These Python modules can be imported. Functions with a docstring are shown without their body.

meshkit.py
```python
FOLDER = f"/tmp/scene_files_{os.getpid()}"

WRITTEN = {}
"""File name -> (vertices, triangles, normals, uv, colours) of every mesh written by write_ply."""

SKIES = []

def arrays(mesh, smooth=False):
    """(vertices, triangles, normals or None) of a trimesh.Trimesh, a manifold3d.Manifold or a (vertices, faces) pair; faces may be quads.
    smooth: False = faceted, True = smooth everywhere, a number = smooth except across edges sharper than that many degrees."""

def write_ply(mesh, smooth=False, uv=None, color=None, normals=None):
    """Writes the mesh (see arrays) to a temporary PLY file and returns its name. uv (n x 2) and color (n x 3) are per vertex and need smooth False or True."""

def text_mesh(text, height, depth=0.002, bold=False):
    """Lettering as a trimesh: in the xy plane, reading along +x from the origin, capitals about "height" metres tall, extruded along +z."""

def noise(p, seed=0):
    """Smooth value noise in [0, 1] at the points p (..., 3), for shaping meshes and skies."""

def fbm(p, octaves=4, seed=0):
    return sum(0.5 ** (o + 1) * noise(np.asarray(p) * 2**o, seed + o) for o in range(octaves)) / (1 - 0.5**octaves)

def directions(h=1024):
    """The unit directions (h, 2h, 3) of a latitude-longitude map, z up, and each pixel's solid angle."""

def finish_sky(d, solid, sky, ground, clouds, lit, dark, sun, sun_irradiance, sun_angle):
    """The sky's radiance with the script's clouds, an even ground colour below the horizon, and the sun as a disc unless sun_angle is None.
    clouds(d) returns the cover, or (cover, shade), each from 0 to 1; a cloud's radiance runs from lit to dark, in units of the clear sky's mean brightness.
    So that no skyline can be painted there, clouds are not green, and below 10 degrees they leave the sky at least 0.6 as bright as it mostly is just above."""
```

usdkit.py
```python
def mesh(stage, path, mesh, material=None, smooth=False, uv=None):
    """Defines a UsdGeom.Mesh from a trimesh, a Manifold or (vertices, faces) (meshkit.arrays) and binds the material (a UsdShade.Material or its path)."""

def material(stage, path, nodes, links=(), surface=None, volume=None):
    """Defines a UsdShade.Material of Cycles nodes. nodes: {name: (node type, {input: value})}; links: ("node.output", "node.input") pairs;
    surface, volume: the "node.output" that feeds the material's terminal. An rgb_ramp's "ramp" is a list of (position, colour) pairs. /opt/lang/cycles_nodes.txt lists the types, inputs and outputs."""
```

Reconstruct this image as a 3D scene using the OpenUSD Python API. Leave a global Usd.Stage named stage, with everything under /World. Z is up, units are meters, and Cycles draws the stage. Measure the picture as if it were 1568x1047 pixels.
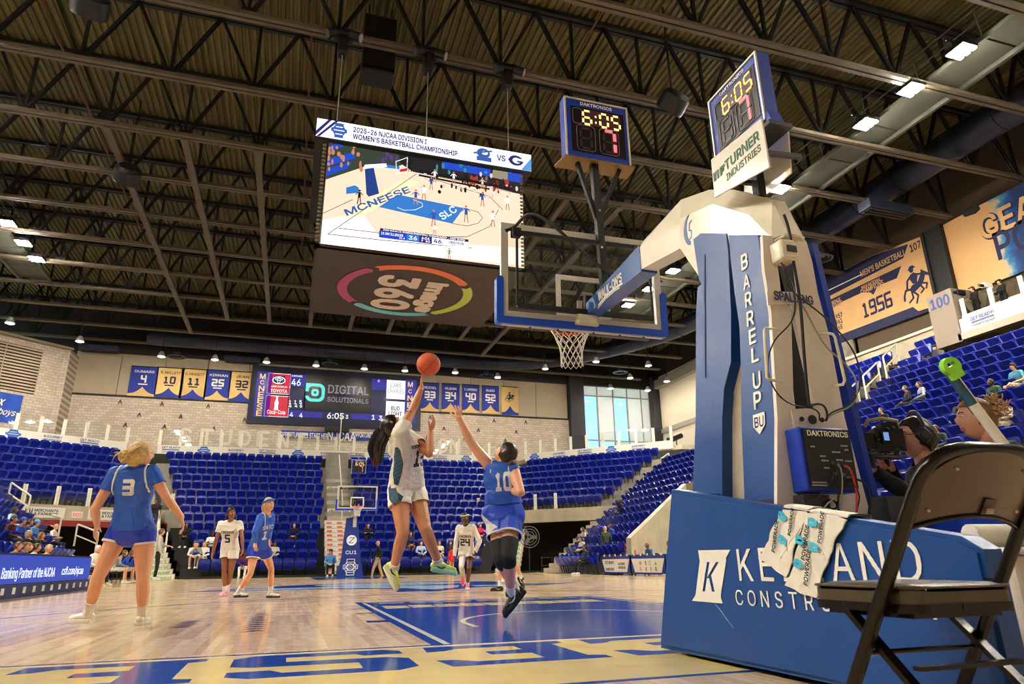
import math, random
import numpy as np, trimesh, manifold3d, shapely
import shapely.geometry as sg
from shapely import affinity, ops
from manifold3d import Manifold, CrossSection, OpType
from pxr import Usd, UsdGeom, UsdLux, UsdShade, Gf, Sdf, Vt
import usdkit, meshkit

stage = Usd.Stage.CreateInMemory()
UsdGeom.SetStageUpAxis(stage, 'Z'); UsdGeom.SetStageMetersPerUnit(stage, 1.0)
UsdGeom.Xform.Define(stage, '/World'); UsdGeom.Scope.Define(stage, '/World/Looks')
RNG = random.Random(7); NR = np.random.default_rng(7)
PI = math.pi

# ---------------------------------------------------------------- camera, sky, exposure
CAM = np.array([-2.8629, -4.9969, 0.5387]); YAW, PITCH, ROLL, FPX = 0.3132, 0.3174, -0.0142, 1025.93
def cam_axes():
    cy, sy, cp, sp, cr, sr = math.cos(YAW), math.sin(YAW), math.cos(PITCH), math.sin(PITCH), math.cos(ROLL), math.sin(ROLL)
    F = np.array([sy*cp, cy*cp, sp]); R = np.array([cy, -sy, 0.0]); U = np.cross(R, F)
    return R*cr + U*sr, -R*sr + U*cr, F
CR, CU, CF = cam_axes()
cam = UsdGeom.Camera.Define(stage, '/World/camera')
cam.CreateHorizontalApertureAttr(36.0); cam.CreateVerticalApertureAttr(36.0*1047/1568)
cam.CreateFocalLengthAttr(36.0*FPX/1568); cam.CreateClippingRangeAttr(Gf.Vec2f(0.05, 500))
cam.CreateFStopAttr(4.5); cam.CreateFocusDistanceAttr(6.8)
cam.CreateExposureAttr(0.0)
_m = Gf.Matrix4d(*CR, 0, *CU, 0, *(-CF), 0, *CAM, 1)
cam.AddTransformOp().Set(_m)
SKY_STRENGTH = 11.0          # daylight that only enters through the corner window
FLOOD = 880.0               # emission of the arena flood bars
PEND = 380.0                 # concourse pendant bulbs
SCREEN = 1.5                # LED screens

def ray(px, py): return CF + CR*(px-784)/FPX - CU*(py-523.5)/FPX
def at(px, py, x=None, y=None, z=None, d=None):
    """world point seen at a measured position of the photograph on a known plane"""
    r = ray(px, py)
    t = (z-CAM[2])/r[2] if z is not None else (y-CAM[1])/r[1] if y is not None else (x-CAM[0])/r[0] if x is not None else d
    return CAM + t*r
def px_of(P):
    d = np.asarray(P, float) - CAM; z = d @ CF
    return np.stack([784 + FPX*(d@CR)/z, 523.5 - FPX*(d@CU)/z, z], -1)

# ---------------------------------------------------------------- materials
def lin(h):
    if not isinstance(h, str): return tuple(h)
    h = h.lstrip('#'); v = [int(h[i:i+2], 16)/255 for i in (0, 2, 4)]
    return tuple(x/12.92 if x <= .04045 else ((x+.055)/1.055)**2.4 for x in v)
_mats = {}
def mat(name, color='#888888', rough=.5, metal=0., spec=.5, vary=0., nscale=8., bump=0., bscale=60., coat=0., emit=None, es=0., trans=0., sss=0., alpha=1., rvary=0.):
    """principled material with optional fine mottling of colour, grain (bump) and roughness wear"""
    if name in _mats: return _mats[name]
    c = lin(color)
    pr = {'base_color': c, 'roughness': rough, 'metallic': metal, 'specular_ior_level': spec}
    if coat: pr |= {'coat_weight': coat, 'coat_roughness': .08}
    if trans: pr |= {'transmission_weight': trans}
    if sss: pr |= {'subsurface_weight': sss, 'subsurface_radius': (1., .35, .2), 'subsurface_scale': .012}
    if emit is not None: pr |= {'emission_color': lin(emit), 'emission_strength': es}
    n, l = {'p': ('principled_bsdf', pr)}, []
    if vary or bump or rvary: n['tc'] = ('texture_coordinate', {})
    if vary:
        n['nz'] = ('noise_texture', {'scale': nscale, 'detail': 4.}); l.append(('tc.object', 'nz.vector'))
        n['rp'] = ('rgb_ramp', {'ramp': [(.25, [x*(1-vary) for x in c]), (.75, [min(1, x*(1+vary)) for x in c])]})
        l += [('nz.fac', 'rp.fac'), ('rp.color', 'p.base_color')]
    if bump:
        n['nb'] = ('noise_texture', {'scale': bscale, 'detail': 3.}); l.append(('tc.object', 'nb.vector'))
        n['bm'] = ('bump', {'strength': bump, 'distance': .01}); l += [('nb.fac', 'bm.height'), ('bm.normal', 'p.normal')]
    if rvary:
        n['nr'] = ('noise_texture', {'scale': nscale*2, 'detail': 3.}); l.append(('tc.object', 'nr.vector'))
        n['mr'] = ('map_range', {'to_min': max(.02, rough-rvary), 'to_max': min(1., rough+rvary)}); l += [('nr.fac', 'mr.value'), ('mr.result', 'p.roughness')]
    _mats[name] = usdkit.material(stage, '/World/Looks/'+name, n, l, surface='p.BSDF')
    return _mats[name]
def glow(name, color, s):
    """a lit screen or lamp: emission over a dark glossy face"""
    if name not in _mats:
        _mats[name] = usdkit.material(stage, '/World/Looks/'+name, {'p': ('principled_bsdf', {'base_color': (.01, .01, .01), 'roughness': .4, 'emission_color': lin(color), 'emission_strength': s})}, surface='p.BSDF')
    return _mats[name]
def pane(name, tint=(.9, .97, .94), gloss=(1, 1, 1), base=.0):
    if name not in _mats:
        _mats[name] = usdkit.material(stage, '/World/Looks/'+name, {'t': ('transparent_bsdf', {'color': tint}), 'g': ('glossy_bsdf', {'color': gloss, 'roughness': .02}),
            'f': ('fresnel', {'IOR': 1.45}), 'm': ('mix_closure', {})}, [('f.fac', 'm.fac'), ('t.BSDF', 'm.closure1'), ('g.BSDF', 'm.closure2')], surface='m.closure')
    return _mats[name]

# ---------------------------------------------------------------- prims
_used = {}
def numbered(parent, name):
    k = (parent, name); n = _used.get(k, 0); _used[k] = n+1
    return f'{parent}/{name}' if n == 0 else f'{parent}/{name}_{n:03d}'
def keys(prim, label=None, cat=None, group=None, kind=None):
    for k, v in (('label', label), ('category', cat), ('group', group), ('kind', kind)):
        if v: prim.SetCustomDataByKey(k, v)
    return prim
class Thing:
    """an Xform at the thing's base; parts are given in world coordinates unless local=True"""
    def __init__(s, name, label, cat, loc=(0, 0, 0), rotz=0., group=None, kind=None, local=False):
        s.path = numbered('/World', name); s.loc = np.array(loc, float); s.rz = rotz; s.local = local
        x = UsdGeom.Xform.Define(stage, s.path); x.AddTranslateOp().Set(Gf.Vec3d(*map(float, loc)))
        if rotz: x.AddRotateZOp().Set(math.degrees(rotz))
        s.prim = keys(x.GetPrim(), label, cat, group, kind)
    def part(s, name, mesh, m, smooth=False, parent=None, label=None, kind=None):
        v, f, n = meshkit.arrays(mesh, smooth)
        if len(f) == 0: return None
        if not s.local:
            v = v - s.loc
            if s.rz:
                c, q = math.cos(-s.rz), math.sin(-s.rz); R = np.array([[c, -q, 0], [q, c, 0], [0, 0, 1]]); v = v @ R.T; n = None if n is None else n @ R.T
        path = numbered(parent or s.path, name)
        keys(write(path, v, f, n, m).GetPrim(), label, None, None, kind)
        return path
def write(path, v, f, n, m):
    g = UsdGeom.Mesh.Define(stage, path)
    g.CreatePointsAttr(Vt.Vec3fArray.FromNumpy(np.ascontiguousarray(v, np.float32)))
    g.CreateFaceVertexCountsAttr(Vt.IntArray.FromNumpy(np.full(len(f), 3, np.int32)))
    g.CreateFaceVertexIndicesAttr(Vt.IntArray.FromNumpy(np.ascontiguousarray(f, np.int32).ravel()))
    g.CreateSubdivisionSchemeAttr('none')
    if n is not None:
        g.CreateNormalsAttr(Vt.Vec3fArray.FromNumpy(np.ascontiguousarray(n, np.float32))); g.SetNormalsInterpolation('vertex')
    if m is not None: UsdShade.MaterialBindingAPI.Apply(g.GetPrim()).Bind(m)
    return g
def single(name, mesh, m, label, cat, group=None, kind=None, smooth=False, base=None):
    """a thing of one mesh, its origin at its base"""
    v, f, n = meshkit.arrays(mesh, smooth)
    b = np.array(base if base is not None else [*(v.min(0)+v.max(0))[:2]/2, v[:, 2].min()])
    g = write(numbered('/World', name), v-b, f, n, m); UsdGeom.Xformable(g).AddTranslateOp().Set(Gf.Vec3d(*map(float, b)))
    keys(g.GetPrim(), label, cat, group, kind); return g
def struct(name, mesh, m, smooth=False, label=None, parent=None, kind='structure'):
    v, f, n = meshkit.arrays(mesh, smooth)
    g = write(numbered(parent or '/World', name), v, f, n, m)
    keys(g.GetPrim(), label, None, None, kind if not parent or kind == 'stuff' else None); return g.GetPath().pathString
def dup(src, loc, rotz=0., label=None, cat=None, group=None, scale=None):
    """a copy under the next number that references the first one and its parts"""
    src = stage.GetPrimAtPath(src.path if isinstance(src, Thing) else src); was = src.GetCustomData()
    base = src.GetName()
    x = UsdGeom.Xform.Define(stage, numbered('/World', base)); p = x.GetPrim()
    p.GetReferences().AddInternalReference(src.GetPath())
    x.ClearXformOpOrder()
    xs = UsdGeom.Xformable(p)
    ops_ = [xs.GetPrim().GetAttribute('xformOp:translate')]
    t = xs.AddTranslateOp(opSuffix='copy'); t.Set(Gf.Vec3d(*map(float, loc)))
    r = xs.AddRotateZOp(opSuffix='copy'); r.Set(math.degrees(rotz)); order = [t, r]
    if scale is not None:
        s = xs.AddScaleOp(opSuffix='copy'); s.Set(Gf.Vec3f(*map(float, scale))); order.append(s)
    xs.SetXformOpOrder(order)
    p.SetInstanceable(True)
    keys(p, label or was.get('label'), cat or was.get('category'), group or was.get('group')); return p

# ---------------------------------------------------------------- shapes
cat = lambda ms: trimesh.util.concatenate([m for m in ms if m is not None and len(m.faces)])
def box(a, b):
    a, b = np.minimum(a, b), np.maximum(a, b); m = trimesh.creation.box(b-a); m.apply_translation((a+b)/2); return m
def cbox(c, s, rz=0., R=None):
    m = trimesh.creation.box(s)
    if R is not None: m.apply_transform(R)
    if rz: m.apply_transform(trimesh.transformations.rotation_matrix(rz, [0, 0, 1]))
    m.apply_translation(c); return m
def tm(man):
    g = man.to_mesh(); return trimesh.Trimesh(g.vert_properties[:, :3], g.tri_verts, process=False)
def man(t): return Manifold(manifold3d.Mesh(np.asarray(t.vertices, np.float32), np.asarray(t.faces, np.uint32)))
def rbox(a, b, r=.01, seg=8):
    """box with rounded edges"""
    a, b = np.minimum(a, b)*1., np.maximum(a, b)*1.; r = min(r, (b-a).min()*.49)
    s = _SPH[1]*r
    return trimesh.convex.convex_hull(np.vstack([s+[x, y, z] for x in (a[0]+r, b[0]-r) for y in (a[1]+r, b[1]-r) for z in (a[2]+r, b[2]-r)]))
_SPH = {i: np.array(trimesh.creation.icosphere(i, 1.).vertices) for i in (0, 1, 2, 3)}
def frame_of(d):
    d = np.asarray(d, float); d = d/np.linalg.norm(d)
    a = np.cross(d, [0, 0, 1.]) if abs(d[2]) < .95 else np.cross(d, [1., 0, 0])
    a /= np.linalg.norm(a); return a, np.cross(a, d), d
def bar(p, q, w, h=None, up=None):
    """straight member of rectangular section w (sideways) x h"""
    p, q = np.array(p, float), np.array(q, float); d = q-p; L = np.linalg.norm(d); d /= L; h = h or w
    u = np.array(up if up is not None else ([0, 0, 1.] if abs(d[2]) < .95 else [0, 1., 0]))
    a = np.cross(d, u); a /= np.linalg.norm(a); b = np.cross(a, d)
    m = trimesh.creation.box([w, h, L]); T = np.eye(4); T[:3, 0], T[:3, 1], T[:3, 2], T[:3, 3] = a, b, d, (p+q)/2
    if np.linalg.det(T[:3, :3]) < 0: T[:3, 0] *= -1
    m.apply_transform(T); return m
def tube(pts, r, sides=8, closed=False, cap=True):
    p = np.asarray(pts, float); n = len(p); rr = np.broadcast_to(r, (n,)).astype(float)
    t = (np.roll(p, -1, 0)-np.roll(p, 1, 0)) if closed else np.gradient(p, axis=0)
    t /= np.linalg.norm(t, axis=1, keepdims=True)+1e-12
    a = frame_of(t[0])[0]; A = []
    for i in range(n):
        a = a - t[i]*(a@t[i]); a /= np.linalg.norm(a)+1e-12; A.append(a.copy())
    A = np.array(A); B = np.cross(t, A); ang = np.arange(sides)*2*PI/sides
    v = (p[:, None]+rr[:, None, None]*(np.cos(ang)[None, :, None]*A[:, None]+np.sin(ang)[None, :, None]*B[:, None])).reshape(-1, 3)
    f = []
    for i in range(n if closed else n-1):
        j = (i+1) % n
        for k in range(sides):
            k2 = (k+1) % sides; f += [[i*sides+k, i*sides+k2, j*sides+k2], [i*sides+k, j*sides+k2, j*sides+k]]
    if cap and not closed:
        v = np.vstack([v, p[0], p[-1]]); c0 = len(v)-2
        for k in range(sides):
            k2 = (k+1) % sides; f += [[c0, k2, k], [c0+1, (n-1)*sides+k, (n-1)*sides+k2]]
    return trimesh.Trimesh(v, np.array(f), process=False)
def spline(pts, n=24):
    from scipy.interpolate import CubicSpline
    p = np.asarray(pts, float); s = np.r_[0, np.cumsum(np.linalg.norm(np.diff(p, axis=0), axis=1))]
    return CubicSpline(s, p)(np.linspace(0, s[-1], n))
def lathe(prof, seg=24):
    return trimesh.creation.revolve(np.asarray(prof, float), sections=seg)
def poly3(poly, O, U, V, depth=.004):
    """a shapely shape laid in the plane O + u U + v V, extruded towards U x V"""
    if poly.is_empty: return None
    O, U, V = (np.asarray(x, float) for x in (O, U, V)); N = np.cross(U, V); N /= np.linalg.norm(N)
    ms = []
    for g in getattr(poly, 'geoms', [poly]):
        if g.geom_type != 'Polygon' or g.area < 1e-9: continue
        m = trimesh.creation.extrude_polygon(g, depth, engine='earcut'); w = np.array(m.vertices)
        m.vertices = O+w[:, :1]*U+w[:, 1:2]*V+w[:, 2:]*N; ms.append(m)
    return cat(ms) if ms else None
def quad(p00, p10, p11, p01, th=.01):
    """thick four-cornered slab; its thickness lies behind the face"""
    P = np.array([p00, p10, p11, p01], float); N = np.cross(P[1]-P[0], P[3]-P[0]); N /= np.linalg.norm(N)
    v = np.vstack([P, P-N*th]); f = [[0, 1, 2], [0, 2, 3], [4, 6, 5], [4, 7, 6]]
    for i in range(4): j = (i+1) % 4; f += [[i, i+4, j+4], [i, j+4, j]]
    return trimesh.Trimesh(v, np.array(f), process=False)
# ---- lettering as shapely shapes (unit: capital height 1)
_txt = {}
def text_shape(t, bold=False):
    if (t, bold) in _txt: return _txt[t, bold]
    m = meshkit.text_mesh(t, 1.0, .01, bold)
    v, f = np.array(m.vertices), np.array(m.faces)
    nrm = m.face_normals[:, 2] > .9
    tri = [sg.Polygon(v[a][:, :2]) for a in f[nrm] if np.ptp(v[a][:, 2]) < 1e-6]
    s = shapely.union_all([x for x in tri if x.area > 1e-12]).buffer(1e-4)
    s = s.simplify(.012)
    _txt[t, bold] = s; return s
def fit(shape, w=None, h=None, cx=0., cy=0.):
    """scale a shape to width w and/or height h, centred at (cx, cy)"""
    x0, y0, x1, y1 = shape.bounds; kx = (w/(x1-x0)) if w else None; ky = (h/(y1-y0)) if h else None
    kx, ky = kx or ky, ky or kx
    s = affinity.scale(shape, kx, ky, origin=((x0+x1)/2, (y0+y1)/2)); return affinity.translate(s, cx-(x0+x1)/2, cy-(y0+y1)/2)
_SEG = {'0': 'ABCDEF', '1': 'I', '2': 'ABGED', '3': 'ABGCD', '4': 'FGBC', '5': 'AFGCD', '6': 'AFEDCG', '7': 'ABC', '8': 'ABCDEFG', '9': 'ABCDFG'}
def block_digits(t, w=.62, s=.2):
    """collegiate block numerals with clipped corners, height 1"""
    out = []; x = 0
    for ch in t:
        W = w; a, b, c, d = (0, 0), (W, 0), (W, 1), (0, 1); m0, m1 = (0, .5), (W, .5)
        if ch == '1': g = [sg.LineString([(W*.5, 0), (W*.5, 1), (W*.25, .88)]), sg.LineString([(W*.2, 0), (W*.8, 0)])]
        else:
            E = {'A': (d, c), 'B': (c, m1), 'C': (m1, b), 'D': (a, b), 'E': (a, m0), 'F': (m0, d), 'G': (m0, m1)}
            g = [ops.linemerge(sg.MultiLineString([E[k] for k in _SEG[ch]]))]
        sh = shapely.union_all([q.buffer(s/2, cap_style='square', join_style='bevel') for q in g])
        out.append(affinity.translate(sh, x, 0)); x += W+s*1.45
    return shapely.union_all(out)
def ellipse(cx, cy, rx, ry, n=32): return affinity.translate(affinity.scale(sg.Point(0, 0).buffer(1, n), rx, ry), cx, cy)
def rect(x0, y0, x1, y1): return sg.box(min(x0, x1), min(y0, y1), max(x0, x1), max(y0, y1))
def rrect(x0, y0, x1, y1, r): return rect(x0+r, y0+r, x1-r, y1-r).buffer(r, 6)
def stroke(pts, w, cap='round', join='round'): return sg.LineString(pts).buffer(w/2, cap_style=cap, join_style=join, quad_segs=4)
# ================================================================ THE HALL
ZB = [0.84, 1.31, 1.81, 2.29, 2.81, 3.3, 3.78, 4.29, 4.79, 5.34, 5.85, 6.38, 6.94, 7.5, 8.07, 8.65, 9.24, 9.84, 10.45]   # seat-back tops, row by row
TREAD = .88
HB, TD = 16.5, 2.9           # truss bottom chord height, truss depth
ZC = 7.75                    # concourse level
M_CONC = mat('concrete', '#b4a88e', .8, vary=.16, nscale=1.6, bump=.25, bscale=14)
M_CONCD = mat('concrete_riser', '#8d8779', .85, vary=.2, nscale=2.)
M_STEEL = mat('dark_steel', '#0f0d0c', .6, vary=.15, nscale=3)  # near black; on the truss webs it paints in their shade
M_CHORD_LIT = mat('lit_taupe_steel', '#655a48', .55, vary=.14, nscale=2.5)  # lighter than the webs: floor bounce painted into bottom chords and beams
M_WHITEP = mat('white_paint', '#e6e1d4', .4)
M_RAIL = mat('rail_paint', '#d9d2bd', .35, metal=.2)
M_BLACK = mat('black_plastic', '#0b0b0c', .5)
M_GLASS = pane('rail_glass', (.97, .995, .98))
M_BEIGE = mat('wall_panel', '#b0a28c', .8, vary=.06, nscale=1.2)
def brick_mat(name, c1, c2, mort, sc=1., rot=0.):
    if name in _mats: return _mats[name]
    n = {'tc': ('geometry', {}), 'mp': ('mapping', {'mapping_type': 'point', 'rotation': (PI/2, 0, 0)}), 'm0': ('mapping', {'mapping_type': 'point', 'rotation': (0, 0, rot)}),
         'b': ('brick_texture', {'scale': 1., 'brick_width': .4*sc, 'row_height': .2*sc, 'mortar_size': .012*sc, 'mortar_smooth': .2, 'color1': lin(c1), 'color2': lin(c2), 'mortar': lin(mort), 'bias': -.1}),
         'bm': ('bump', {'strength': .6, 'distance': .012, 'invert': True}), 'p': ('principled_bsdf', {'roughness': .85})}
    _mats[name] = usdkit.material(stage, '/World/Looks/'+name, n, [('tc.position', 'm0.vector'), ('m0.vector', 'mp.vector'), ('mp.vector', 'b.vector'), ('b.color', 'p.base_color'), ('b.fac', 'bm.height'), ('bm.normal', 'p.normal')], surface='p.BSDF')
    return _mats[name]
M_BLOCK = brick_mat('block_wall', '#cdbfb0', '#b8a899', '#93857a')
M_BLOCKL = brick_mat('block_wall_turned', '#cdbfb0', '#b8a899', '#93857a', rot=-.713)

# ---------------------------------------------------------------- court floor
def maple(name, c1, c2, rough=.13):
    n = {'tc': ('geometry', {}), 'mp': ('mapping', {'rotation': (0, 0, PI/2)}),
         'b': ('brick_texture', {'scale': 1., 'brick_width': 1.15, 'row_height': .057, 'mortar_size': .0009, 'offset': .37, 'color1': lin(c1), 'color2': lin(c2), 'mortar': lin('#8a6238')}),
         'mg': ('mapping', {'scale': (22., 1.4, 1.)}), 'g': ('noise_texture', {'scale': 3., 'detail': 5., 'roughness': .6}),
         'mx': ('mix_color', {'blend_type': 'multiply', 'fac': .13}), 'r': ('noise_texture', {'scale': 2.2, 'detail': 4.}), 'mr': ('map_range', {'to_min': rough-.05, 'to_max': rough+.07}),
         'p': ('principled_bsdf', {'specular_ior_level': .4})}
    l = [('tc.position', 'mp.vector'), ('mp.vector', 'b.vector'), ('tc.position', 'mg.vector'), ('mg.vector', 'g.vector'), ('b.color', 'mx.a'), ('g.color', 'mx.b'), ('mx.result', 'p.base_color'),
         ('tc.position', 'r.vector'), ('r.fac', 'mr.value'), ('mr.result', 'p.roughness')]
    _mats[name] = usdkit.material(stage, '/World/Looks/'+name, n, l, surface='p.BSDF'); return _mats[name]
M_MAPLE = maple('maple_court', '#f2d6b2', '#e6c298')
BOARDS = [mat(f'maple_board_{i}', c, .11, vary=.07, nscale=5, spec=.55, rvary=.05) for i, c in enumerate(('#efd2ac', '#e8c69c', '#f4dcba', '#e2bc90'))]
def paint(name, c): return mat(name, c, .11, spec=.55, vary=.05, nscale=2.5, rvary=.04)
P_BLUE, P_YEL, P_WHT, P_NAVY, P_LBL = paint('court_blue', '#0a4aa6'), paint('court_gold', '#f8dd8c'), paint('court_white', '#f2ead6'), paint('court_navy', '#142a63'), paint('court_light_blue', '#c3e2f4')
UX, UY = np.array([1., 0, 0]), np.array([0, 1., 0])
floor = Thing('floor', 'glossy maple basketball court with blue key and gold baseline apron', None, kind='structure')
bx0, bx1, by0, by1 = -6.2, -1.86, .12, 3.6
floor_rest = rect(-11, -12, 11.5, 31).difference(rect(bx0, by0, bx1, by1))
floor.part('court_panel', poly3(floor_rest, (0, 0, -.04), UX, UY, .04), M_MAPLE)
floor.part('subfloor', box((-32, -14, -.3), (32, 52, -.045)), M_CONCD)
i = 0; x = bx0
while x < bx1-1e-6 and i < 300:                     # the strips nearest the lens, each a board
    w = min(.0571, bx1-x); y = by0; first = RNG.uniform(.4, 1.6)
    while y < by1-1e-6:
        L = min(first if y == by0 else RNG.uniform(1.1, 1.9), by1-y)
        if by1-y-L < .3: L = by1-y
        floor.part('floor_board', box((x+.0004, y+.0004, -.02), (x+w-.0004, y+L-.0004, 0)), RNG.choice(BOARDS)); y += L; i += 1
    x += w
def ground(name, shape, m, z=.0, th=.0015, kind=None): floor.part(name, poly3(shape, (0, 0, z), UX, UY, th), m, kind=kind)
# gold apron with the blue letters that read from the court side
ground('gold_apron', rect(-8.6, -1.79, 8.6, -.05), P_YEL); ground('apron_stripe', rect(-8.6, -1.83, 8.6, -1.785), P_BLUE, .0004)
ground('baseline', rect(-7.62, -.05, 7.62, 0.0), P_NAVY, .0004); ground('baseline', rect(-7.62, -.10, 7.62, -.05), P_WHT, .0004)
ground('sideline_apron', rect(-8.6, -.05, -7.67, 29), P_YEL); ground('sideline', rect(-7.67, 0, -7.62, 28.65), P_NAVY, .0004)
ground('sideline_apron', rect(7.67, -.05, 8.6, 29), P_YEL); ground('sideline', rect(7.62, 0, 7.67, 28.65), P_NAVY, .0004)
def LE(x0, w=.98, y0=-1.06, h=.92):
    """slab-serif E seen from behind (its stem to the right)"""
    s = sg.Polygon([(1, 0), (1, .12), (.9, .16), (.9, .84), (1, .88), (1, 1), (.02, 1), (.0, .72), (.12, .74), (.22, .84), (.62, .84), (.62, .62), (.36, .6), (.36, .44), (.62, .42), (.62, .16), (.2, .16), (.1, .28), (-.02, .3), (.02, 0)])
    return affinity.translate(affinity.scale(s, w, h, origin=(0, 0)), x0, y0)
def LS(x0, w=1.0, y0=-1.06, h=.92):
    s = sg.Polygon([(0, .1), (.12, 0), (.88, 0), (1, .12), (1, .5), (.88, .6), (.3, .62), (.3, .84), (.72, .84), (.76, .74), (1, .74), (1, .9), (.9, 1), (.12, 1), (0, .88), (0, .52), (.12, .44), (.7, .42), (.7, .16), (.28, .16), (.22, .28), (0, .28)])
    return affinity.translate(affinity.scale(s, w, h, origin=(0, 0)), x0, y0)
def LNflip(x0, w=1.05, y0=-1.06, h=.92):
    s = shapely.union_all([rect(.02, 0, .26, 1), rect(.74, 0, .98, 1), sg.Polygon([(.1, 0), (.4, 0), (.9, 1), (.6, 1)])])
    return affinity.translate(affinity.scale(s, w, h, origin=(0, 0)), x0, y0)
for nm, s in (('E', LE(-4.25)), ('S', LS(-3.12)), ('E', LE(-1.97)), ('E', LE(-.84))):
    ground('letter', s, P_BLUE, .0006)
ground('letter', LNflip(.33), P_BLUE, .0006)
c_ = affinity.scale(sg.Point(0, 0).buffer(.36), 1.2, 1).difference(affinity.scale(sg.Point(0, 0).buffer(.2), 1.2, 1)).difference(rect(-.6, -.12, -.1, .12)); ground('letter', affinity.translate(c_, 1.95, -.62), P_BLUE, .0006)
ground('letter', shapely.union_all([rect(2.5, -1.06, 2.75, -.14), rect(3.4, -1.06, 3.65, -.14), stroke([(2.62, -1.0), (3.07, -.4), (3.52, -1.0)], .24)]), P_BLUE, .0006)
# key, lines, arcs
lane = rect(-1.83, 0.0, 1.83, 5.79); ground('painted_key', lane.buffer(-.0), P_BLUE)
ground('key_outline', rect(-1.86, 0, 1.86, 5.82).difference(rect(-1.80, -1, 1.80, 5.76)), P_BLUE, .0003)
ground('key_line', rect(-1.775, 0, 1.775, 5.735).difference(rect(-1.725, -1, 1.725, 5.685)), P_WHT, .0008)
arc = lambda cx, cy, r, a0, a1, n=40: [(cx+r*math.cos(a), cy+r*math.sin(a)) for a in np.linspace(a0, a1, n)]
ra = stroke([(-1.22, 1.22)]+arc(0, 1.575, 1.22, PI, 0)+[(1.22, 1.22)], .05, 'flat'); ground('restricted_arc', ra, P_WHT, .0008)
for sx in (-1, 1):
    for yy in (2.13, 3.4, 4.3): ground('lane_block', rect(sx*1.86, yy, sx*2.07, yy+(.2 if yy < 3 else .05)), P_NAVY, .0006)
t3 = stroke([(-6.6, 0)]+arc(0, 1.575, 6.75, PI-.22, .22)+[(6.6, 0)], .05, 'flat'); ground('three_point_line', t3, P_NAVY, .0006)
# gold brush lettering inside the key below the free throw line
random.seed(3); brush = []
for k in range(9):
    u = -1.62+k*.345; brush.append(sg.Polygon([(u, 4.16+.03*(k % 3)), (u+.31, 4.2+.04*(k % 2)), (u+.335, 4.74), (u+.02, 4.78-.04*(k % 3))]))
brush = shapely.union_all(brush).difference(shapely.union_all([rect(-1.3+k*.41, 4.4, -1.2+k*.41, 4.54) for k in range(7)])); ground('gold_lettering', brush, P_YEL, .0008)
ft = shapely.union_all([rect(-1.55, 5.35, 1.5, 5.5)]).difference(shapely.union_all([rect(-1.2+k*.5, 5.3, -1.1+k*.5, 5.55) for k in range(6)])); ground('gold_lettering', ft, P_YEL, .0008)
# dark script along the floor left of the key
sc = []
for r_ in range(2):
    for k in range(11 if r_ else 6):
        u, v = (-3.45+.22*r_*1.2, 1.65+k*.235) if r_ else (-3.85, 2.35+k*.16)
        sc.append(stroke([(u, v), (u+.09, v+.02), (u+.14, v+.1), (u+.03, v+.08), (u+.18, v+.05)], .014))
ground('floor_script', shapely.union_all(sc), P_NAVY, .0006)
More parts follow.
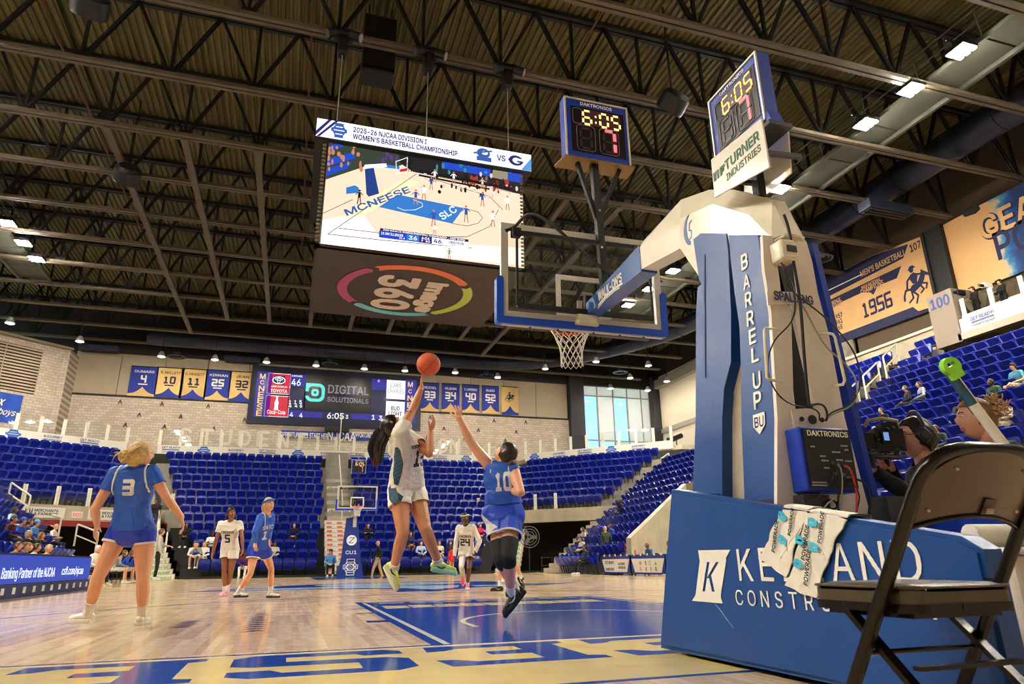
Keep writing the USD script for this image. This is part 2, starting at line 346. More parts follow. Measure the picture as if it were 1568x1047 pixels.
# mid-court emblem: blue band shapes round a pale figure
em = shapely.union_all([sg.Polygon([(-5.1, 12.6), (-3.9, 13.8), (-1.2, 14.2), (1.8, 12.9), (4.6, 12.6), (3.3, 11.5), (1.3, 10.9), (.1, 9.3), (-.7, 9.5), (-.4, 11.2), (-2.2, 12.3), (-3.6, 12.2)]), ellipse(0, 14.6, 3.2, 2.4)])
ground('centre_emblem', em, P_BLUE, .0004)
ground('centre_emblem', shapely.union_all([sg.Polygon([(-4.6, 12.7), (-3.6, 13.5), (-1.0, 13.9), (1.4, 12.8), (1.0, 11.3), (.2, 10.3), (-.2, 11.5), (-1.6, 12.7), (-3.0, 12.5)]), sg.Polygon([(1.6, 12.4), (3.8, 12.4), (2.6, 11.8), (1.5, 11.6)]), ellipse(0, 15.2, 2.1, 1.4)]), P_LBL, .0007)
ground('halfway_line', rect(-7.62, 14.3, 7.62, 14.35), P_NAVY, .0003)
lane2 = rect(-1.83, 28.65-5.79, 1.83, 28.65); ground('painted_key', lane2, P_BLUE); ground('key_line', lane2.difference(lane2.buffer(-.05)), P_WHT, .0006)
ground('gold_apron', rect(-8.6, 28.7, 8.6, 30.1), P_YEL)

# ---------------------------------------------------------------- walls
def wallbox(name, a, b, m, label=None): return struct(name, box(a, b), m, label=label)
wallbox('wall_far', (-19, 50, 0), (20.2, 50.4, 12.6), M_BLOCK)
wallbox('trim_1', (-19, 49.93, 12.58), (20.2, 50, 12.72), M_STEEL)
wf = Thing('wall_far_upper', 'beige panelled band of the far wall above the blockwork', None, kind='structure')
for k in range(13): wf.part('panel', box((-19+k*3.01+.02, 50.02, 12.7), (-19+(k+1)*3.01-.02, 50.2, 15.9)), M_BEIGE)
wf.part('head_beam', box((-19, 49.7, 15.9), (30, 50.3, 17.2)), M_STEEL)
for a_, b_, z_ in ((-30, 20.4, 12.6), (28.9, 30, 12.6), (20.4, 28.9, 16.1)): wf.part('backing', box((a_, 50.2, z_), (b_, 50.6, 20)), mat('dark_wall', '#2a2420', .8))
# corner window with its pale panels
win = Thing('window_1', 'tall corner window of frosted and clear panes letting daylight in', None, kind='structure')
wx = [21.6, 23.15, 24.75, 26.2, 27.65, 28.5]; wz = [7.9, 10.9, 15.0, 16.0]
M_FROST = usdkit.material(stage, '/World/Looks/frosted_pane', {'d': ('diffuse_bsdf', {'color': lin('#e9e2d6')}), 't': ('translucent_bsdf', {'color': (.9, .88, .84)}), 'm': ('mix_closure', {'fac': .6})}, [('d.BSDF', 'm.closure1'), ('t.BSDF', 'm.closure2')], surface='m.closure')
M_SKYPANE = pane('clear_pane', (.86, .93, 1.))
for iz in range(3):
    for ix in range(5):
        clear = iz < 2 and (ix+iz) % 2 == 1 and ix < 4 or (iz == 0 and ix == 0)
        win.part('pane', box((wx[ix]+.03, 50.1, wz[iz]+.03), (wx[ix+1]-.03, 50.12, wz[iz+1]-.03)), M_SKYPANE if clear else M_FROST)
for xx in wx: win.part('mullion', box((xx-.04, 50.02, wz[0]), (xx+.04, 50.22, wz[-1])), mat('mullion_paint', '#9a958c', .5))
for zz in wz: win.part('transom', box((wx[0], 50.0, zz-.04), (wx[-1], 50.24, zz+.04)), mat('mullion_paint'))
wallbox('wall_far_pier', (20.2, 49.4, ZC), (21.55, 50.6, 17), mat('pier_dark', '#2b2c33', .7))
wallbox('wall_far_pier_001', (28.5, 49.2, ZC), (29.2, 50.6, 17), mat('pier_dark'))
wallbox('wall_right_far', (29.2, 24, 0), (29.6, 50.4, 17), mat('pale_wall', '#d8cdba', .8, vary=.05))
struct('trim_2', box((29.05, 24, 11.6), (29.2, 50, 12.0)), mat('mullion_paint'))
struct('trim_3', box((28.7, 24, 15.8), (29.2, 50, 16.6)), mat('mullion_paint'))
wallbox('wall_right', (27.35, -14, 0), (27.75, 24, 20), mat('right_wall', '#53432f', .8, vary=.1))
wallbox('wall_right_return', (27.35, 23.8, 0), (29.6, 24.1, 20), mat('right_wall'))
wallbox('wall_left', (-30.4, -14, 0), (-30, 41, 20), mat('dark_wall'))
wallbox('wall_back', (-30.4, -14.4, 0), (28, -14, 20), mat('back_wall', '#6b6152', .8))
wallbox('wall_right_upper', (29.2, 24, 17), (29.6, 50.4, 20), mat('dark_wall'))
# turned block wall at the left with its louvre
dL = np.array([.76, .65, 0]); dL /= np.linalg.norm(dL); nL = np.array([dL[1], -dL[0], 0]); cL = np.array([-18.9, 48.3, 0])
def onL(u, z, off=0.): return cL + dL*u + nL*off + np.array([0, 0, z])
lw = Thing('wall_left_corner', 'turned pale block wall with a large louvre at the far left', None, kind='structure')
lw.part('blockwork', poly3(rect(-14, 7.75, 0, 15.35), cL-nL*.4, dL, np.array([0, 0, 1.]), .4), M_BLOCKL)
lw.part('coping', poly3(rect(-14, 15.35, 0, 15.5), cL-nL*.45, dL, np.array([0, 0, 1.]), .9), mat('coping', '#8a7f6e', .7))
lw.part('return_wall', box((-19.2, 48.0, ZC), (-18.8, 50.2, 15.4)), M_BLOCK)
M_LOUV = mat('louvre_blade', '#b8a68c', .5, metal=.3)
for k in range(15):
    z = 11.9+k*.21; lw.part('louvre_blade', bar(onL(-7.5, z, .06), onL(-1.75, z, .06), .05, .11), M_LOUV)
lw.part('louvre_back', poly3(rect(-7.5, 11.8, -1.75, 15.0), cL-nL*.0, dL, np.array([0, 0, 1.]), -.02) if False else quad(onL(-7.5, 11.8, .02), onL(-1.75, 11.8, .02), onL(-1.75, 14.95, .02), onL(-7.5, 14.95, .02), .01), mat('louvre_void', '#2a231b', .8))
for u in (-6.05, -3.95): lw.part('louvre_mullion', bar(onL(u, 11.8, .1), onL(u, 14.95, .1), .05, .05), M_LOUV)
q = [at(0, 620, d=1), 0]
lw.part('dark_window', quad(onL(-8.2, 8.0, .05), onL(-5.05, 8.0, .05), onL(-5.05, 9.5, .05), onL(-8.2, 9.5, .05), .03), mat('green_glass', '#2f4a40', .05, spec=.9))
lw.part('window_frame', cat([bar(onL(-8.2, z, .08), onL(-5.05, z, .08), .08, .08) for z in (8.0, 9.5)]+[bar(onL(u, 8, .08), onL(u, 9.5, .08), .08, .08) for u in (-5.05, -6.6)]), M_BLACK)
# small block-mounted sound baffles on the far wall
bm_ = None
k0 = 0
for zz, xs in ((12.2, (-15.6, -12.8, -9.6, 1.2+6.4, 10.0, 13.2, 16.1)), (11.3, (-14.2, -11.4, -6.9, 8.8, 11.8, 15.2)), (10.5, (-15.0, -12.4, -9.0, 7.4, 10.6, 14.2))):
    for xx in xs:
        m = cat([bar((xx-.12, 49.95, zz-.16), (xx, 49.95, zz+.16), .05, .06), bar((xx+.12, 49.95, zz-.16), (xx, 49.95, zz+.16), .05, .06), box((xx-.05, 49.9, zz-.03), (xx+.05, 50, zz+.03))])
        single('wall_bracket', m, mat('bracket', '#4a4038', .6), 'small dark bracket fixed on the pale block wall', 'bracket', 'wall brackets on the far block wall')

# ---------------------------------------------------------------- roof
def deck_mat():
    n = {'tc': ('geometry', {}), 'mp': ('mapping', {'scale': (1.6, .12, 1)}), 'nz': ('noise_texture', {'scale': 1.6, 'detail': 5., 'roughness': .65}),
         'rp': ('rgb_ramp', {'ramp': [(.3, lin('#4c4423')), (.6, lin('#6f6538')), (.8, lin('#60502b'))]}), 'p': ('principled_bsdf', {'roughness': .55, 'metallic': .15})}
    return usdkit.material(stage, '/World/Looks/roof_deck', n, [('tc.position', 'mp.vector'), ('mp.vector', 'nz.vector'), ('nz.fac', 'rp.fac'), ('rp.color', 'p.base_color')], surface='p.BSDF')
M_DECK = deck_mat()
TY = [12.97+3.57*k for k in range(-7, 11)]
ceiling = Thing('ceiling', 'ribbed metal roof deck', None, kind='structure')
pit, dep = .26, .085
def deck(y0, y1, x0, x1):
    n = int(round((x1-x0)/pit)); pr = []
    for k in range(n):
        u = x0+k*pit; pr += [(u, 0), (u+.10, 0), (u+.135, dep), (u+.225, dep)]
    pr.append((x0+n*pit, 0)); pr = np.array(pr); z = HB+TD+.06
    a = np.c_[pr[:, 0], np.full(len(pr), y0), z+pr[:, 1]]; b = np.c_[pr[:, 0], np.full(len(pr), y1), z+pr[:, 1]]; L = len(pr)
    f = []
    for k in range(L-1): f += [[k, k+1, L+k+1], [k, L+k+1, L+k]]
    return trimesh.Trimesh(np.vstack([a, b]), np.array(f)[:, ::-1], process=False)
ys = [-14.2]+TY[1:]+[50.6]
for a, b in zip(ys, ys[1:]): ceiling.part('deck_sheet', deck(a+.01, b-.01, -30.4, 30.4), M_DECK)
ceiling.part('roof_cover', box((-30.6, -14.6, HB+TD+.3), (30.6, 51, HB+TD+.5)), M_STEEL)
# one truss with its members, then its copies
SP = 2.683
def angle_pair(p, q, w=.09, gap=.05, th=.09):
    p, q = np.array(p, float), np.array(q, float); o = np.array([0, gap/2+w/2, 0]); return cat([bar(p-o, q-o, w, th), bar(p+o, q+o, w, th)])
def make_truss():
    t = Thing('roof_truss', 'long steel roof truss with paired chords crossing above the court', 'roof truss', (0, 0, 0), group='roof trusses', local=True)
    t.part('bottom_chord', cat([box((-27, -.17, HB-.08), (27, -.03, HB+.06)), box((-27, .03, HB-.08), (27, .17, HB+.06)), box((-27, -.04, HB+.02), (27, .04, HB+.05))]), M_CHORD_LIT)  # bottom chord tone carries the light bounced up from the floor
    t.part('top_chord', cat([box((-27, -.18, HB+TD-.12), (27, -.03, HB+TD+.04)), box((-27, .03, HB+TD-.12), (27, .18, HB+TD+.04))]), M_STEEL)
    for k in range(-10, 11):
        x = k*SP
        t.part('web_member', bar((x, 0, HB), (x, 0, HB+TD-.05), .1, .1), M_STEEL)  # webs near black: their side-lit shade is put into the colour
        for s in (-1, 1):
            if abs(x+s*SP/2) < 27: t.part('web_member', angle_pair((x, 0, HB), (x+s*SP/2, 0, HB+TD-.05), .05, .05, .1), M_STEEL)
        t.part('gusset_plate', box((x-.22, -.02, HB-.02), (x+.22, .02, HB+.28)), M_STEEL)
    return t
truss0 = make_truss(); UsdGeom.Xformable(truss0.prim).GetOrderedXformOps()[0].Set(Gf.Vec3d(0, TY[4], 0))
for k, y in enumerate(TY):
    if k != 4: dup(truss0, (0, y, 0))
# bridging beams that run with the court
for k in range(-4, 5):
    x = k*SP; y1 = 45.1 if k in (-4, 4) else 41.5; y0 = 20.1 if k != 0 else 27.2
    single('bridging_beam', cat([box((x-.13, y0, HB-.16), (x+.13, y1, HB-.13)), box((x-.11, y0, HB-.13), (x-.07, y1, HB+.05)), box((x+.07, y0, HB-.13), (x+.11, y1, HB+.05))]), M_CHORD_LIT,
           'flat steel beam tying the roof trusses lengthwise, floor bounce painted into its taupe', 'beam', 'lengthwise roof beams')
# sway rods and sprinkler pipes under the deck
for k, (x, y0, y1) in enumerate(((-12.4, 8, 46), (-3.6, 2, 46), (6.1, 0, 46), (13.4, 0, 46))):
    single('sprinkler_pipe', tube([(x, y0, HB+TD-.5), (x, y1, HB+TD-.5)], .04, 8), mat('rust_pipe', '#6b3d22', .6), ['rusty sprinkler pipe high at the left of the roof', 'rusty sprinkler pipe left of the scoreboard cube', 'rusty sprinkler pipe right of the scoreboard cube', 'rusty sprinkler pipe high at the right of the roof'][k], 'pipe', smooth=40)
# flood lights on their catwalks
M_LED = glow('flood_led', '#fff6e6', FLOOD)
def make_flood():
    t = Thing('flood_light', 'bright three-bar arena flood light hung at the catwalk', 'flood light', (0, 0, 0), group='arena flood lights', local=True)
    t.part('housing', rbox((-.34, -.36, .02), (.34, .36, .16), .03), M_BLACK)
    for k in range(3): t.part('lamp_bar', box((-.3, -.3+k*.23, -.02), (.3, -.16+k*.23, .03)), M_LED)
    t.part('bracket', cat([bar((-.3, 0, .1), (-.3, 0, .5), .05, .02), bar((.3, 0, .1), (.3, 0, .5), .05, .02), bar((-.62, 0, .33), (.62, 0, .33), .05, .05)]), M_STEEL)
    return t
fl0 = make_flood(); FY = [-9.4, -6.6, -3.9, -1.3, .7, 2.7, 7.57, 9.54, 11.6, 16.5, 18.5, 20.5, 25.8, 28.6, 31.4]
UsdGeom.Xformable(fl0.prim).GetOrderedXformOps()[0].Set(Gf.Vec3d(16.9, FY[6], 16.3))
for y in FY:
    if y != FY[6]: dup(fl0, (16.9, y, 16.3))
for y in (-9.4, -6.6, -3.9, -1.3, .7, 2.7, 7.6, 9.6, 11.6, 16.5, 18.5, 20.5, 29.7, 31.9, 33.9): dup(fl0, (-17.0, y, 16.3))
M_CAT = mat('catwalk_metal', '#5e5f52', .6, metal=.3)
def make_catwalk(sx):
    t = Thing('catwalk', 'grey-green catwalk with railings at the %s of the roof' % ('right' if sx > 0 else 'left'), 'catwalk', (sx*18.2, 10, 16.75))
    y = -12.
    while y < 37:
        t.part('deck_plate', box((sx*17.5, y+.03, 16.72), (sx*19.0, y+2.35, 16.78)), M_CAT); y += 2.4
    for xx in (17.45, 19.05):
        t.part('top_rail', tube([(sx*xx, -12, 17.85), (sx*xx, 38, 17.85)], .03, 6), M_CAT); t.part('mid_rail', tube([(sx*xx, -12, 17.35), (sx*xx, 38, 17.35)], .025, 6), M_CAT)
        for yy in np.arange(-12, 38.1, 2.4): t.part('rail_post', bar((sx*xx, yy, 16.7), (sx*xx, yy, 17.85), .05, .05), M_CAT)
    for xx in (17.45, 19.05): t.part('edge_beam', box((sx*xx-.06, -12, 16.55), (sx*xx+.06, 38, 16.72)), M_CAT)
make_catwalk(1); make_catwalk(-1)
# spiral ducts along the far and right sides
M_DUCT = mat('duct', '#3b4050', .35, metal=.6, vary=.1)
def duct(name, pts, r, label):
    c = spline(pts, 40); t = Thing(name, label, 'duct', c[0]); t.part('duct_pipe', tube(c, r, 20), M_DUCT, 40)
    for k in range(1, 39, 3):
        d = c[k+1]-c[k]; d /= np.linalg.norm(d); t.part('duct_seam', tube([c[k]-d*.04, c[k]+d*.04], r+.03, 20), M_DUCT)
duct('air_duct', [(-14, 47.8, 16.75), (-5, 47.8, 16.75), (5, 47.8, 16.75), (13, 47.7, 16.75), (17, 45.8, 16.75), (20, 42.5, 16.75), (22.3, 38.5, 16.75), (23.6, 33, 16.75)], .62, 'fat round air duct along the far wall curving towards the right')
duct('air_duct', [(23.4, 24, 17.6), (23.4, 14, 17.6), (23.4, 4, 17.6), (23.4, -8, 17.6)], .7, 'fat round air duct above the right-hand stands')
def diffuser(p, label):
    t = Thing('ceiling_diffuser', label, 'air diffuser', p)
    for k, r in enumerate((.62, .44, .24)): t.part('diffuser_ring', tm(man(trimesh.creation.cylinder(r, .06, sections=28)) - man(trimesh.creation.cylinder(r-.1, .2, sections=28))).apply_translation(np.array(p)+[0, 0, .06*k]), M_DUCT)
    t.part('drop_pipe', tube([np.array(p)+[0, 0, .1], np.array(p)+[0, 0, .35]], .2, 14), M_DUCT, 40)
for px, py, z in ((270, 546, 15.3), (505, 557, 15.4), (745, 575, 15.4), (950, 570, 15.5), (1257, 396, 15.6)):
    diffuser(at(px, py, z=z), {270: 'round air diffuser above the left banners', 505: 'round air diffuser above the wall scoreboard', 745: 'round air diffuser above the banner numbered 34', 950: 'round air diffuser above the corner window', 1257: 'round air diffuser beside the gold champions banner'}[px])
for px, py, lab in ((152, 535, 'long slotted air grille above the far left corner'), (371, 552, 'long slotted air grille over the left end of the scoreboard'), (845, 590, 'long slotted air grille right of the last banner'), (1110, 415, 'long slotted air grille in the dark behind the goal'), (1357, 322, 'long slotted air grille above the gold wall banner')):
    p = at(px, py, z=15.9); t = Thing('air_grille', lab, 'air grille', p); t.part('frame', rbox(p+[-1.3, -.35, -.16], p+[1.3, .35, .3], .03), M_DUCT)
    for k in range(3): t.part('slot', box(p+[-1.15, -.25+k*.2, -.2], p+[1.15, -.15+k*.2, -.15]), M_BLACK)
# pendant lamps over the far concourse
M_BULB = glow('pendant_bulb', '#fff2dc', PEND)
def make_pend():
    t = Thing('pendant_lamp', 'small bell pendant lamp glowing above the far concourse', 'pendant lamp', group='concourse pendant lamps', local=True)
    t.part('lamp_shade', lathe([(.03, .42), (.12, .38), (.22, .16), (.27, 0), (.25, 0), (.2, .15), (.1, .34), (.03, .36)], 18), mat('lamp_shade', '#d6d3cc', .3, metal=.5), 40)
    t.part('bulb', tm(man(trimesh.creation.icosphere(2, .17))).apply_translation([0, 0, .1]), M_BULB, True)
    t.part('stem', tube([(0, 0, .4), (0, 0, 4.35)], .025, 6), M_STEEL); return t
pd0 = make_pend(); first = True
for px, py in ((247, 541), (15, 490), (122, 518), (329, 546), (408, 550), (484, 555), (558, 560), (620, 563), (697, 566), (762, 573), (835, 560), (913, 549), (965, 574), (935, 590), (993, 555), (992, 593), (1021, 579)):
    p = at(px, py+5, z=15.1)
    if first: UsdGeom.Xformable(pd0.prim).GetOrderedXformOps()[0].Set(Gf.Vec3d(*p)); first = False
    else: dup(pd0, p)
# daylight outside the corner window
dome = UsdLux.DomeLight.Define(stage, '/World/sky'); dome.CreateIntensityAttr(1.0)
usdkit.material(stage, '/World/Looks/sky', {'s': ('sky_texture', {'sky_type': 'hosek_wilkie', 'sun_direction': (.3, -.6, .6), 'turbidity': 3.}), 'b': ('background_shader', {'strength': SKY_STRENGTH})}, [('s.color', 'b.color')], surface='b.background')
UsdShade.MaterialBindingAPI.Apply(dome.GetPrim()).Bind(UsdShade.Material.Get(stage, '/World/Looks/sky'))
# ================================================================ STANDS, SEATS, RAILS
M_SEAT = mat('seat_blue', '#081e90', .30, spec=.6, vary=.06, nscale=3, rvary=.1)
M_SEATD = mat('seat_leg', '#16181d', .5)
M_TREADD = mat('stand_tread', '#4a4a4c', .85, vary=.15)
def seat_parts():
    """tip-up stadium seat: back at the origin facing -y, tread level z = 0, seat pan folded up"""
    prof = [(-.215, .42), (-.225, .62), (-.2, .80), (-.16, .85), (.16, .85), (.2, .80), (.225, .62), (.215, .42)]
    sh = sg.Polygon(prof).buffer(.015, 2); back = poly3(sh, (0, 0, 0), (1, 0, 0), (0, .18, .984), .025)
    back.vertices = back.vertices - [0, .15, 0]; rim = poly3(sh.difference(sh.buffer(-.03)), (0, -.175, 0), (1, 0, 0), (0, .18, .984), .03)
    back = cat([back, rim])
    pn = sg.Polygon([(-.205, 0), (-.215, .3), (-.17, .38), (.17, .38), (.215, .3), (.205, 0)]).buffer(.012, 2)
    pan = poly3(pn, (0, -.17, .40), (1, 0, 0), (0, -.5, .866), .06)
    leg = cat([box((-.2, -.16, .3), (.2, -.10, .36)), bar((-.14, -.12, .33), (-.14, -.02, 0), .04), bar((.14, -.12, .33), (.14, -.02, 0), .04)])
    return back, pan, leg
SB, SPN, SL = seat_parts()
seats = []                                   # (x, y, z, heading, section)
def strip(p0, p1, depth_dir, depth, z0, z1):
    p0, p1, dd = np.array([*p0, 0.]), np.array([*p1, 0.]), np.array([*depth_dir, 0.])
    P = [p0, p1, p1+dd*depth, p0+dd*depth]; s = sg.Polygon([q[:2] for q in P]); return poly3(s, (0, 0, z0), UX, UY, z1-z0)
def seat_row(p0, p1, out, z, section, gap=(0., 0.)):
    """seats from p0 to p1 (backs along the line); out points up the stand"""
    p0, p1 = np.array(p0, float), np.array(p1, float); d = p1-p0; L = np.linalg.norm(d); d /= L
    n = int((L-.1)/.53); hd = math.atan2(out[1], out[0])-PI/2
    for k in range(n):
        q = p0+d*(.05+(L-.1-n*.53)/2+.265+.53*k); seats.append((q[0], q[1], z, hd, section))
zf = lambda k: max(0.02, ZB[k]-.85)          # tread level of row k
def steps(name, p0, p1, wdir, w, k0, k1, label, m=None, facing=None, parent=None):
    """an aisle stair: two steps for each row between p0 (row k0) and p1 (row k1)"""
    p0, p1, wd = np.array(p0, float), np.array(p1, float), np.array(wdir, float); n = (k1-k0)*2; out = []
    t = Thing(name, label, 'stairs', (*p0, zf(k0)))
    d = (p1-p0)/n
    for i in range(n+1):
        z = np.interp(k0+i/2, range(len(ZB)), [zf(k) for k in range(len(ZB))]); a = p0+d*i
        s = sg.Polygon([a-wd*w/2, a+wd*w/2, a+d+wd*w/2, a+d-wd*w/2]); t.part('step', poly3(s, (0, 0, max(z-.36, -.02)), UX, UY, z-max(z-.36, -.02)), m or M_CONC)
        out.append((a, z))
    return t, out

# ---- far stand: rows 0-5 pull out, rows 6-13 are fixed
XL, XR = lambda y: -7.15-(y-30.6)*.335, lambda y: 6.95+(y-30.6)*.40
fs = Thing('far_stand', 'stepped far-end seating deck of grey treads', None, kind='structure')
for k in range(14):
    y = 30.6+TREAD*k; a, b = XL(y), XR(y)
    fs.part('tread', box((a-.1, y-.62, zf(k)-.10), (b+.1, y+.28, zf(k))), M_TREADD); fs.part('riser', box((a-.1, y-.64, max(zf(k)-.62, -.02)), (b+.1, y-.6, zf(k))), M_CONCD if k > 5 else M_BLACK)
    am, bm2 = (-.95, .55) if k > 5 else (-1.2, .35)
    seat_row((a+.1, y), (am, y), (0, 1), zf(k), 'far'); seat_row((bm2, y), (b-.1, y), (0, 1), zf(k), 'far')
fs.part('front_board', box((-7.2, 29.95, 0), (7, 29.99, .1)), M_BLACK)
M_GRNTXT = mat('green_print', '#4fae4a', .6)
# lower aisle stairs with printed risers, upper aisle stairs with printed risers
def stair_words(t, pts, d, wdir, w, word, m, every=1, h=.16, zoff=-.2, kk=None):
    sh = text_shape(word, True); wd = np.array([*wdir, 0.]); dd = np.array([*d, 0.]); dd /= np.linalg.norm(dd)
    for i, (a, z) in enumerate(pts):
        if i % every: continue
        o = np.array([*a, 0])-dd*.004
        pl = t.part('riser_panel', poly3(rect(-w*.47, z-.30, w*.47, z-.03), o, wd, (0, 0, 1), .006), mat('riser_white', '#d8d3c4', .6))
        t.part('riser_word', poly3(fit(sh, w*.8, h, 0, z-.165), o-dd*.006, wd, (0, 0, 1), .004), m)
t, p = steps('aisle_stairs', (-8.15, 29.8), (-9.9, 34.7), (1, 0), 1.35, 0, 5, 'pale aisle stairs with green printed words on the risers left of the far stand'); stair_words(t, p, (-.33, .94), (1, 0), 1.35, 'Southwest', M_GRNTXT)
t, p = steps('aisle_stairs', (7.9, 29.8), (10.0, 34.7), (1, 0), 1.3, 0, 5, 'pale aisle stairs with green riser words right of the far stand'); stair_words(t, p, (.4, .92), (1, 0), 1.3, 'Southwest', M_GRNTXT)
t, p = steps('aisle_stairs', (-.42, 29.9), (-.42, 35.2), (1, 0), 1.3, 0, 6, 'white lower centre aisle stairs beside the far goal'); stair_words(t, p, (0, 1), (1, 0), 1.3, 'll', mat('red_print', '#d86a5a', .6), h=.12)
t, p = steps('aisle_stairs', (-.2, 35.3), (-.2, 41.9), (1, 0), 1.4, 6, 13, 'upper centre aisle stairs with digicast printed on white risers'); stair_words(t, p, (0, 1), (1, 0), 1.4, 'digicast', mat('grey_print', '#3a3a3c', .6), every=3, h=.2)
for p0, p1, lb in (((-9.95, 35.3), (-12.15, 42.0), 'left'), ((10.4, 35.3), (12.5, 41.7), 'right')): steps('aisle_stairs', p0, p1, (1, 0), 1.15, 6, 13, f'upper concrete aisle stairs at the {lb} end of the far stand')
fs.part('upper_stair_wall', box((-.95, 41.9, ZC-1.2), (.55, 42.0, ZC)), M_CONCD)

# ---- corner and side stands
A_R, B_R = np.array([13.06, 41.34]), np.array([20.81, 33.26]); dR = (B_R-A_R)/np.linalg.norm(B_R-A_R); nR = np.array([-dR[1], dR[0]]); nR = -nR if nR @ (np.array([0, 20])-A_R) < 0 else nR
A_L, B_L = np.array([-13.09, 42.33]), np.array([-22.0, 36.4]); dLx = (B_L-A_L)/np.linalg.norm(B_L-A_L); nLx = np.array([-dLx[1], dLx[0]]); nLx = -nLx if nLx @ (np.array([0, 20])-A_L) < 0 else nLx
def corner(A, d, n, s0, s1, tag, label):
    t = Thing('corner_stand', label, None, kind='structure')
    for k in range(7, 14):
        off = .62+TREAD*(13-k); base = A+n*off; a, b = base+d*s0(off), base+d*s1(off)
        t.part('tread', strip(a+n*.62, b+n*.62, -n, .92, zf(k)-.12, zf(k)), M_TREADD)
        t.part('riser', strip(a+n*.64, b+n*.64, -n, .05, zf(k)-.62, zf(k)), M_CONCD)
        seat_row(a+d*.05, b-d*.05, -n, zf(k), tag)
    return t
cr_ = corner(A_R, dR, nR, lambda o: .35-o*.1, lambda o: 10.6-o*.38, 'corner right', 'stepped seating deck of the far right corner')
cl_ = corner(A_L, dLx, nLx, lambda o: .35+o*.02, lambda o: 12., 'corner left', 'stepped seating deck of the far left corner')
# sill beam over the tunnels with its glass rail
def sill(A, d, n, u0, u1, z0, z1, name, label, posts, glass=True):
    base = A+n*(.62+TREAD*6+.72)
    t = Thing(name, label, None, kind='structure'); t.part('beam', strip(base+d*u0, base+d*u1, n, .22, z0, z1), M_CONC)
    return t, base
zt = zf(7)
def glass_rail(name, label, P0, P1, inward, z0, h, step, th=.012, post=True, drop=.35):
    P0, P1 = np.array([*P0, 0.]), np.array([*P1, 0.]); d = P1-P0; L = np.linalg.norm(d); d /= L; n = np.array([*inward, 0.])
    t = Thing(name, label, 'railing', (P0+P1)/2+[0, 0, z0]); k = int(round(L/step)); st = L/k
    for i in range(k): t.part('glass_pane', bar(P0+d*(st*i+.03)+[0, 0, z0+h/2], P0+d*(st*(i+1)-.03)+[0, 0, z0+h/2], th, h-.02), M_GLASS)
    for i in range(k+1):
        q = P0+d*st*i+n*.03; w = d*.05
        t.part('rail_post', cat([bar(q-w+[0, 0, z0-drop], q-w+[0, 0, z0+h*.93], .045, .09, up=d), bar(q+w+[0, 0, z0-drop], q+w+[0, 0, z0+h*.93], .045, .09, up=d)]), mat('post_paint', '#e4ddc8', .45))
    return t
tR, bR = sill(A_R, dR, nR, -3.5, 9.2, 2.75, zt+.05, 'sill_beam_right', None, None)
tL, bL = sill(A_L, dLx, nLx, -3.2, 13, 2.75, zt+.05, 'sill_beam_left', None, None)
glass_rail('glass_railing', 'low glass railing with white posts over the right tunnel', bR-dR*2.6+nR*.1, bR+dR*5.4+nR*.1, nR, zt+.1, .92, 1.33, drop=.5)
glass_rail('glass_railing', 'low glass railing with white posts over the left tunnel', bL-dLx*3.0+nLx*.1, bL+dLx*11+nLx*.1, nLx, zt+.1, .92, 1.4, drop=.5)
# tunnel mouths under the corner stands
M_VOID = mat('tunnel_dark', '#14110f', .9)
def tunnel(base, d, n, u0, u1, tag, label, red=False):
    t = Thing('tunnel_'+tag, label, None, kind='structure')
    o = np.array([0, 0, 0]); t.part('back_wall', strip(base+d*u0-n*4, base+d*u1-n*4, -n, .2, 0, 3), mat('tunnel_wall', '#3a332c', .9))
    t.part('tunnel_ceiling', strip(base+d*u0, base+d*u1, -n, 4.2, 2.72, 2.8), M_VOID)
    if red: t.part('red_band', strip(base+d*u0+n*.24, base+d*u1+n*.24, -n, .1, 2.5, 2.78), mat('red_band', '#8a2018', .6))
    return t
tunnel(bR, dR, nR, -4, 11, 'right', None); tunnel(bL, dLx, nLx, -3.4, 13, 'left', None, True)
# side stands: right bank (rows parallel to the court) and its far block, left far block
def side_x(k): return 9.6+TREAD*k
rs = Thing('right_stand', 'stepped seating deck of the right sideline', None, kind='structure')
yA = lambda x: 16.75+.17*(x-11.3)
ystart = lambda x: 20.1+(x-9.2)*.66 if x < 14.9 else yA(x)+.45
yend = lambda x: 27.35+(x-9.66)*.79-.75
for k in range(0, 19):
    x = side_x(k); 
    if k < 13:
        y0, y1 = max(ystart(x)+.2, 21.75 if k < 1 else 0), min(yend(x), 37)
        rs.part('tread', box((x-.6, y0, zf(k)-.12), (x+.3, y1, zf(k))), M_TREADD); rs.part('riser', box((x-.64, y0, max(0, zf(k)-.62)), (x-.6, y1, zf(k))), M_CONCD)
        seat_row((x, y1-.05), (x, y0+.05), (1, 0), zf(k), 'right far')
    if k >= 2:
        y1 = yA(x)-.65; y0 = -6 if k < 16 else 16.7
        rs.part('tread', box((x-.6, y0, zf(k)-.12), (x+.3, y1, zf(k))), M_TREADD); rs.part('riser', box((x-.64, y0, max(0, zf(k)-.62)), (x-.6, y1, zf(k))), M_CONCD)
        seat_row((x, y1-.05), (x, max(y0, -2)), (1, 0), zf(k), 'right near')
for k in range(13, 19):
    x = side_x(k); y0 = yA(x)+.65; rs.part('tread', box((x-.6, y0, zf(k)-.12), (x+.3, 25.4, zf(k))), M_TREADD); rs.part('riser', box((x-.64, y0, zf(k)-.62), (x-.6, 25.4, zf(k))), M_CONCD)
    seat_row((x, 25.3), (x, y0+.05), (1, 0), zf(k), 'right far')
t, p = steps('aisle_stairs', (11.3, yA(11.3)), (25.4, yA(25.4)), (0, 1), 1.25, 2, 18, 'concrete aisle stairs climbing the right-hand stands')
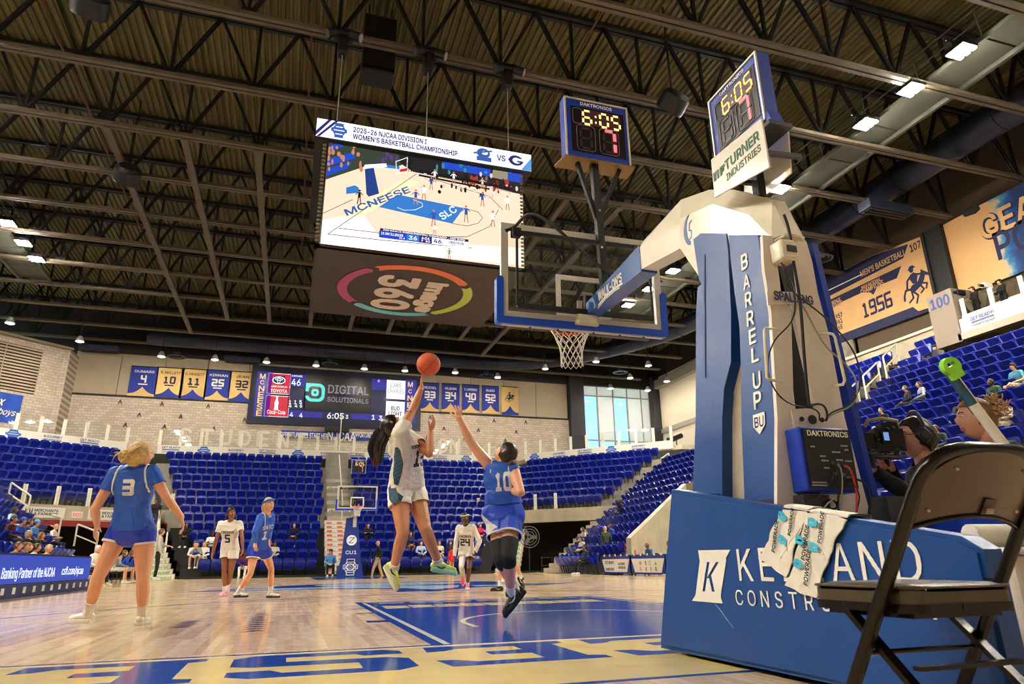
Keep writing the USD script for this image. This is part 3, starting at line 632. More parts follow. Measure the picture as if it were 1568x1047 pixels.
t, p = steps('aisle_stairs', (9.3, 27.1), (19.9, 35.5), (-.62, .78), 1.35, 0, 13, 'concrete corner aisle stairs up to the corner window')
struct('parapet_right', box((26.6, 5, 10.1), (26.85, 25.5, 11.25)), M_CONC, label=None); struct('parapet_cap', box((26.5, 5, 11.2), (27.0, 25.5, 11.34)), mat('cap_paint', '#d7cbb4', .6))
# sloping vomitory walls of bare concrete
def slope_wall(name, pts, th, nrm):
    P = [np.array(p, float) for p in pts]; n = np.array([*nrm, 0.])*th; v = np.vstack([P, np.array(P)+n]); k = len(P)
    f = [[0, i, i+1] for i in range(1, k-1)]+[[k, k+i+1, k+i] for i in range(1, k-1)]
    for i in range(k): j = (i+1) % k; f += [[i, i+k, j+k], [i, j+k, j]]
    return trimesh.Trimesh(v, np.array(f), process=False)
struct('vomitory_wall', slope_wall('w', [(10.45, 20.72, 0), (15.3, 23.95, 0), (15.3, 23.95, 4.05), (10.45, 20.72, 1.41)], .22, (-.55, .83)), M_CONC)
struct('vomitory_wall', slope_wall('w', [(15.3, 23.95, 0), (15.3, 19.8, 0), (15.3, 19.8, 4.3), (15.3, 23.95, 4.05)], .2, (1, 0)), M_CONC)
struct('vomitory_wall', slope_wall('w', [(10.9, 18.42, 0), (14.6, 18.6, 0), (14.6, 18.6, 2.6), (10.9, 18.42, 1.1)], .2, (0, -1)), M_CONC)
ls = Thing('left_stand', 'stepped seating deck of the left sideline', None, kind='structure')
for k in range(0, 9):
    x = -side_x(k)-.2; y1 = 24.0+k*1.25; y0 = 6
    ls.part('tread', box((x-.3, y0, zf(k)-.12), (x+.6, y1, zf(k))), M_TREADD); ls.part('riser', box((x+.6, y0, max(0, zf(k)-.62)), (x+.64, y1, zf(k))), M_CONCD)
    seat_row((x, y0+.05), (x, y1-.6), (-1, 0), zf(k), 'left')
struct('vomitory_wall', slope_wall('w', [(-9.3, 24.2, 0), (-17.6, 35.6, 0), (-17.6, 35.6, 3.2), (-9.3, 24.2, .45)], .2, (.8, .6)), M_CONC)
# ---- hand rails
def handrail(name, pts, label, r=.042, h=.95):
    """bent tube rails: feet given; top follows"""
    P = [np.array(p, float) for p in pts]; t = Thing(name, label, 'handrail', P[0]); up = np.array([0, 0, h])
    t.part('rail_tube', tube([P[0], P[0]+up*.97, P[0]+up+(P[-1]-P[0])*.03]+[P[-1]+up+(P[0]-P[-1])*.03, P[-1]+up*.97, P[-1]], r, 8), M_RAIL, 40)
    t.part('mid_rail', tube([P[0]+up*.5, P[-1]+up*.5], r*.8, 8), M_RAIL, 40); return t
def foot(px, py):
    r = ray(px, py); ts = np.linspace(8, 60, 2600); Q = CAM+ts[:, None]*r; e = Q[:, 2]-np.interp((Q[:, 0]-9.6)/TREAD, range(len(ZB)), [zf(k) for k in range(len(ZB))]); i = np.nonzero((e[:-1] > 0) & (e[1:] <= 0))[0]
    return Q[i[0] if len(i) else int(np.argmin(abs(e)))]
rl = [(foot(*a), foot(*b)) for a, b in (((896, 801), (911, 793)), ((929, 781), (945, 771)), ((959, 763), (973, 752)), ((988, 745), (1001, 735)), ((1014, 725), (1026, 716)))]
for i, (a, b) in enumerate(rl): handrail('handrail', (a, b), ['lowest', 'second lowest', 'middle', 'second highest', 'highest'][i]+' of the white handrails on the stairs up to the corner window')
for i, x in enumerate((18.4, 20.6, 22.4, 24.2)): handrail('handrail', ((x, yA(x)+.5, np.interp((x-9.6)/TREAD, range(len(ZB)), ZB)-.85), (x+1.25, yA(x)+.7, np.interp((x+1.25-9.6)/TREAD, range(len(ZB)), ZB)-.85)), ['lowest', 'second', 'third', 'topmost'][i]+' white handrail on the aisle of the right-hand stands', h=1.15)
handrail('handrail', ((-8.2, 30.3, .3), (-8.5, 32.2, 1.2)), 'lower white handrail on the stairs left of the far stand'); handrail('handrail', ((-8.9, 32.4, 1.3), (-9.3, 34.2, 2.3)), 'upper white handrail on the stairs left of the far stand')
for i, (a, b) in enumerate(((((40, 790), (10, 762))), (((88, 822), (62, 806))), (((145, 846), (113, 826))))):
    x = (-14.2, -13.2, -11.2)[i]; P, Q = at(a[0], a[1]+4, x=x), at(b[0], b[1]+10, x=x-1.3); handrail('handrail', (P, Q), ['highest', 'middle', 'lowest'][i]+' white handrail on the stairs behind the blue advertising board', h=1.0)
handrail('handrail', (at(935, 870, x=11.5), at(1040, 800, x=16.0)), 'long sloping white handrail on the bare concrete ramp wall', h=.9)
single('centre_handrail', tube([(-.1, 35.6, zf(6)), (-.1, 35.6, zf(6)+1.0), (-.1, 42, zf(13)+1.0), (-.1, 42, ZC+2.6)], .035, 8), M_RAIL, 'tall white centre handrail up the digicast stairs', 'handrail', smooth=40)
# ---- concourse slab, fascia with printed panels, glass railing
cs = Thing('concourse_floor', 'concrete concourse slab above the far stands', None, kind='structure')
conc = sg.Polygon([(-13.09, 42.75), (13.06, 42.75), (13.4, 41.4), (21.2, 33.4), (29.2, 33.4), (29.2, 50), (-19, 50), (-30, 40.2), (-30, 31), (-22, 36.6)])
cs.part('slab', poly3(conc, (0, 0, ZC-.32), UX, UY, .3), M_CONC)
M_FASC = mat('fascia_white', '#dcd5c6', .55); M_PRINT = mat('navy_print', '#1e3f86', .55); M_PRINTB = mat('blue_print', '#2464b8', .55); M_PRINTG = mat('grey_blue_print', '#5a6b8c', .6)
EMB = shapely.union_all([ellipse(0, 0, .5, .42), rect(-.34, -.5, .34, .5), rect(-.62, -.12, .62, .14)]).difference(shapely.union_all([rect(-.28, .2, .28, .28), rect(-.28, -.3, .28, -.22), rect(-.42, -.04, .42, .04)]))
def fascia(P0, P1, out, z0, z1, label, first=0, step=1.95, flip=False):
    P0, P1 = np.array([*P0, 0.]), np.array([*P1, 0.]); d = P1-P0; L = np.linalg.norm(d); d /= L; n = np.array([*out, 0.])
    t = Thing('fascia', label, None, kind='structure'); h = z1-z0
    t.part('board', poly3(rect(0, z0, L, z1), P0, d, (0, 0, 1.), -.06 if np.cross(d, [0, 0, 1.])@n > 0 else .06), M_FASC)
    k, u = first, step*.4
    def put(sh, m, nm): t.part(nm, poly3(sh, P0+n*(.012), d, (0, 0, 1.), .004), m)
    while u < L-.5:
        zc = (z0+z1)/2
        if k % 3 == 0: put(fit(text_shape('GET READY!', True), 1.05, h*.26, u, zc+h*.22), M_PRINT, 'printed_words'); put(fit(text_shape('CHAMPIONSHIP', True), 1.05, h*.17, u, zc-h*.27), M_PRINTG, 'printed_words'); put(rect(u-.5, zc-h*.1, u+.5, zc+h*.03), M_PRINTG, 'printed_words')
        elif k % 3 == 1: put(fit(EMB, .75, h*.9, u, zc), M_PRINTB, 'printed_emblem')
        else: put(fit(text_shape('#JOURNEY', True), .95, h*.24, u, zc+h*.17), M_PRINT, 'printed_words'); put(fit(text_shape('INTHEBOOK', True), .95, h*.24, u, zc-h*.2), M_PRINT, 'printed_words')
        u += step; k += 1
    return t
fascia((-11.35, 42.6), (11.9, 42.6), (0, -1), 7.42, 7.98, 'white printed fascia over the far stand', 0)
fascia(A_R+nR*.1, A_R+dR*10.9+nR*.1, nR, 7.45, 8.0, 'white printed fascia over the right corner', 1)
fascia(B_L+nLx*.1, A_L+nLx*.1, nLx, 7.45, 8.0, 'white printed fascia over the left corner', 2)
glass_rail('glass_railing', 'long glass railing above the far stand', (-11.3, 42.72), (11.9, 42.72), (0, -1), 8.0, 1.02, 1.22, drop=.0)
glass_rail('glass_railing', 'glass railing above the right corner stand', A_R-nR*.05, A_R+dR*10.8-nR*.05, nR, 8.0, 1.02, 1.25, drop=.0)
glass_rail('glass_railing', 'glass railing above the left corner stand', B_L-nLx*.05, A_L-nLx*.05, nLx, 8.0, 1.02, 1.25, drop=.0)
# letters on the glass
for ch, px in zip('STUDENTSECTION', (285, 318, 347, 376, 404, 435, 463, 0, 0, 0, 0, 0, 678, 697)):
    if not px: continue
    p = at(px, 657, y=42.68); single('glass_letter', poly3(fit(text_shape(ch, True), .78, 1.05, 0, 0), (p[0], 42.69, 8.62), UX, (0, 0, 1), .01), mat('letter_frost', '#d9cfba', .6), f'large pale letter {ch} fixed on the glass railing' if ch not in 'TN' else f'large pale letter N on the glass railing, {"left of the wall scoreboard" if px < 600 else "right of the raised arms"}' if ch == 'N' else f'large pale letter T on the glass railing, {"second" if px < 400 else "last"} letter of its word', 'letter')
# right-hand camera platform
pf = Thing('camera_platform', 'platform with a white printed front high in the right-hand stands', 'platform', (24.5, 10, 9.3))
pf.part('deck', box((24.6, -4, 10.0), (27.3, 16.0, 10.25)), M_CONC)
fascia((24.3, 15.3), (24.3, -3), (-1, 0), 9.75, 10.36, 'white printed fascia of the camera platform at the right', 0, 2.6)
pf.part('front_beam', box((24.3, -4, 9.45), (24.6, 15.5, 9.75)), mat('fascia_edge', '#a89a86', .6))
pf.part('end_pillar', box((24.3, 15.35, 9.4), (26.9, 16.6, 11.9)), mat('shaded_pillar', '#857767', .7)); pf.part('pillar_number', poly3(fit(text_shape('100', True), .95, .5, 0, 0), (24.29, 15.98, 11.45), (0, -1, 0), (0, 0, 1), .01), M_PRINT)  # pillar colour darkened to stand in for the shade on it
glass_rail('glass_railing', 'glass railing with stout pale posts on the right-hand camera platform', (24.5, 15.1), (24.5, -3), (-1, 0), 10.5, .85, 1.3, drop=.1)
pf.part('rail_curb', box((24.4, -4, 10.36), (24.7, 15.2, 10.52)), mat('post_paint', '#e4ddc8'))
single('black_column', cat([box((27.0, 17.25, 11), (27.3, 18.1, 16.4)), box((26.9, 17.1, 11), (27.35, 17.25, 16.4)), box((26.9, 18.1, 11), (27.35, 18.25, 16.4))]), M_STEEL, 'black steel column between the two gold wall banners', 'column')

# ---- the seats: those that show largest each stand alone, the rest are joined
seats = [s for s in seats]
P = np.array([[s[0], s[1], s[2]+.6] for s in seats]); pp = px_of(P)
inside = (pp[:, 2] > 0) & (pp[:, 0] > -15) & (pp[:, 0] < 1583) & (pp[:, 1] > -10) & (pp[:, 1] < 1057)
hid = ((pp[:, 0] > 1062) & (pp[:, 0] < 1262) & (pp[:, 1] > 340)) | ((pp[:, 0] > 1035) & (pp[:, 1] > 765)) | ((pp[:, 0] < 135) & (pp[:, 1] > 848))
keep = [i for i in range(len(seats)) if inside[i]]
vis = sorted([i for i in keep if not hid[i]], key=lambda i: pp[i, 2])
solo, rest = vis[:300], vis[300:]+[i for i in keep if hid[i]]
names = {'far': 'far-end stand', 'corner right': 'far right corner stand', 'corner left': 'far left corner stand', 'right far': 'right stand beyond the ramp', 'right near': 'right-hand bank', 'left': 'left sideline stand'}
s0 = None
for i in solo:
    x, y, z, hd, sec = seats[i]; lab, grp = f'plain blue plastic tip-up seat in the {names[sec]}', f'blue seats of the {names[sec]}'
    if s0 is None:
        s0 = Thing('stadium_seat', lab, 'seat', (0, 0, 0), group=grp, local=True)
        s0.part('backrest', SB, M_SEAT); s0.part('seat_pan', SPN, M_SEAT); s0.part('pedestal', SL, M_SEATD)
        o = UsdGeom.Xformable(s0.prim); o.GetOrderedXformOps()[0].Set(Gf.Vec3d(x, y, z)); o.AddRotateZOp().Set(math.degrees(hd))
    else: dup(s0, (x, y, z), hd, lab, None, grp)
pi = UsdGeom.PointInstancer.Define(stage, '/World/seat_rows'); keys(pi.GetPrim(), 'blue plastic tip-up seats in the more distant rows of the stands', 'seats', None, 'stuff')
for nm, me, m in (('backrest', SB, M_SEAT), ('seat_pan', SPN, M_SEAT), ('pedestal', SL, M_SEATD)):
    UsdGeom.Xform.Define(stage, '/World/seat_rows/seat'); v, f, n = meshkit.arrays(me); write('/World/seat_rows/seat/'+nm, v, f, n, m)
pi.CreatePrototypesRel().SetTargets([Sdf.Path('/World/seat_rows/seat')])
pi.CreateProtoIndicesAttr([0]*len(rest)); pi.CreatePositionsAttr([Gf.Vec3f(*map(float, seats[i][:3])) for i in rest])
pi.CreateOrientationsAttr([Gf.Quath(math.cos(seats[i][3]/2), 0, 0, math.sin(seats[i][3]/2)) for i in rest])
# ================================================================ BANNERS, SCOREBOARD, SIGNS
M_BNBLUE = mat('banner_blue', '#1b2f96', .7, vary=.05); M_BNGOLD = mat('banner_gold', '#d9b674', .7, vary=.05); M_BNWHITE = mat('banner_white', '#ece7da', .7); M_BNDARK = mat('banner_navy', '#151b45', .7)
XX, ZZ = np.array([1., 0, 0]), np.array([0, 0, 1.])
def tracer(plane, ox, oy, s):
    """returns f(points measured on an enlarged view of the photograph) -> coordinates in the plane (x,z) or (-y,z)"""
    k, val = plane
    def f(pts):
        out = []
        for (u, v) in pts:
            p = at(ox+u/s, oy+v/s, **{k: val}); out.append((p[0] if k == 'y' else -p[1], p[2]))
        return out
    return f
def onplane(plane, sh, off=0., depth=.004):
    """lay a shape in plane ('y', v) facing -y or ('x', v) facing -x"""
    k, val = plane
    if k == 'y': return poly3(sh, (0, val-off, 0), XX, ZZ, depth)
    return poly3(sh, (val-off, 0, 0), (0, -1., 0), ZZ, depth)
# ---- number banners on the far wall
def banner(x0, x1, z0, z1, blue, num, name, label, mustang=False):
    b, a = (M_BNBLUE, M_BNGOLD) if blue else (M_BNGOLD, M_BNBLUE); t = Thing('number_banner', label, 'banner', ((x0+x1)/2, 49.9, z0), group=None)
    pl = ('y', 49.93); w, h, cx = x1-x0, z1-z0, (x0+x1)/2
    t.part('cloth', onplane(pl, rect(x0, z0, x1, z1), 0, .03), b)
    t.part('swag', onplane(pl, sg.Polygon([(x0, z0)]+[(x0, z0+.08*h)]+[(x0+w/2*u, z0+.08*h+.24*h*u**2.4) for u in np.linspace(.2, 1, 6)]+[(x1-w/2*u, z0+.08*h+.24*h*u**2.4) for u in np.linspace(1, .2, 6)]+[(x1, z0+.08*h), (x1, z0)]), .03, .006), a)
    ink = M_BNWHITE if blue else M_BNDARK
    if num: t.part('number', onplane(pl, fit(block_digits(num, .62, .27), None, h*.25, cx, z0+h*.58), .03, .006), ink)
    if name: t.part('name_print', onplane(pl, fit(text_shape(name, True), min(w*.72, .16*w*len(name)*.8), h*.085, cx, z0+h*.83), .03, .006), ink)
    if num: t.part('small_print', onplane(pl, rect(cx-w*.17, z0+h*.38, cx+w*.17, z0+h*.42), .03, .005), ink)
    if mustang: t.part('rider_emblem', onplane(pl, mustang_shape(cx, z0+h*.62, w*.6, h*.38), .03, .006), M_BNDARK)
    t.part('hem_rod', tube([(x0, 49.9, z1), (x1, 49.9, z1)], .035, 8), M_STEEL); return t
def mustang_shape(cx, cy, w, h):
    """a rider on a bucking horse"""
    horse = shapely.union_all([sg.Polygon([(.2, .34), (.3, .46), (.55, .52), (.68, .7), (.73, .86), (.78, .8), (.98, .62), (.94, .56), (.83, .62), (.76, .48), (.66, .36), (.45, .26), (.3, .2)]), stroke([(.66, .42), (.84, .34), (.78, .2)], .06), stroke([(.6, .38), (.7, .2), (.58, .12)], .055), stroke([(.3, .28), (.46, .08), (.36, -.14)], .06), stroke([(.26, .28), (.28, .06), (.12, -.04)], .06), stroke([(.24, .36), (.06, .38), (-.02, .22), (-.04, .08)], .07)])
    rider = shapely.union_all([sg.Polygon([(.36, .5), (.5, .5), (.58, .72), (.48, .86), (.36, .84), (.28, .7)]), sg.Point(.4, .95).buffer(.075), sg.Polygon([(.26, .98), (.56, 1.0), (.48, 1.1), (.36, 1.1)]), stroke([(.36, .8), (.18, .66), (.12, .4)], .07), stroke([(.5, .78), (.66, .72), (.76, .74)], .06)])
    return fit(shapely.union_all([horse, rider]), w, h, cx, cy)
T0 = tracer(('y', 49.93), 0, 480, 3.267); T1 = tracer(('y', 49.93), 380, 520, 3.267)
for T, u0, v0, u1, v1, blue, num, nm, lab in ((T0, 655, 258, 779, 414, True, '4', 'DUMARS', 'blue hanging banner numbered 4 at the left end of the row'), (T0, 786, 264, 910, 420, False, '10', 'R. MALLETT', 'gold hanging banner numbered 10, second from the left end'), (T0, 908, 271, 1028, 428, False, '11', 'C. HAGGETT', 'gold hanging banner numbered 11, in the middle of the left five'),
        (T0, 1030, 277, 1148, 434, True, '25', 'KIRNAN', 'blue hanging banner numbered 25, between two gold ones'), (T0, 1150, 284, 1268, 442, False, '32', 'JEAN', 'gold hanging banner numbered 32 left of the scoreboard'), (T1, 862, 210, 957, 358, True, '33', 'REIGEL', 'blue hanging banner numbered 33 right of the scoreboard'),
        (T1, 965, 215, 1060, 362, True, '34', 'GLENN', 'blue hanging banner numbered 34 above the raised hands'), (T1, 1066, 220, 1160, 366, True, '40', 'K. LAWRENCE', 'blue hanging banner numbered 40, in the middle of the right five'), (T1, 1166, 226, 1258, 370, True, '52', 'RUDD', 'blue hanging banner numbered 52 beside the gold rider banner'), (T1, 1263, 230, 1356, 376, False, '', '', 'gold hanging banner with a rider and horse emblem and no number')):
    (x0, z1), (x1, z0) = T([(u0, v0+3), (u1, v1+3)]); banner(x0+.07, x1-.07, z0, z1, blue, num, nm, lab, mustang=not num)
# ---- wall scoreboard
sbd = Thing('wall_scoreboard', 'wide wall scoreboard with two sponsor columns and a black video panel', 'scoreboard', (0, 49.8, 11.2)); PS = ('y', 49.7); TS = tracer(PS, 380, 520, 3.267)
def srect(u0, v0, u1, v1):
    (x0, z1), (x1, z0) = TS([(u0, v0), (u1, v1)]); return rect(x0, z0, x1, z1)
sbd.part('case', box((-6.75, 49.72, 11.0), (6.75, 49.98, 15.65)), mat('scoreboard_case', '#0e1030', .4))
G = lambda n, c, s=SCREEN: glow(n, c, s)
def sp(name, sh, m, off=0.): return sbd.part(name, onplane(PS, sh, off, .006), m)
L_BLUE, L_NAVY, L_WHITE, L_RED, L_GOLD, L_BLACK, L_TEAL = G('led_blue', '#1a1f9c', .9), G('led_navy', '#0d0f4f', .7), G('led_white', '#f4f4f0', 1.15), G('led_red', '#d81e3c', 1.0), G('led_gold', '#f2c25c', 1.1), G('led_black', '#0c0b0d', .6), G('led_teal', '#4fd6cf', 1.2)
(xa, za), (xb, zb_) = TS([(62, 160), (95, 385)])
for (u0, u1) in ((48, 102), (788, 836)):
    sp('name_panel', srect(u0, 158 if u0 < 100 else 200, u1, 388 if u0 < 100 else 420), L_BLUE)
    (xc, z1), (_, z0) = TS([((u0+u1)/2, 168 if u0 < 100 else 207), (0, 380 if u0 < 100 else 414)])
    for i, ch in enumerate('McNEESE'):
        zc = z1+(z0-z1)*(i+.5)/7; sp('panel_letter', fit(text_shape(ch if ch != 'c' else 'C', True), .42 if ch != 'c' else .3, .44 if ch != 'c' else .34, xc, zc), L_GOLD, .006)
sp('sponsor_panel', srect(106, 168, 204, 272), L_RED); sp('sponsor_panel', srect(92, 280, 198, 386), L_RED)
sp('sponsor_border', srect(103, 165, 207, 275).difference(srect(106, 168, 204, 272)), L_WHITE); sp('sponsor_border', srect(89, 277, 200, 389).difference(srect(92, 280, 198, 386)), L_WHITE)
sp('sponsor_badge', srect(128, 178, 182, 226), L_NAVY, .006); (tx, tz), = TS([(154, 203)])
ov = ellipse(tx, tz, .5, .32); sp('oval_emblem', shapely.union_all([ov.difference(ellipse(tx, tz, .42, .25)), ellipse(tx, tz+.08, .3, .1).difference(ellipse(tx, tz+.08, .23, .06)), ellipse(tx, tz, .12, .28).difference(ellipse(tx, tz, .07, .22))]), L_WHITE, .012)
(tx, tz), = TS([(154, 255)]); sp('sponsor_word', fit(text_shape('TOYOTA', True), 1.25, .26, tx, tz-.02), L_WHITE, .006); sp('sponsor_word', fit(text_shape('LAKE CHARLES', True), 1.2, .13, tx, tz+.33), L_WHITE, .006)
(tx, tz), = TS([(142, 318)]); sp('bottle_emblem', shapely.union_all([rect(tx-.07, tz+.25, tx+.07, tz+.6), sg.Polygon([(tx-.07, tz+.3), (tx-.16, tz+.02), (tx-.13, tz-.2), (tx-.17, tz-.55), (tx+.17, tz-.55), (tx+.13, tz-.2), (tx+.16, tz+.02), (tx+.07, tz+.3)])]), L_WHITE, .006)
(tx, tz), = TS([(140, 362)]); sp('sponsor_word', fit(text_shape('Coca-Cola', True), 1.35, .32, tx, tz), L_WHITE, .006)
sp('score_panel', srect(212, 172, 286, 236), L_BLUE); (tx, tz), = TS([(240, 213)]); sp('score_digits', fit(text_shape('46', True), .72, .55, tx, tz), L_WHITE, .006); (tx, tz), = TS([(246, 182)]); sp('score_word', fit(text_shape('HOME', True), .8, .16, tx, tz), L_WHITE, .006)
sp('stat_panel', srect(204, 242, 282, 346), L_NAVY); sp('stat_panel', srect(196, 352, 274, 388), L_BLUE); sp('stat_panel', srect(278, 358, 370, 392), L_BLUE); sp('clock_panel', srect(374, 360, 512, 398), L_NAVY); sp('stat_panel', srect(516, 368, 610, 402), L_BLUE); sp('stat_panel', srect(614, 372, 686, 404), L_BLUE)
sp('stat_panel', srect(618, 262, 688, 366), L_NAVY); sp('score_panel', srect(620, 194, 690, 254), L_BLUE)
for (u, v, s, h) in ((210, 312, '1', .3), (236, 312, '1', .3), (262, 312, '5', .3), (210, 330, '4', .3), (240, 330, '4', .3), (264, 330, '6', .3), (216, 374, '4', .36), (264, 378, '4', .36), (437, 381, '6:05', .5), (494, 386, '3', .32), (626, 388, '1', .4), (662, 392, '3', .4), (653, 206, '0', .22)):
    (tx, tz), = TS([(u, v)]); sp('score_digits', fit(text_shape(s, True), None, h, tx, tz), L_WHITE, .006)
sp('video_panel', srect(288, 176, 612, 362), L_BLACK)
(tx, tz), = TS([(335, 264)]); d_ = rrect(tx-.75, tz-.75, tx+.75, tz+.75, .5).union(rect(tx-.75, tz, tx-.3, tz+.75)).difference(shapely.union_all([rrect(tx-.5, tz-.5, tx+.5, tz+.5, .3), rect(tx-.8, tz-.3, tx-.4, tz+.05)]))
sp('round_letter_emblem', shapely.union_all([d_, rrect(tx-.3, tz-.3, tx+.28, tz+.28, .2).difference(rrect(tx-.1, tz-.1, tx+.1, tz+.1, .05))]), L_TEAL, .006)
(tx, tz), = TS([(503, 252)]); w1 = fit(text_shape('DIGITAL', True), 3.25, .72, tx, tz); sp('video_words', w1.difference(w1.buffer(-.06)), G('led_grey', '#8d86a0', .9), .006)
(tx, tz), = TS([(500, 303)]); w1 = fit(text_shape('SOLUTIONALS', True), 3.25, .42, tx, tz); sp('video_words', w1.difference(w1.buffer(-.045)), G('led_grey', '#8d86a0', .9), .006)
sp('sponsor_panel', srect(694, 200, 784, 300), L_WHITE); sp('sponsor_panel', srect(690, 306, 780, 408), L_WHITE)
(tx, tz), = TS([(740, 232)]); GREY = G('led_print_grey', '#7c8f9c', .8); sp('sponsor_word', fit(text_shape('LAKE'), .9, .36, tx, tz+.05), GREY, .006); sp('sponsor_word', fit(text_shape('CHARLES'), 1.3, .36, tx, tz-.45), GREY, .006)
(tx, tz), = TS([(737, 345)]); sp('sponsor_word', fit(text_shape('BUD', True), .7, .36, tx, tz+.02), L_NAVY, .006); sp('sponsor_word', fit(text_shape('LIGHT', True), 1.1, .36, tx, tz-.42), L_NAVY, .006)
single('black_speaker_box', rbox((-.9, 49.4, 10.6), (1.0, 49.9, 10.95), .03), M_BLACK, 'small black box fixed under the wall scoreboard', 'speaker')
# ---- blue slogan banner on the wall behind the glass
TB = tracer(('y', 49.85), 380, 520, 3.267); (x0, z1), (x1, z0) = TB([(166, 452), (700, 508)])
ob = Thing('slogan_banner', 'long blue slogan banner on the wall under the scoreboard', 'banner', ((x0+x1)/2, 49.9, z0)); PB = ('y', 49.88)
ob.part('cloth', onplane(PB, rect(x0, z0, x1, z1), 0, .03), M_BNBLUE)
for u, s, w in ((285, 'OPPORTUNITIES START HERE', 240), (613, 'OPPORTUNITIES START', 165)):
    (tx, tz), (tx2, _) = TB([(u, 478), (u+w, 478)]); ob.part('slogan_words', onplane(PB, fit(text_shape(s, True), tx2-tx, .42, tx, tz), .03, .006), M_BNWHITE)
(tx, tz), = TB([(468, 482)]); ob.part('slogan_emblem', onplane(PB, fit(text_shape('NJCAA', True), 2.2, .75, tx, tz), .03, .006), M_BNWHITE)
# ---- gold champions banner and painted banner on the right wall
PR = ('x', 27.2); TR8 = tracer(PR, 1240, 360, 5.82); TR6 = tracer(PR, 1430, 280, 4.36)
M_GOLDB = mat('gold_cloth', '#d8a970', .75, vary=.07, nscale=1.5, bump=.3, bscale=1.2)
chb = Thing('champions_banner', 'gold and navy champions banner listing 1956 with a rider emblem', 'banner', (27.2, 22, 12))
g0 = sg.Polygon(TR8([(95, 420), (560, 180), (1030, 0), (1165, 615), (190, 940)]))
chb.part('cloth', onplane(PR, g0, 0, .04), M_GOLDB)
def cb(name, pts, m, o=.04): chb.part(name, onplane(PR, sg.Polygon(TR8(pts)), o, .006), m)
cb('navy_band', [(95, 420), (560, 185), (880, 80), (838, 205), (110, 580)], M_BNDARK); cb('navy_band', [(118, 608), (820, 275), (780, 385), (640, 440), (600, 470), (572, 532), (545, 510), (470, 512), (300, 590), (210, 650), (180, 708), (140, 680)], M_BNDARK)
cb('navy_band', [(190, 945), (180, 1000), (1170, 640), (1165, 615), (985, 685), (925, 640), (230, 905)], M_BNDARK); chb.part('thin_line', onplane(PR, stroke(TR8([(105, 525), (470, 350)]), .06), .05, .006), M_BNWHITE)
def sheared(txt, c, w, h, m, name, thing=chb, T=TR8, P=PR, k=None, bold=True, off=.048):
    (u, v), = T([c]); thing.part(name, onplane(P, fit(text_shape(txt, bold), w, h, u, v), off, .006), m)
sheared("MEN'S BASKETBALL", (650, 252), 3.1, .36, M_GOLDB, 'banner_words'); sheared('NAIA NATIONAL', (550, 430), 1.35, .2, M_GOLDB, 'banner_words'); sheared('CHAMPIONS', (558, 465), 1.6, .3, M_GOLDB, 'banner_words')
sheared('CONFERENCE', (200, 605), 1.4, .2, M_GOLDB, 'banner_words'); sheared('CHAMPIONSHIPS', (190, 645), 1.9, .28, M_GOLDB, 'banner_words')
(u, v), = TR8([(605, 620)]); chb.part('year_print', onplane(PR, fit(block_digits('1956', .55, .2), 2.0, .9, u, v), .045, .006), M_BNDARK)
for i, s in enumerate(('1956 1957', '1960 1961', '1963 1968')): sheared(s, (212, 742+i*52), 1.5, .3, M_BNDARK, 'year_print')
(u, v), = TR8([(950, 435)]); chb.part('rider_emblem', onplane(PR, mustang_shape(u, v, 1.75, 2.1), .045, .006), M_BNDARK); sheared('107', (945, 100), .65, .42, M_BNDARK, 'section_number')
def cloud_mat():
    n = {'tc': ('geometry', {}), 'nz': ('noise_texture', {'scale': .55, 'detail': 6., 'roughness': .65}), 'sx': ('separate_xyz', {}), 'mr': ('map_range', {'from_min': 16.0, 'from_max': 13.4, 'to_min': -.34, 'to_max': .3}), 'ad': ('math', {'math_type': 'add'}),
         'rp': ('rgb_ramp', {'ramp': [(.42, lin('#d8a970')), (.5, lin('#b8a890')), (.56, lin('#3f86a8')), (.66, lin('#134a8a')), (.8, lin('#0c2c5e'))]}), 'p': ('principled_bsdf', {'roughness': .7})}
    return usdkit.material(stage, '/World/Looks/cloud_print', n, [('tc.position', 'nz.vector'), ('tc.position', 'sx.vector'), ('sx.y', 'mr.value'), ('nz.fac', 'ad.value1'), ('mr.result', 'ad.value2'), ('ad.value', 'rp.fac'), ('rp.color', 'p.base_color')], surface='p.BSDF')
pk = Thing('slogan_wall_banner', 'big gold wall banner with blue paint clouds and block words', 'banner', (27.2, 13, 12))
pk.part('cloth', onplane(PR, sg.Polygon(TR6([(25, 303), (190, 215), (310, 150), (640, -20), (1000, -200), (1000, 400), (602, 590), (130, 770)])), 0, .04), cloud_mat())
pk.part('roof_notch', onplane(PR, sg.Polygon(TR6([(195, 205), (300, 145), (315, 175), (285, 205), (215, 228)])), .041, .05), M_BLACK)
for s_, q, w, h, m in (('GEAUX', (312, 315), 4.4, 1.2, M_GOLDB), ('POKES', (415, 430), 4.4, 1.4, M_BNDARK)):
    (u, v), = TR6([q]); sh = fit(text_shape(s_, True), w, h, u+w/2, v)
    if m is M_GOLDB: pk.part('letter_shadow', onplane(PR, affinity.translate(sh.buffer(.05), .05, -.05), .044, .004), M_BNDARK)
    pk.part('banner_words', onplane(PR, sh, .05, .006), m)
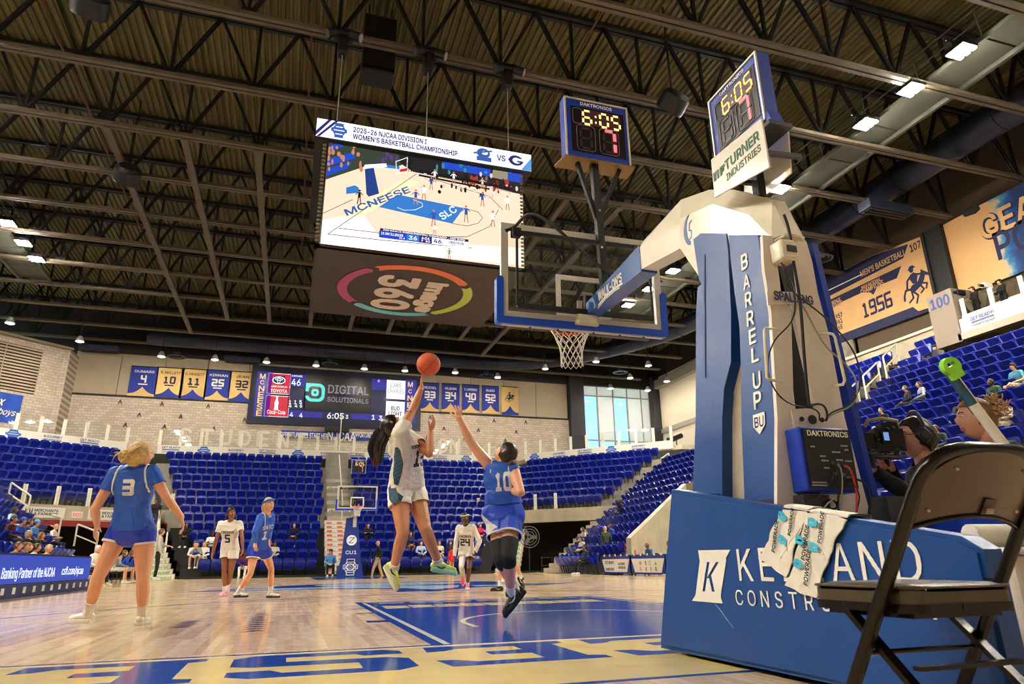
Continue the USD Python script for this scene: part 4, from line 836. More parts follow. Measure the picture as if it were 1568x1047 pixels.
# ---- left wall script banner and the two bank boards over the left tunnel
sb = Thing('script_banner', 'bright blue banner with white script on the turned block wall', 'banner', onL(-5, 10, .05))
U0 = -9.0; sb.part('cloth', poly3(rect(-9.5, 9.65, -2.35, 11.6), cL+nL*.05, dL, ZZ, -.03), mat('script_blue', '#1d4fc0', .6, vary=.3, nscale=1.4))
for s, u, z, w, h in (('Geaux', -4.2, 11.0, 1.7, .6), ('Cowboys', -3.55, 10.3, 1.9, .55)): sb.part('script_words', poly3(affinity.skew(fit(text_shape(s, True), w, h, u, z), 18), cL+nL*.09, dL, ZZ, -.01), M_BNWHITE)
def beam_sign(u0, u1, z0, z1, name, label, words, base=None, d=None, n=None, catg='sign'):
    base, d, n = (bL, dLx, nLx) if base is None else (base, d, n); o = np.array([*(base+n*.24), 0.]); d3 = np.array([*d, 0.]); 
    if np.cross(d3, ZZ) @ np.array([*n, 0]) < 0: d3 = -d3; u0, u1 = -u1, -u0
    t = Thing(name, label, catg, o+d3*(u0+u1)/2+[0, 0, z0]); t.part('board', poly3(rect(u0, z0, u1, z1), o, d3, ZZ, .03), M_FASC)
    for (s, fu, fz, w, h, m) in words: t.part('board_words', poly3(fit(text_shape(s, True), w, h, u0+(u1-u0)*fu, z0+(z1-z0)*fz), o+np.array([*n, 0])*.03, d3, ZZ, .006), m)
    return t
M_DG = mat('dark_green_print', '#1c3a34', .6)
def ubeam(px, py):   # distance along the left sill beam of a measured point
    b3 = np.array([*(bL+nLx*.24), 0.]); n3 = np.array([*nLx, 0.]); r = ray(px, py); t_ = ((b3-CAM)@n3)/(r@n3); P_ = CAM+t_*r; return (P_-b3)@np.array([*dLx, 0.]), P_[2]
for (pa, pb, lab) in (((36, 774), (98, 791), 'white bank board with green print left of the exit sign'), ((136, 779), (200, 794), 'white bank board with green print right of the exit sign')):
    (ua, za), (ub, zb2) = ubeam(*pa), ubeam(*pb); beam_sign(min(ua, ub), max(ua, ub), 2.86, 3.36, 'bank_board', lab, (('MM', .14, .5, .3, .34, M_DG), ('MERCHANTS', .55, .68, 1.0, .13, M_DG), ('& FARMERS', .55, .36, 1.0, .13, M_DG)))
ua, za = ubeam(119, 782); beam_sign(ua-.24, ua+.24, 2.9, 3.22, 'exit_sign', 'small pale red lettered exit sign over the left tunnel', (('EXIT', .5, .5, .36, .16, mat('exit_red', '#c8463c', .6, emit='#ff5040', es=.6)),))
# ================================================================ CENTRE-HUNG SCOREBOARD CUBE
YF, YV = 11.3, 11.46
jb = Thing('scoreboard_cube', 'large centre-hung video cube showing the game over a brown sponsor underside', 'scoreboard', (0, 13.8, 8.3))
M_CUBE = mat('cube_frame', '#15120f', .5)
jb.part('core', box((-2.72, 11.55, 8.36), (2.72, 16.1, 11.5)), M_CUBE)
jb.part('header_box', box((-3.1, YF+.02, 11.52), (3.1, 16.3, 12.16)), M_CUBE)
jb.part('bottom_edge', cat([box((-2.86, YF-.0, 8.26), (2.86, YF+.14, 8.38)), box((-2.86, 16.0, 8.26), (2.86, 16.14, 8.38)), box((-2.86, YF, 8.26), (-2.74, 16.1, 8.38)), box((2.74, YF, 8.26), (2.86, 16.1, 8.38))]), mat('cube_trim', '#2b1a10', .5))
for s in (-1, 1): jb.part('corner_lamp_strip', cat([rbox((s*2.82-.05, 11.42, z), (s*2.82+.05, 11.5, z+.06), .02) for z in np.arange(8.5, 11.4, .12)]), mat('strip_lamp', '#6f6448', .4))
PF, PV = ('y', YF+.01), ('y', YV); J = tracer(PV, 440, 160, 2.91); JH = tracer(PF, 440, 160, 2.91)
def jf(name, sh, m, o=0.): return jb.part(name, onplane(PF, sh, o, .006), m)
(hx0, hz1), (hx1, _) = JH([(125, 55), (1088, 205)]); hz0 = 11.56; hz1 = 12.13; hx0, hx1 = -3.08, 3.1
S_WHITE = glow('screen_white', '#f4f1fb', 1.35); S_INK = glow('screen_ink', '#26287a', .9); S_INKB = glow('screen_emblem', '#3a62b4', 1.)
jf('header_screen', rect(hx0, hz0, hx1, hz1), S_WHITE)
zc = (hz0+hz1)/2; h = hz1-hz0
jf('header_stripe', shapely.union_all([sg.Polygon([(hx0, hz0+.02), (hx0+.38, hz1), (hx0+.3, hz1), (hx0, hz0+.16)]), sg.Polygon([(hx0+.03, hz0), (hx0+.1, hz0), (hx0+.56, hz1), (hx0+.48, hz1)])]), S_INK, .006)
jf('header_stripe', sg.Polygon([(hx1-.32, hz0), (hx1, hz0), (hx1, hz1-.12)]), glow('screen_light_blue', '#5a9ae0', 1.1), .006)
jf('header_emblem', fit(EMB, .42, h*.8, -2.48, zc), S_INKB, .006)
jf('header_words', fit(text_shape('2025-26 NJCAA DIVISION I', True), 2.05, .165, -1.08, zc+.115), S_INK, .006); jf('header_words', fit(text_shape("WOMEN'S BASKETBALL CHAMPIONSHIP", True), 2.95, .165, -.63, zc-.105), S_INK, .006)
sw = shapely.union_all([ellipse(1.62, zc+.06, .2, .16).difference(ellipse(1.66, zc+.08, .1, .07)), rect(1.42, zc-.2, 1.86, zc-.06), sg.Polygon([(1.35, zc), (1.9, zc+.16), (1.86, zc+.2), (1.3, zc+.04)])]); jf('header_emblem', sw, S_INKB, .006)
jf('header_words', fit(text_shape('VS', True), .26, .2, 2.16, zc), S_INK, .006)
gg = ellipse(2.62, zc, .22, .17).difference(ellipse(2.64, zc, .13, .1)).difference(rect(2.7, zc+.0, 2.9, zc+.08)).union(rect(2.66, zc-.05, 2.84, zc+.0)).union(sg.Polygon([(2.36, zc), (2.46, zc+.06), (2.46, zc-.06)])); jf('header_emblem', gg, S_INK, .006)
# the picture on the video wall, flat shapes on the lit face
def jv(name, sh, m, o=0., d=.005):
    return jb.part(name, onplane(PV, sh, o, d), m)
vx0, vx1, vz0, vz1 = -2.72, 2.86, 8.44, 11.5
S_FLOOR = glow('screen_floor', '#f3d3b8', 1.3)
scr = rect(vx0, vz0, vx1, vz1); jv('video_screen', scr, S_FLOOR)
P_ = lambda pts: sg.Polygon(J(pts)).intersection(scr)
jv('picture_floor', P_([(130, 520), (330, 480), (420, 600), (1060, 640), (1060, 720), (120, 620)]), glow('screen_pale', '#f9e6dc', 1.4), .005)
jv('picture_stand', P_([(100, 100), (520, 100), (560, 250), (470, 285), (350, 275), (140, 345)]), glow('screen_green_grey', '#3d4a3c', .8), .005)
jv('picture_stand', P_([(500, 100), (1100, 200), (1100, 400), (1040, 400), (900, 365), (560, 300), (500, 260)]), glow('screen_dark', '#26242c', .7), .006)
S_SB = glow('screen_seat_blue', '#1d4bd0', 1.0)
jv('picture_seats', shapely.union_all([P_(q) for q in ([(150, 195), (240, 170), (250, 190), (150, 220)], [(152, 250), (300, 212), (302, 240), (152, 285)], [(150, 295), (290, 255), (270, 285), (150, 328)], [(605, 215), (910, 262), (915, 290), (610, 240)], [(690, 255), (905, 290), (905, 322), (690, 285)], [(980, 285), (1045, 298), (1045, 350), (980, 340)])]), S_SB, .011)
jv('picture_stairs', P_([(920, 265), (985, 275), (980, 340), (910, 325)]), glow('screen_beige', '#a89d83', .9), .012)
RR = random.Random(11)
for m, n_, (u0, u1, v0, v1) in ((glow('screen_skin', '#d08a66', 1.), 26, (170, 330, 165, 290)), (glow('screen_shirt', '#d8d0cc', 1.1), 24, (580, 1030, 215, 380)), (glow('screen_red_shirt', '#b03a30', 1.), 22, (790, 1000, 320, 375)), (glow('screen_purple', '#5a3a8a', 1.), 10, (400, 520, 170, 260)), (glow('screen_teal_shirt', '#3a8ea0', 1.), 10, (600, 900, 240, 300)), (L_BLACK, 26, (590, 990, 290, 380))):
    q = []
    for _ in range(n_):
        u, v = RR.uniform(u0, u1), RR.uniform(v0, v1); v += (u-u0)*.12 if u0 > 500 else 0; (x, z), = J([(u, v)]); q.append(ellipse(x, z, RR.uniform(.025, .05), RR.uniform(.05, .1), 6))
    jv('picture_crowd', shapely.union_all(q).intersection(scr), m, .016)
jv('picture_bench', shapely.union_all([P_([(585, 290), (1000, 372), (1000, 384), (585, 302)]), P_([(585, 312), (900, 375), (900, 382), (585, 320)])]), L_BLACK, .017)
S_KEY = glow('screen_key_blue', '#2f78c8', 1.15); S_LINE = glow('screen_line', '#3a4468', .9)
jv('picture_key', P_([(408, 457), (492, 402), (786, 462), (735, 531)]), S_KEY, .006)
def jl(pts, w=.014, m=S_LINE, o=.011): jv('picture_line', stroke(J(pts), w).intersection(scr), m, o)
jl([(180, 578), (575, 310)]); jl([(180, 578), (420, 605), (820, 640)]); jl([(230, 552), (560, 590), (800, 590), (900, 545), (940, 470)]); jl([(786, 462), (850, 480), (870, 505), (850, 530), (800, 542), (735, 531)]); jl([(490, 460), (520, 472), (570, 470), (602, 455), (600, 440), (560, 425)], .014, S_WHITE); jl([(640, 330), (900, 410), (960, 470)]); jl([(150, 490), (290, 425)]); jl([(560, 300), (1040, 400)], .01)
def jtext(s, c, ang, w, h, m, o=.013):
    (x, z), = J([c]); jv('picture_words', affinity.rotate(fit(text_shape(s, True), w, h, x, z), ang).intersection(scr), m, o)
jv('picture_apron', P_([(235, 505), (520, 330), (585, 345), (330, 500)]), glow('screen_cream', '#f4e0b0', 1.35), .006)
jtext('MCNEESE', (403, 430), 31, 1.95, .2, S_INKB); jtext('SLC', (715, 483), 40, .55, .22, S_WHITE); jtext('SLC', (540, 430), 40, .01, .01, S_WHITE)
jv('picture_goal', P_([(345, 290), (384, 282), (408, 398), (362, 412), (352, 400)]), glow('screen_goal_blue', '#17408c', 1.), .02); jv('picture_goal', P_([(335, 290), (345, 270), (440, 264), (445, 282), (384, 284)]), S_WHITE, .021)
jv('picture_goal', P_([(430, 268), (500, 278), (498, 290), (430, 282)]), S_KEY, .021)
bb = P_([(482, 255), (536, 236), (534, 292), (484, 312)]); jv('picture_backboard', bb.difference(bb.buffer(-.02)), S_WHITE, .022); jv('picture_rim', P_([(500, 292), (535, 285), (533, 297), (502, 303)]), L_RED, .023)
jv('picture_pad', P_([(262, 372), (300, 362), (318, 372), (318, 395), (262, 400)]), S_KEY, .02)
def jman(u, v, hgt, top, bot):
    (x, z), = J([(u, v)]); k = hgt
    jv('picture_player', shapely.union_all([sg.Polygon([(x-.05*k, z+.55*k), (x+.05*k, z+.55*k), (x+.1*k, z+.9*k), (x-.1*k, z+.9*k)]), stroke([(x-.09*k, z+.86*k), (x-.24*k, z+.68*k)], .045*k), stroke([(x+.09*k, z+.86*k), (x+.22*k, z+.72*k)], .045*k), rect(x-.09*k, z+.48*k, x+.09*k, z+.72*k)]), top, .024)
    jv('picture_player', shapely.union_all([stroke([(x-.05*k, z+.5*k), (x-.1*k, z)], .06*k), stroke([(x+.05*k, z+.5*k), (x+.12*k, z)], .06*k), sg.Point(x, z+1.02*k).buffer(.075*k)]), bot, .023)
SK = glow('screen_skin', '#d08a66', 1.); SBL = glow('screen_team_blue', '#2a55b4', 1.)
for (u, v, k, top) in ((570, 445, .42, SBL), (607, 425, .42, S_WHITE), (640, 380, .36, SBL), (655, 345, .36, S_WHITE), (650, 545, .48, SBL), (795, 525, .48, SBL), (868, 455, .42, SBL), (980, 470, .42, S_WHITE), (915, 545, .46, S_WHITE), (740, 355, .36, S_WHITE), (868, 380, .36, glow('screen_shirt', '#d8d0cc', 1.1)), (318, 445, .4, L_BLACK), (545, 300, .34, L_BLACK), (720, 690, .3, glow('screen_green', '#4fae5a', 1.)), (655, 580, .3, S_WHITE)):
    jman(u, v, k, top, SK if top is not L_BLACK else L_BLACK)
# score strip
sx0, sz0 = J([(408, 592)])[0]; sx1, _ = J([(806, 632)])[0]; hh = .2
jv('score_strip', rect(sx0, sz0, sx0+(sx1-sx0)*.30, sz0+hh), glow('screen_strip_blue', '#1340c8', 1.1), .014); jv('score_strip', rect(sx0+(sx1-sx0)*.30, sz0, sx0+(sx1-sx0)*.44, sz0+hh), S_KEY, .014); jv('score_strip', rect(sx0+(sx1-sx0)*.44, sz0, sx0+(sx1-sx0)*.58, sz0+hh), S_INK, .014); jv('score_strip', rect(sx0+(sx1-sx0)*.58, sz0, sx1, sz0+hh), S_WHITE, .014); jv('score_strip', rect(sx0+.02, sz0+hh, sx1, sz0+hh+.075), glow('screen_strip_dark', '#2b1f4a', .9), .014)
W_ = sx1-sx0
for s, f, zz, w, hgt, m in (('15 SW ILLINOIS', .14, .13, .24, .075, S_WHITE), ('21-8', .25, .05, .06, .05, S_WHITE), ('36', .37, .10, .09, .12, S_WHITE), ('6:06', .51, .14, .09, .08, S_WHITE), ('7  30', .51, .05, .1, .06, S_WHITE), ('46', .645, .10, .09, .12, S_INK), ('GRAYSON', .86, .12, .17, .075, S_INK), ('21-8', .82, .05, .05, .04, S_INK), ('2026 NJCAA D1 WOMENS BASKETBALL CHAMPIONSHIP - FIRST ROUND', .5, hh+.037, .92, .045, S_WHITE)):
    jv('score_words', fit(text_shape(s, True), W_*w, hgt, sx0+W_*f, sz0+zz), m, .02)
# the sponsor underside
M_UNDER = mat('underside_brown', '#30200c', .45)
jb.part('underside', box((-2.8, 11.3, 8.24), (2.8, 16.06, 8.3)), M_UNDER)
def jd(pts): return [(p[0], p[1]) for p in (at(440+u/2.91, 160+v/2.91, z=8.23) for u, v in pts)]
def under(name, sh, m):     # shapes in (x, y) seen from below
    jb.part(name, poly3(affinity.scale(sh, 1, 1), (0, 0, 8.235), (1, 0, 0), (0, 1, 0), -.01), m)
ring_out = jd([(530, 715), (843, 830), (530, 942), (220, 820)]); cx, cy = (ring_out[1][0]+ring_out[3][0])/2, (ring_out[0][1]+ring_out[2][1])/2; rx, ry = abs(ring_out[1][0]-ring_out[3][0])/2, abs(ring_out[2][1]-ring_out[0][1])/2
def arcseg(a0, a1, m):
    o = [(cx+rx*math.cos(a), cy+ry*math.sin(a)) for a in np.linspace(a0, a1, 30)]; i_ = [(cx+rx*.86*math.cos(a), cy+ry*.86*math.sin(a)) for a in np.linspace(a1, a0, 30)]
    am = .05; under('ring_segment', sg.Polygon(o+[(cx+rx*.93*math.cos(a1+am), cy+ry*.93*math.sin(a1+am))]+i_+[(cx+rx*.93*math.cos(a0+am), cy+ry*.93*math.sin(a0+am))]), m)
for a0, a1, c in ((-2.17, -.62, '#ef7a4a'), (-.5, .92, '#b9c94a'), (1.02, 2.35, '#6fc3c8'), (2.45, 4.0, '#a8406e')): arcseg(a0, a1, mat('ring_'+c[1:], c, .5))
def undertext(s, c, w, h, bold=True):   # reads away from the near edge, letter tops to the right
    (x, y), = jd([c]); sh = fit(text_shape(s, bold), w, h, 0, 0); sh = sh.buffer(.045); jb.part('sponsor_letters', poly3(sh, (x, y, 8.235), (0, 1, 0), (1, 0, 0), .012), mat('sponsor_cream', '#e6d3b8', .5))
undertext('360', (478, 842), 2.6, 1.12); undertext('image', (628, 862), 2.4, .7)
for k, px in enumerate((525, 655, 775)):
    P = at(px, 72+k*25, y=TY[7]+.1); P = np.array([P[0], TY[7], HB]); Q = np.array([P[0], 12.9, 12.1])
    single('hoist_cable', tube([P, Q], .018, 6), mat('wire', '#b8b4a8', .4, metal=.6), ['left', 'middle', 'right'][k]+' hoist cable that holds the video cube', 'cable')
    h = Thing('chain_hoist', ['left', 'middle', 'right'][k]+' black chain hoist with small lamps on the roof truss', 'hoist', P)
    h.part('motor', rbox(P+[-.16, -.2, -.75], P+[.16, .2, -.05], .06), M_BLACK); h.part('clamp', cat([rbox(P+[-.3, -.25, -.1], P+[.3, .25, .12], .04), tube([P+[-.3, -.2, -.1], P+[-.45, -.25, -.5]], .05, 8)]), M_BLACK)
    h.part('lamp', tube([P+[.2, -.22, -.1], P+[.5, -.3, -.2]], .16, 12), M_BLACK); h.part('lamp', tube([P+[-.25, -.22, -.12], P+[-.5, -.3, -.28]], .13, 12), M_BLACK); h.part('lamp_lens', tube([P+[.5, -.3, -.2], P+[.53, -.31, -.21]], .14, 12), mat('lens_grey', '#a9a9a0', .2))
# hanging loudspeakers
p = at(580, 75, y=14.6); spk = Thing('hanging_speaker', 'tall black loudspeaker box hung in the roof above the video cube', 'speaker', p+[0, 0, -1.2])
spk.part('cabinet', rbox(p+[-.55, -.4, -1.25], p+[.55, .5, 1.1], .05), M_BLACK); spk.part('grille', box(p+[-.48, -.43, -1.1], p+[.48, -.4, 1.0]), mat('speaker_grille', '#050505', .8)); spk.part('hanger', cat([bar(p+[s*.4, 0, 1.1], p+[s*.4, 0, 3.0], .05) for s in (-1, 1)]), M_STEEL)
for px, py, yy, lab in ((138, 8, 13.4, 'round black loudspeaker at the top left of the roof'), (1030, 158, 11.5, 'round black loudspeaker in the roof between the two shot clocks'), (600, 268-240, 12, ''), (195, 268, 22.5, 'small round black loudspeaker in the left roof')):
    if not lab: continue
    p = at(px, py, y=yy); t = Thing('round_speaker', lab, 'speaker', p); t.part('drum', lathe([(.02, -.3), (.46, -.3), (.5, -.2), (.5, .25), (.36, .4), (.02, .4)], 24).apply_transform(trimesh.transformations.rotation_matrix(.9, [1, .3, 0])).apply_translation(p), M_BLACK, 40); t.part('hanger', bar(p, p+[0, 0, HB+TD-p[2]], .05), M_STEEL)
# ================================================================ GOALS
M_PAD = mat('pad_blue', '#0a448a', .38, spec=.5, vary=.05, nscale=2, bump=.12, bscale=30, rvary=.08); M_PADD = mat('pad_royal', '#1236a6', .4, vary=.05); M_CREAM = mat('goal_cream', '#ece3cb', .22, spec=.6, vary=.03, coat=.3)
M_MASTW = mat('mast_white', '#e3d9cd', .4, vary=.05); M_WEB = mat('net_white', '#e9e2cf', .8); M_RIM = mat('rim_orange', '#d63a1e', .35); M_BNAVY = mat('print_navy', '#15265c', .5); M_LETT = mat('print_white', '#f2eee2', .5)
M_BGLASS = pane('board_glass', (.93, .96, .95)); M_CABLE = mat('cable_black', '#0a0a0a', .45); M_CABG = mat('cable_grey', '#8d907c', .5); M_CABR = mat('cable_red', '#d8341e', .45)
M_ALU = mat('board_frame', '#d9d4c8', .35, metal=.3)
def atp(px, py, n, c):
    r = ray(px, py); n = np.array(n, float); return CAM + (c-CAM@n)/(r@n)*r
def backboard(t, T, far=False):
    """board, rim and net in local coordinates: rim centre at the origin, court towards +y"""
    def part(name, m, mm, sm=False, parent=None, label=None):
        m = m.copy(); m.apply_transform(T); return t.part(name, m, mm, sm, parent, label)
    y, x0, x1, z0, z1 = -.375, -.915, .915, -.10, .965
    part('glass_board', box((x0+.03, y-.006, z0+.03), (x1-.03, y+.006, z1-.03)), M_BGLASS)
    fr = rect(x0, z0, x1, z1).difference(rect(x0+.075, z0+.09, x1-.075, z1-.06)); part('board_frame', poly3(fr, (0, y+.014, 0), XX, ZZ, .05), M_ALU)
    sq = rect(-.305, .0, .305, .457).difference(rect(-.255, .05, .255, .407)); part('target_square', poly3(sq, (0, y-.008, 0), XX, ZZ, .004), M_LETT); part('target_square', poly3(sq, (0, y+.012, 0), XX, ZZ, .004), M_LETT)
    # padding along the lower edge and up both sides
    pd_ = stroke([(x0-.012, z0+.42), (x0-.012, z0-.012), (x1+.012, z0-.012), (x1+.012, z0+.42)], .075, 'round', 'round'); part('edge_padding', poly3(pd_, (0, y+.05, 0), XX, ZZ, .10), mat('edge_pad_blue', '#0a46b8', .35), 30)
    part('edge_padding_base', poly3(stroke([(x0+.02, z0-.045), (x1-.02, z0-.045)], .03), (0, y+.02, 0), XX, ZZ, .05), mat('pad_underside', '#d8cfba', .6))
    for u in (-.6, -.3, .1, .4, .68): part('pad_bolt', trimesh.creation.cylinder(.012, .02, sections=10).apply_translation([u, y-.01, z0-.062]), M_BLACK)
    bf = y-.09; part('support_frame', cat([bar((-.76, bf, .03), (.76, bf, .03), .05, .05), bar((-.76, bf, .84), (.76, bf, .84), .04, .04), bar((-.76, bf, .03), (-.76, bf, .84), .022), bar((.76, bf, .03), (.76, bf, .84), .022), bar((-.2, bf, .03), (-.08, bf-.04, .25), .04), bar((.2, bf, .03), (.08, bf-.04, .25), .04)]+[rbox((s*.76-.05, y-.1, .8), (s*.76+.05, y-.02, .9), .01) for s in (-1, 1)]), M_BLACK)
    a = np.linspace(0, 2*PI, 37)[:-1]; ring = np.c_[.2286*np.cos(a), .2286*np.sin(a), 0*a]; part('rim', tube(ring, .0125, 8, closed=True), M_RIM, True)
    part('rim_bracket', cat([rbox((-.09, y+.02, -.09), (.09, y+.05, .06), .008), sg_poly([(-.075, -.2), (.075, -.2), (.05, y+.04), (-.05, y+.04)], -.012, .014), bar((-.06, -.22, -.005), (-.06, y+.04, -.08), .016), bar((.06, -.22, -.005), (.06, y+.04, -.08), .016)]), M_RIM)
    part('mount_plate', cat([rbox((-.1, y-.12, -.1), (.1, y-.02, -.0), .01), rbox((-.13, y-.1, -.11), (.13, y-.05, -.06), .01), bar((-.09, y-.08, -.03), (-.075, y-.08, .15), .05, .03), bar((.1, y-.08, -.03), (.1, y-.08, .1), .03, .03)]), mat('mount_cream', '#d8cfae', .5))
    # net: twelve loops knotted into diamonds, waist and flare
    N = 12; rad = [.224, .19, .16, .135, .122, .118, .12]; zz = [-.01, -.075, -.145, -.21, -.275, -.335, -.40]; g = []
    for k in range(N):
        for s in (-1, 1):
            P = []
            for i in range(len(rad)):
                th = 2*PI*(k+s*.5*(i % 2))/N if True else 0
                P.append((rad[i]*math.cos(th), rad[i]*math.sin(th), zz[i]))
            g.append(tube(P, .0056 if not far else .007, 5, cap=False))
        th = 2*PI*k/N; g.append(tube([(rad[-1]*math.cos(th), rad[-1]*math.sin(th), zz[-1]), (rad[-1]*math.cos(th+.26), rad[-1]*math.sin(th+.26), zz[-1]-.035), (rad[-1]*math.cos(th+.52), rad[-1]*math.sin(th+.52), zz[-1])], .005, 5))
    part('net', cat(g), M_WEB)
def sg_poly(pts, z, th): return poly3(sg.Polygon(pts), (0, 0, z), UX, UY, th)
RC = np.array([-.091, 1.448, 2.984])
T_near = trimesh.transformations.translation_matrix(RC) @ trimesh.transformations.rotation_matrix(-.0186, [0, 0, 1]) @ trimesh.transformations.rotation_matrix(.0297, [1, 0, 0])
gl = Thing('basketball_goal', 'near portable basketball goal with cream arm and blue padded mast and base', 'basketball goal', (0, -1.8, 0))
backboard(gl, T_near)
# padded arm
def prism_x(pts, x0, x1, m=None):   # profile in (y, z) extruded across x
    return poly3(sg.Polygon([(-p[0], p[1]) for p in pts]), (x1, 0, 0), (0, -1, 0), ZZ, x1-x0)
def hull(pts): return trimesh.convex.convex_hull(np.array(pts, float))
arm = hull([(x, y, z) for y, zs in ((1.02, (2.975, 3.10)), (-.2, (2.955, 3.21))) for x in (-.105, .055) for z in zs]); gl.part('arm_pad', arm, M_PAD, 20)
gl.part('arm_tip', rbox((-.11, .98, 3.02), (.06, 1.06, 3.2), .02), M_BLACK)
sd, rg = [(-.2, 2.975), (-.2, 3.19), (-.85, 2.88), (-.91, 3.10)], [(-.2, 3.25), (-.86, 3.31)]
a1 = hull([(s*.075-.025, *p) for s in (-1, 1) for p in sd]+[(s*.04-.025, *p) for s in (-1, 1) for p in rg])
sd2, rg2 = [(-.85, 2.88), (-.91, 3.10), (-1.36, 2.98), (-1.72, 2.70), (-1.90, 2.44), (-1.15, 2.44)], [(-.86, 3.31), (-1.22, 3.19), (-1.5, 3.03), (-1.7, 2.86), (-1.86, 2.75), (-1.95, 2.46)]
a2 = hull([(s*.1-.025 if p[0] > -.95 else s*.135-.01, *p) for s in (-1, 1) for p in sd2]+[(s*.05-.01, *p) for s in (-1, 1) for p in rg2])
ab = tm(man(a1)+man(a2)); gl.part('arm_housing', ab, M_CREAM, 12)
def lettering(t, txt, O, U, V, w, h, m, name='print_words', bold=True, th=.003, parent=None, shape=None): t.part(name, poly3(fit(shape if shape is not None else text_shape(txt, bold), w, h, 0, 0), O, U, V, th), m)
LX = lambda x: dict(U=(0, -1, 0), V=(0, 0, 1))
d_arm = np.array([0, -1, .02]); O = np.array([-.107, .42, 3.045])
wk = fit(text_shape("WALK-ON'S", True), .52, .10, 0, .01).union(stroke([(-.26, -.075), (-.1, -.05), (.08, -.047), (.26, -.06)], .02)).union(stroke([(-.28, -.1), (-.1, -.073), (.1, -.07), (.2, -.08)], .012))
gl.part('arm_words', poly3(wk, O, (0, -1, .01), (0, 0, 1), .004), M_LETT)
# swoosh emblem on the housing, letter emblem on the rear plate
se = shapely.union_all([ellipse(0, 0, .085, .125).difference(ellipse(.02, .01, .068, .112)).difference(rect(.02, -.2, .2, -.02)), stroke([(.035, .06), (.0, .05), (-.01, .0), (.02, -.02), (.01, -.07), (-.03, -.08)], .014)])
gl.part('swoosh_emblem', poly3(se, (-.128, -1.03, 2.94), (.0, -1, .0), (0, 0, 1), .006), M_PAD)
# mast: planes that lean together upwards
nB = np.array([1., 0, -.085]); cB = -.36-.085*.8
Z8 = lambda u, v: (1040+u/3.49, 340+v/3.49); Z7 = lambda u, v: (870+u/4.3556, 280+v/4.3556)
def leanpad(pts, c, th, m, name, smooth=20):
    P = np.array([atp(*p, nB, c) for p in pts]); n = nB/np.linalg.norm(nB); v = np.vstack([P, P+n*th]); k = len(P)
    s = sg.Polygon(P[:, 1:]); tri = trimesh.creation.triangulate_polygon(s, engine='earcut')
    Fv = np.array(tri[0]); f = []
    from scipy.spatial import cKDTree
    idx = cKDTree(P[:, 1:]).query(Fv)[1]
    for q in tri[1]: a, b, c_ = idx[q]; f += [[a, b, c_], [a+k, c_+k, b+k]]
    for i in range(k): j = (i+1) % k; f += [[i, i+k, j+k], [i, j+k, j]]
    me = trimesh.Trimesh(v, np.array(f), process=False); me.fix_normals(); gl.part(name, me, m, smooth); return P
padB_px = [Z8(265, 70), Z8(420, 68), Z8(432, 150), Z8(450, 250), Z8(490, 480), Z8(515, 800), Z8(525, 1047), (1196, 790), (1141, 790), Z8(332, 1047), Z8(330, 800), Z8(322, 560), Z8(296, 380), Z8(275, 200)]
leanpad(padB_px, cB, .09, M_PAD, 'mast_pad')
padA_px = [Z8(75, 92), Z8(115, 60), Z8(250, 60), Z8(262, 160), Z8(268, 300), Z8(277, 480), Z8(277, 745), Z8(240, 890), Z8(230, 1047), (1106, 770), (1060, 770), Z8(88, 1047), Z8(90, 480), Z8(98, 352), Z8(120, 330), Z8(106, 310)]
leanpad(padA_px, cB+.045, .56, M_PAD, 'mast_pad')
leanpad([Z8(268, 200), Z8(300, 200), Z8(345, 1047), (1145, 790), (1100, 790), Z8(240, 1047)], cB+.12, .06, mat('mast_beige', '#b7ab97', .5, vary=.15), 'mast_post')
leanpad([Z8(130, 170), Z8(137, 172), Z8(140, 830), Z8(133, 830)], cB+.04, .01, mat('seam', '#0a376c', .5), 'pad_seam')
# lettering down the pad
def on_lean(px, py): return atp(px, py, nB, cB-.003)
upv = np.array([.085, 0, 1.]); upv /= np.linalg.norm(upv); Ulean = np.array([0, -1., 0])
for ch, u, v, w, h in (('B', 350, 210, 36, 88), ('A', 361, 318, 36, 82), ('R', 371, 412, 36, 84), ('R', 381, 513, 38, 84), ('E', 393, 610, 38, 84), ('L', 407, 708, 40, 82), ('U', 416, 845, 42, 92), ('P', 420, 950, 42, 96)):
    C_ = on_lean(*Z8(u, v)); a, b = on_lean(*Z8(u-w/2, v)), on_lean(*Z8(u+w/2, v)); c_, e_ = on_lean(*Z8(u, v-h/2)), on_lean(*Z8(u, v+h/2))
    gl.part('pad_letter', poly3(fit(text_shape(ch, True), abs(a[1]-b[1]), abs(c_[2]-e_[2]), 0, 0), C_, Ulean, upv, .003), M_LETT)
sh_ = sg.Polygon([(-.5, .6), (.5, .6), (.5, -.1), (0, -.6), (-.5, -.1)]); sh_ = sh_.difference(fit(text_shape('BU', True), .8, .62, 0, .12))
C_ = on_lean(1163, 649); gl.part('pad_emblem', poly3(fit(sh_, .105, .125, 0, 0), C_, Ulean, upv, .003), M_LETT)
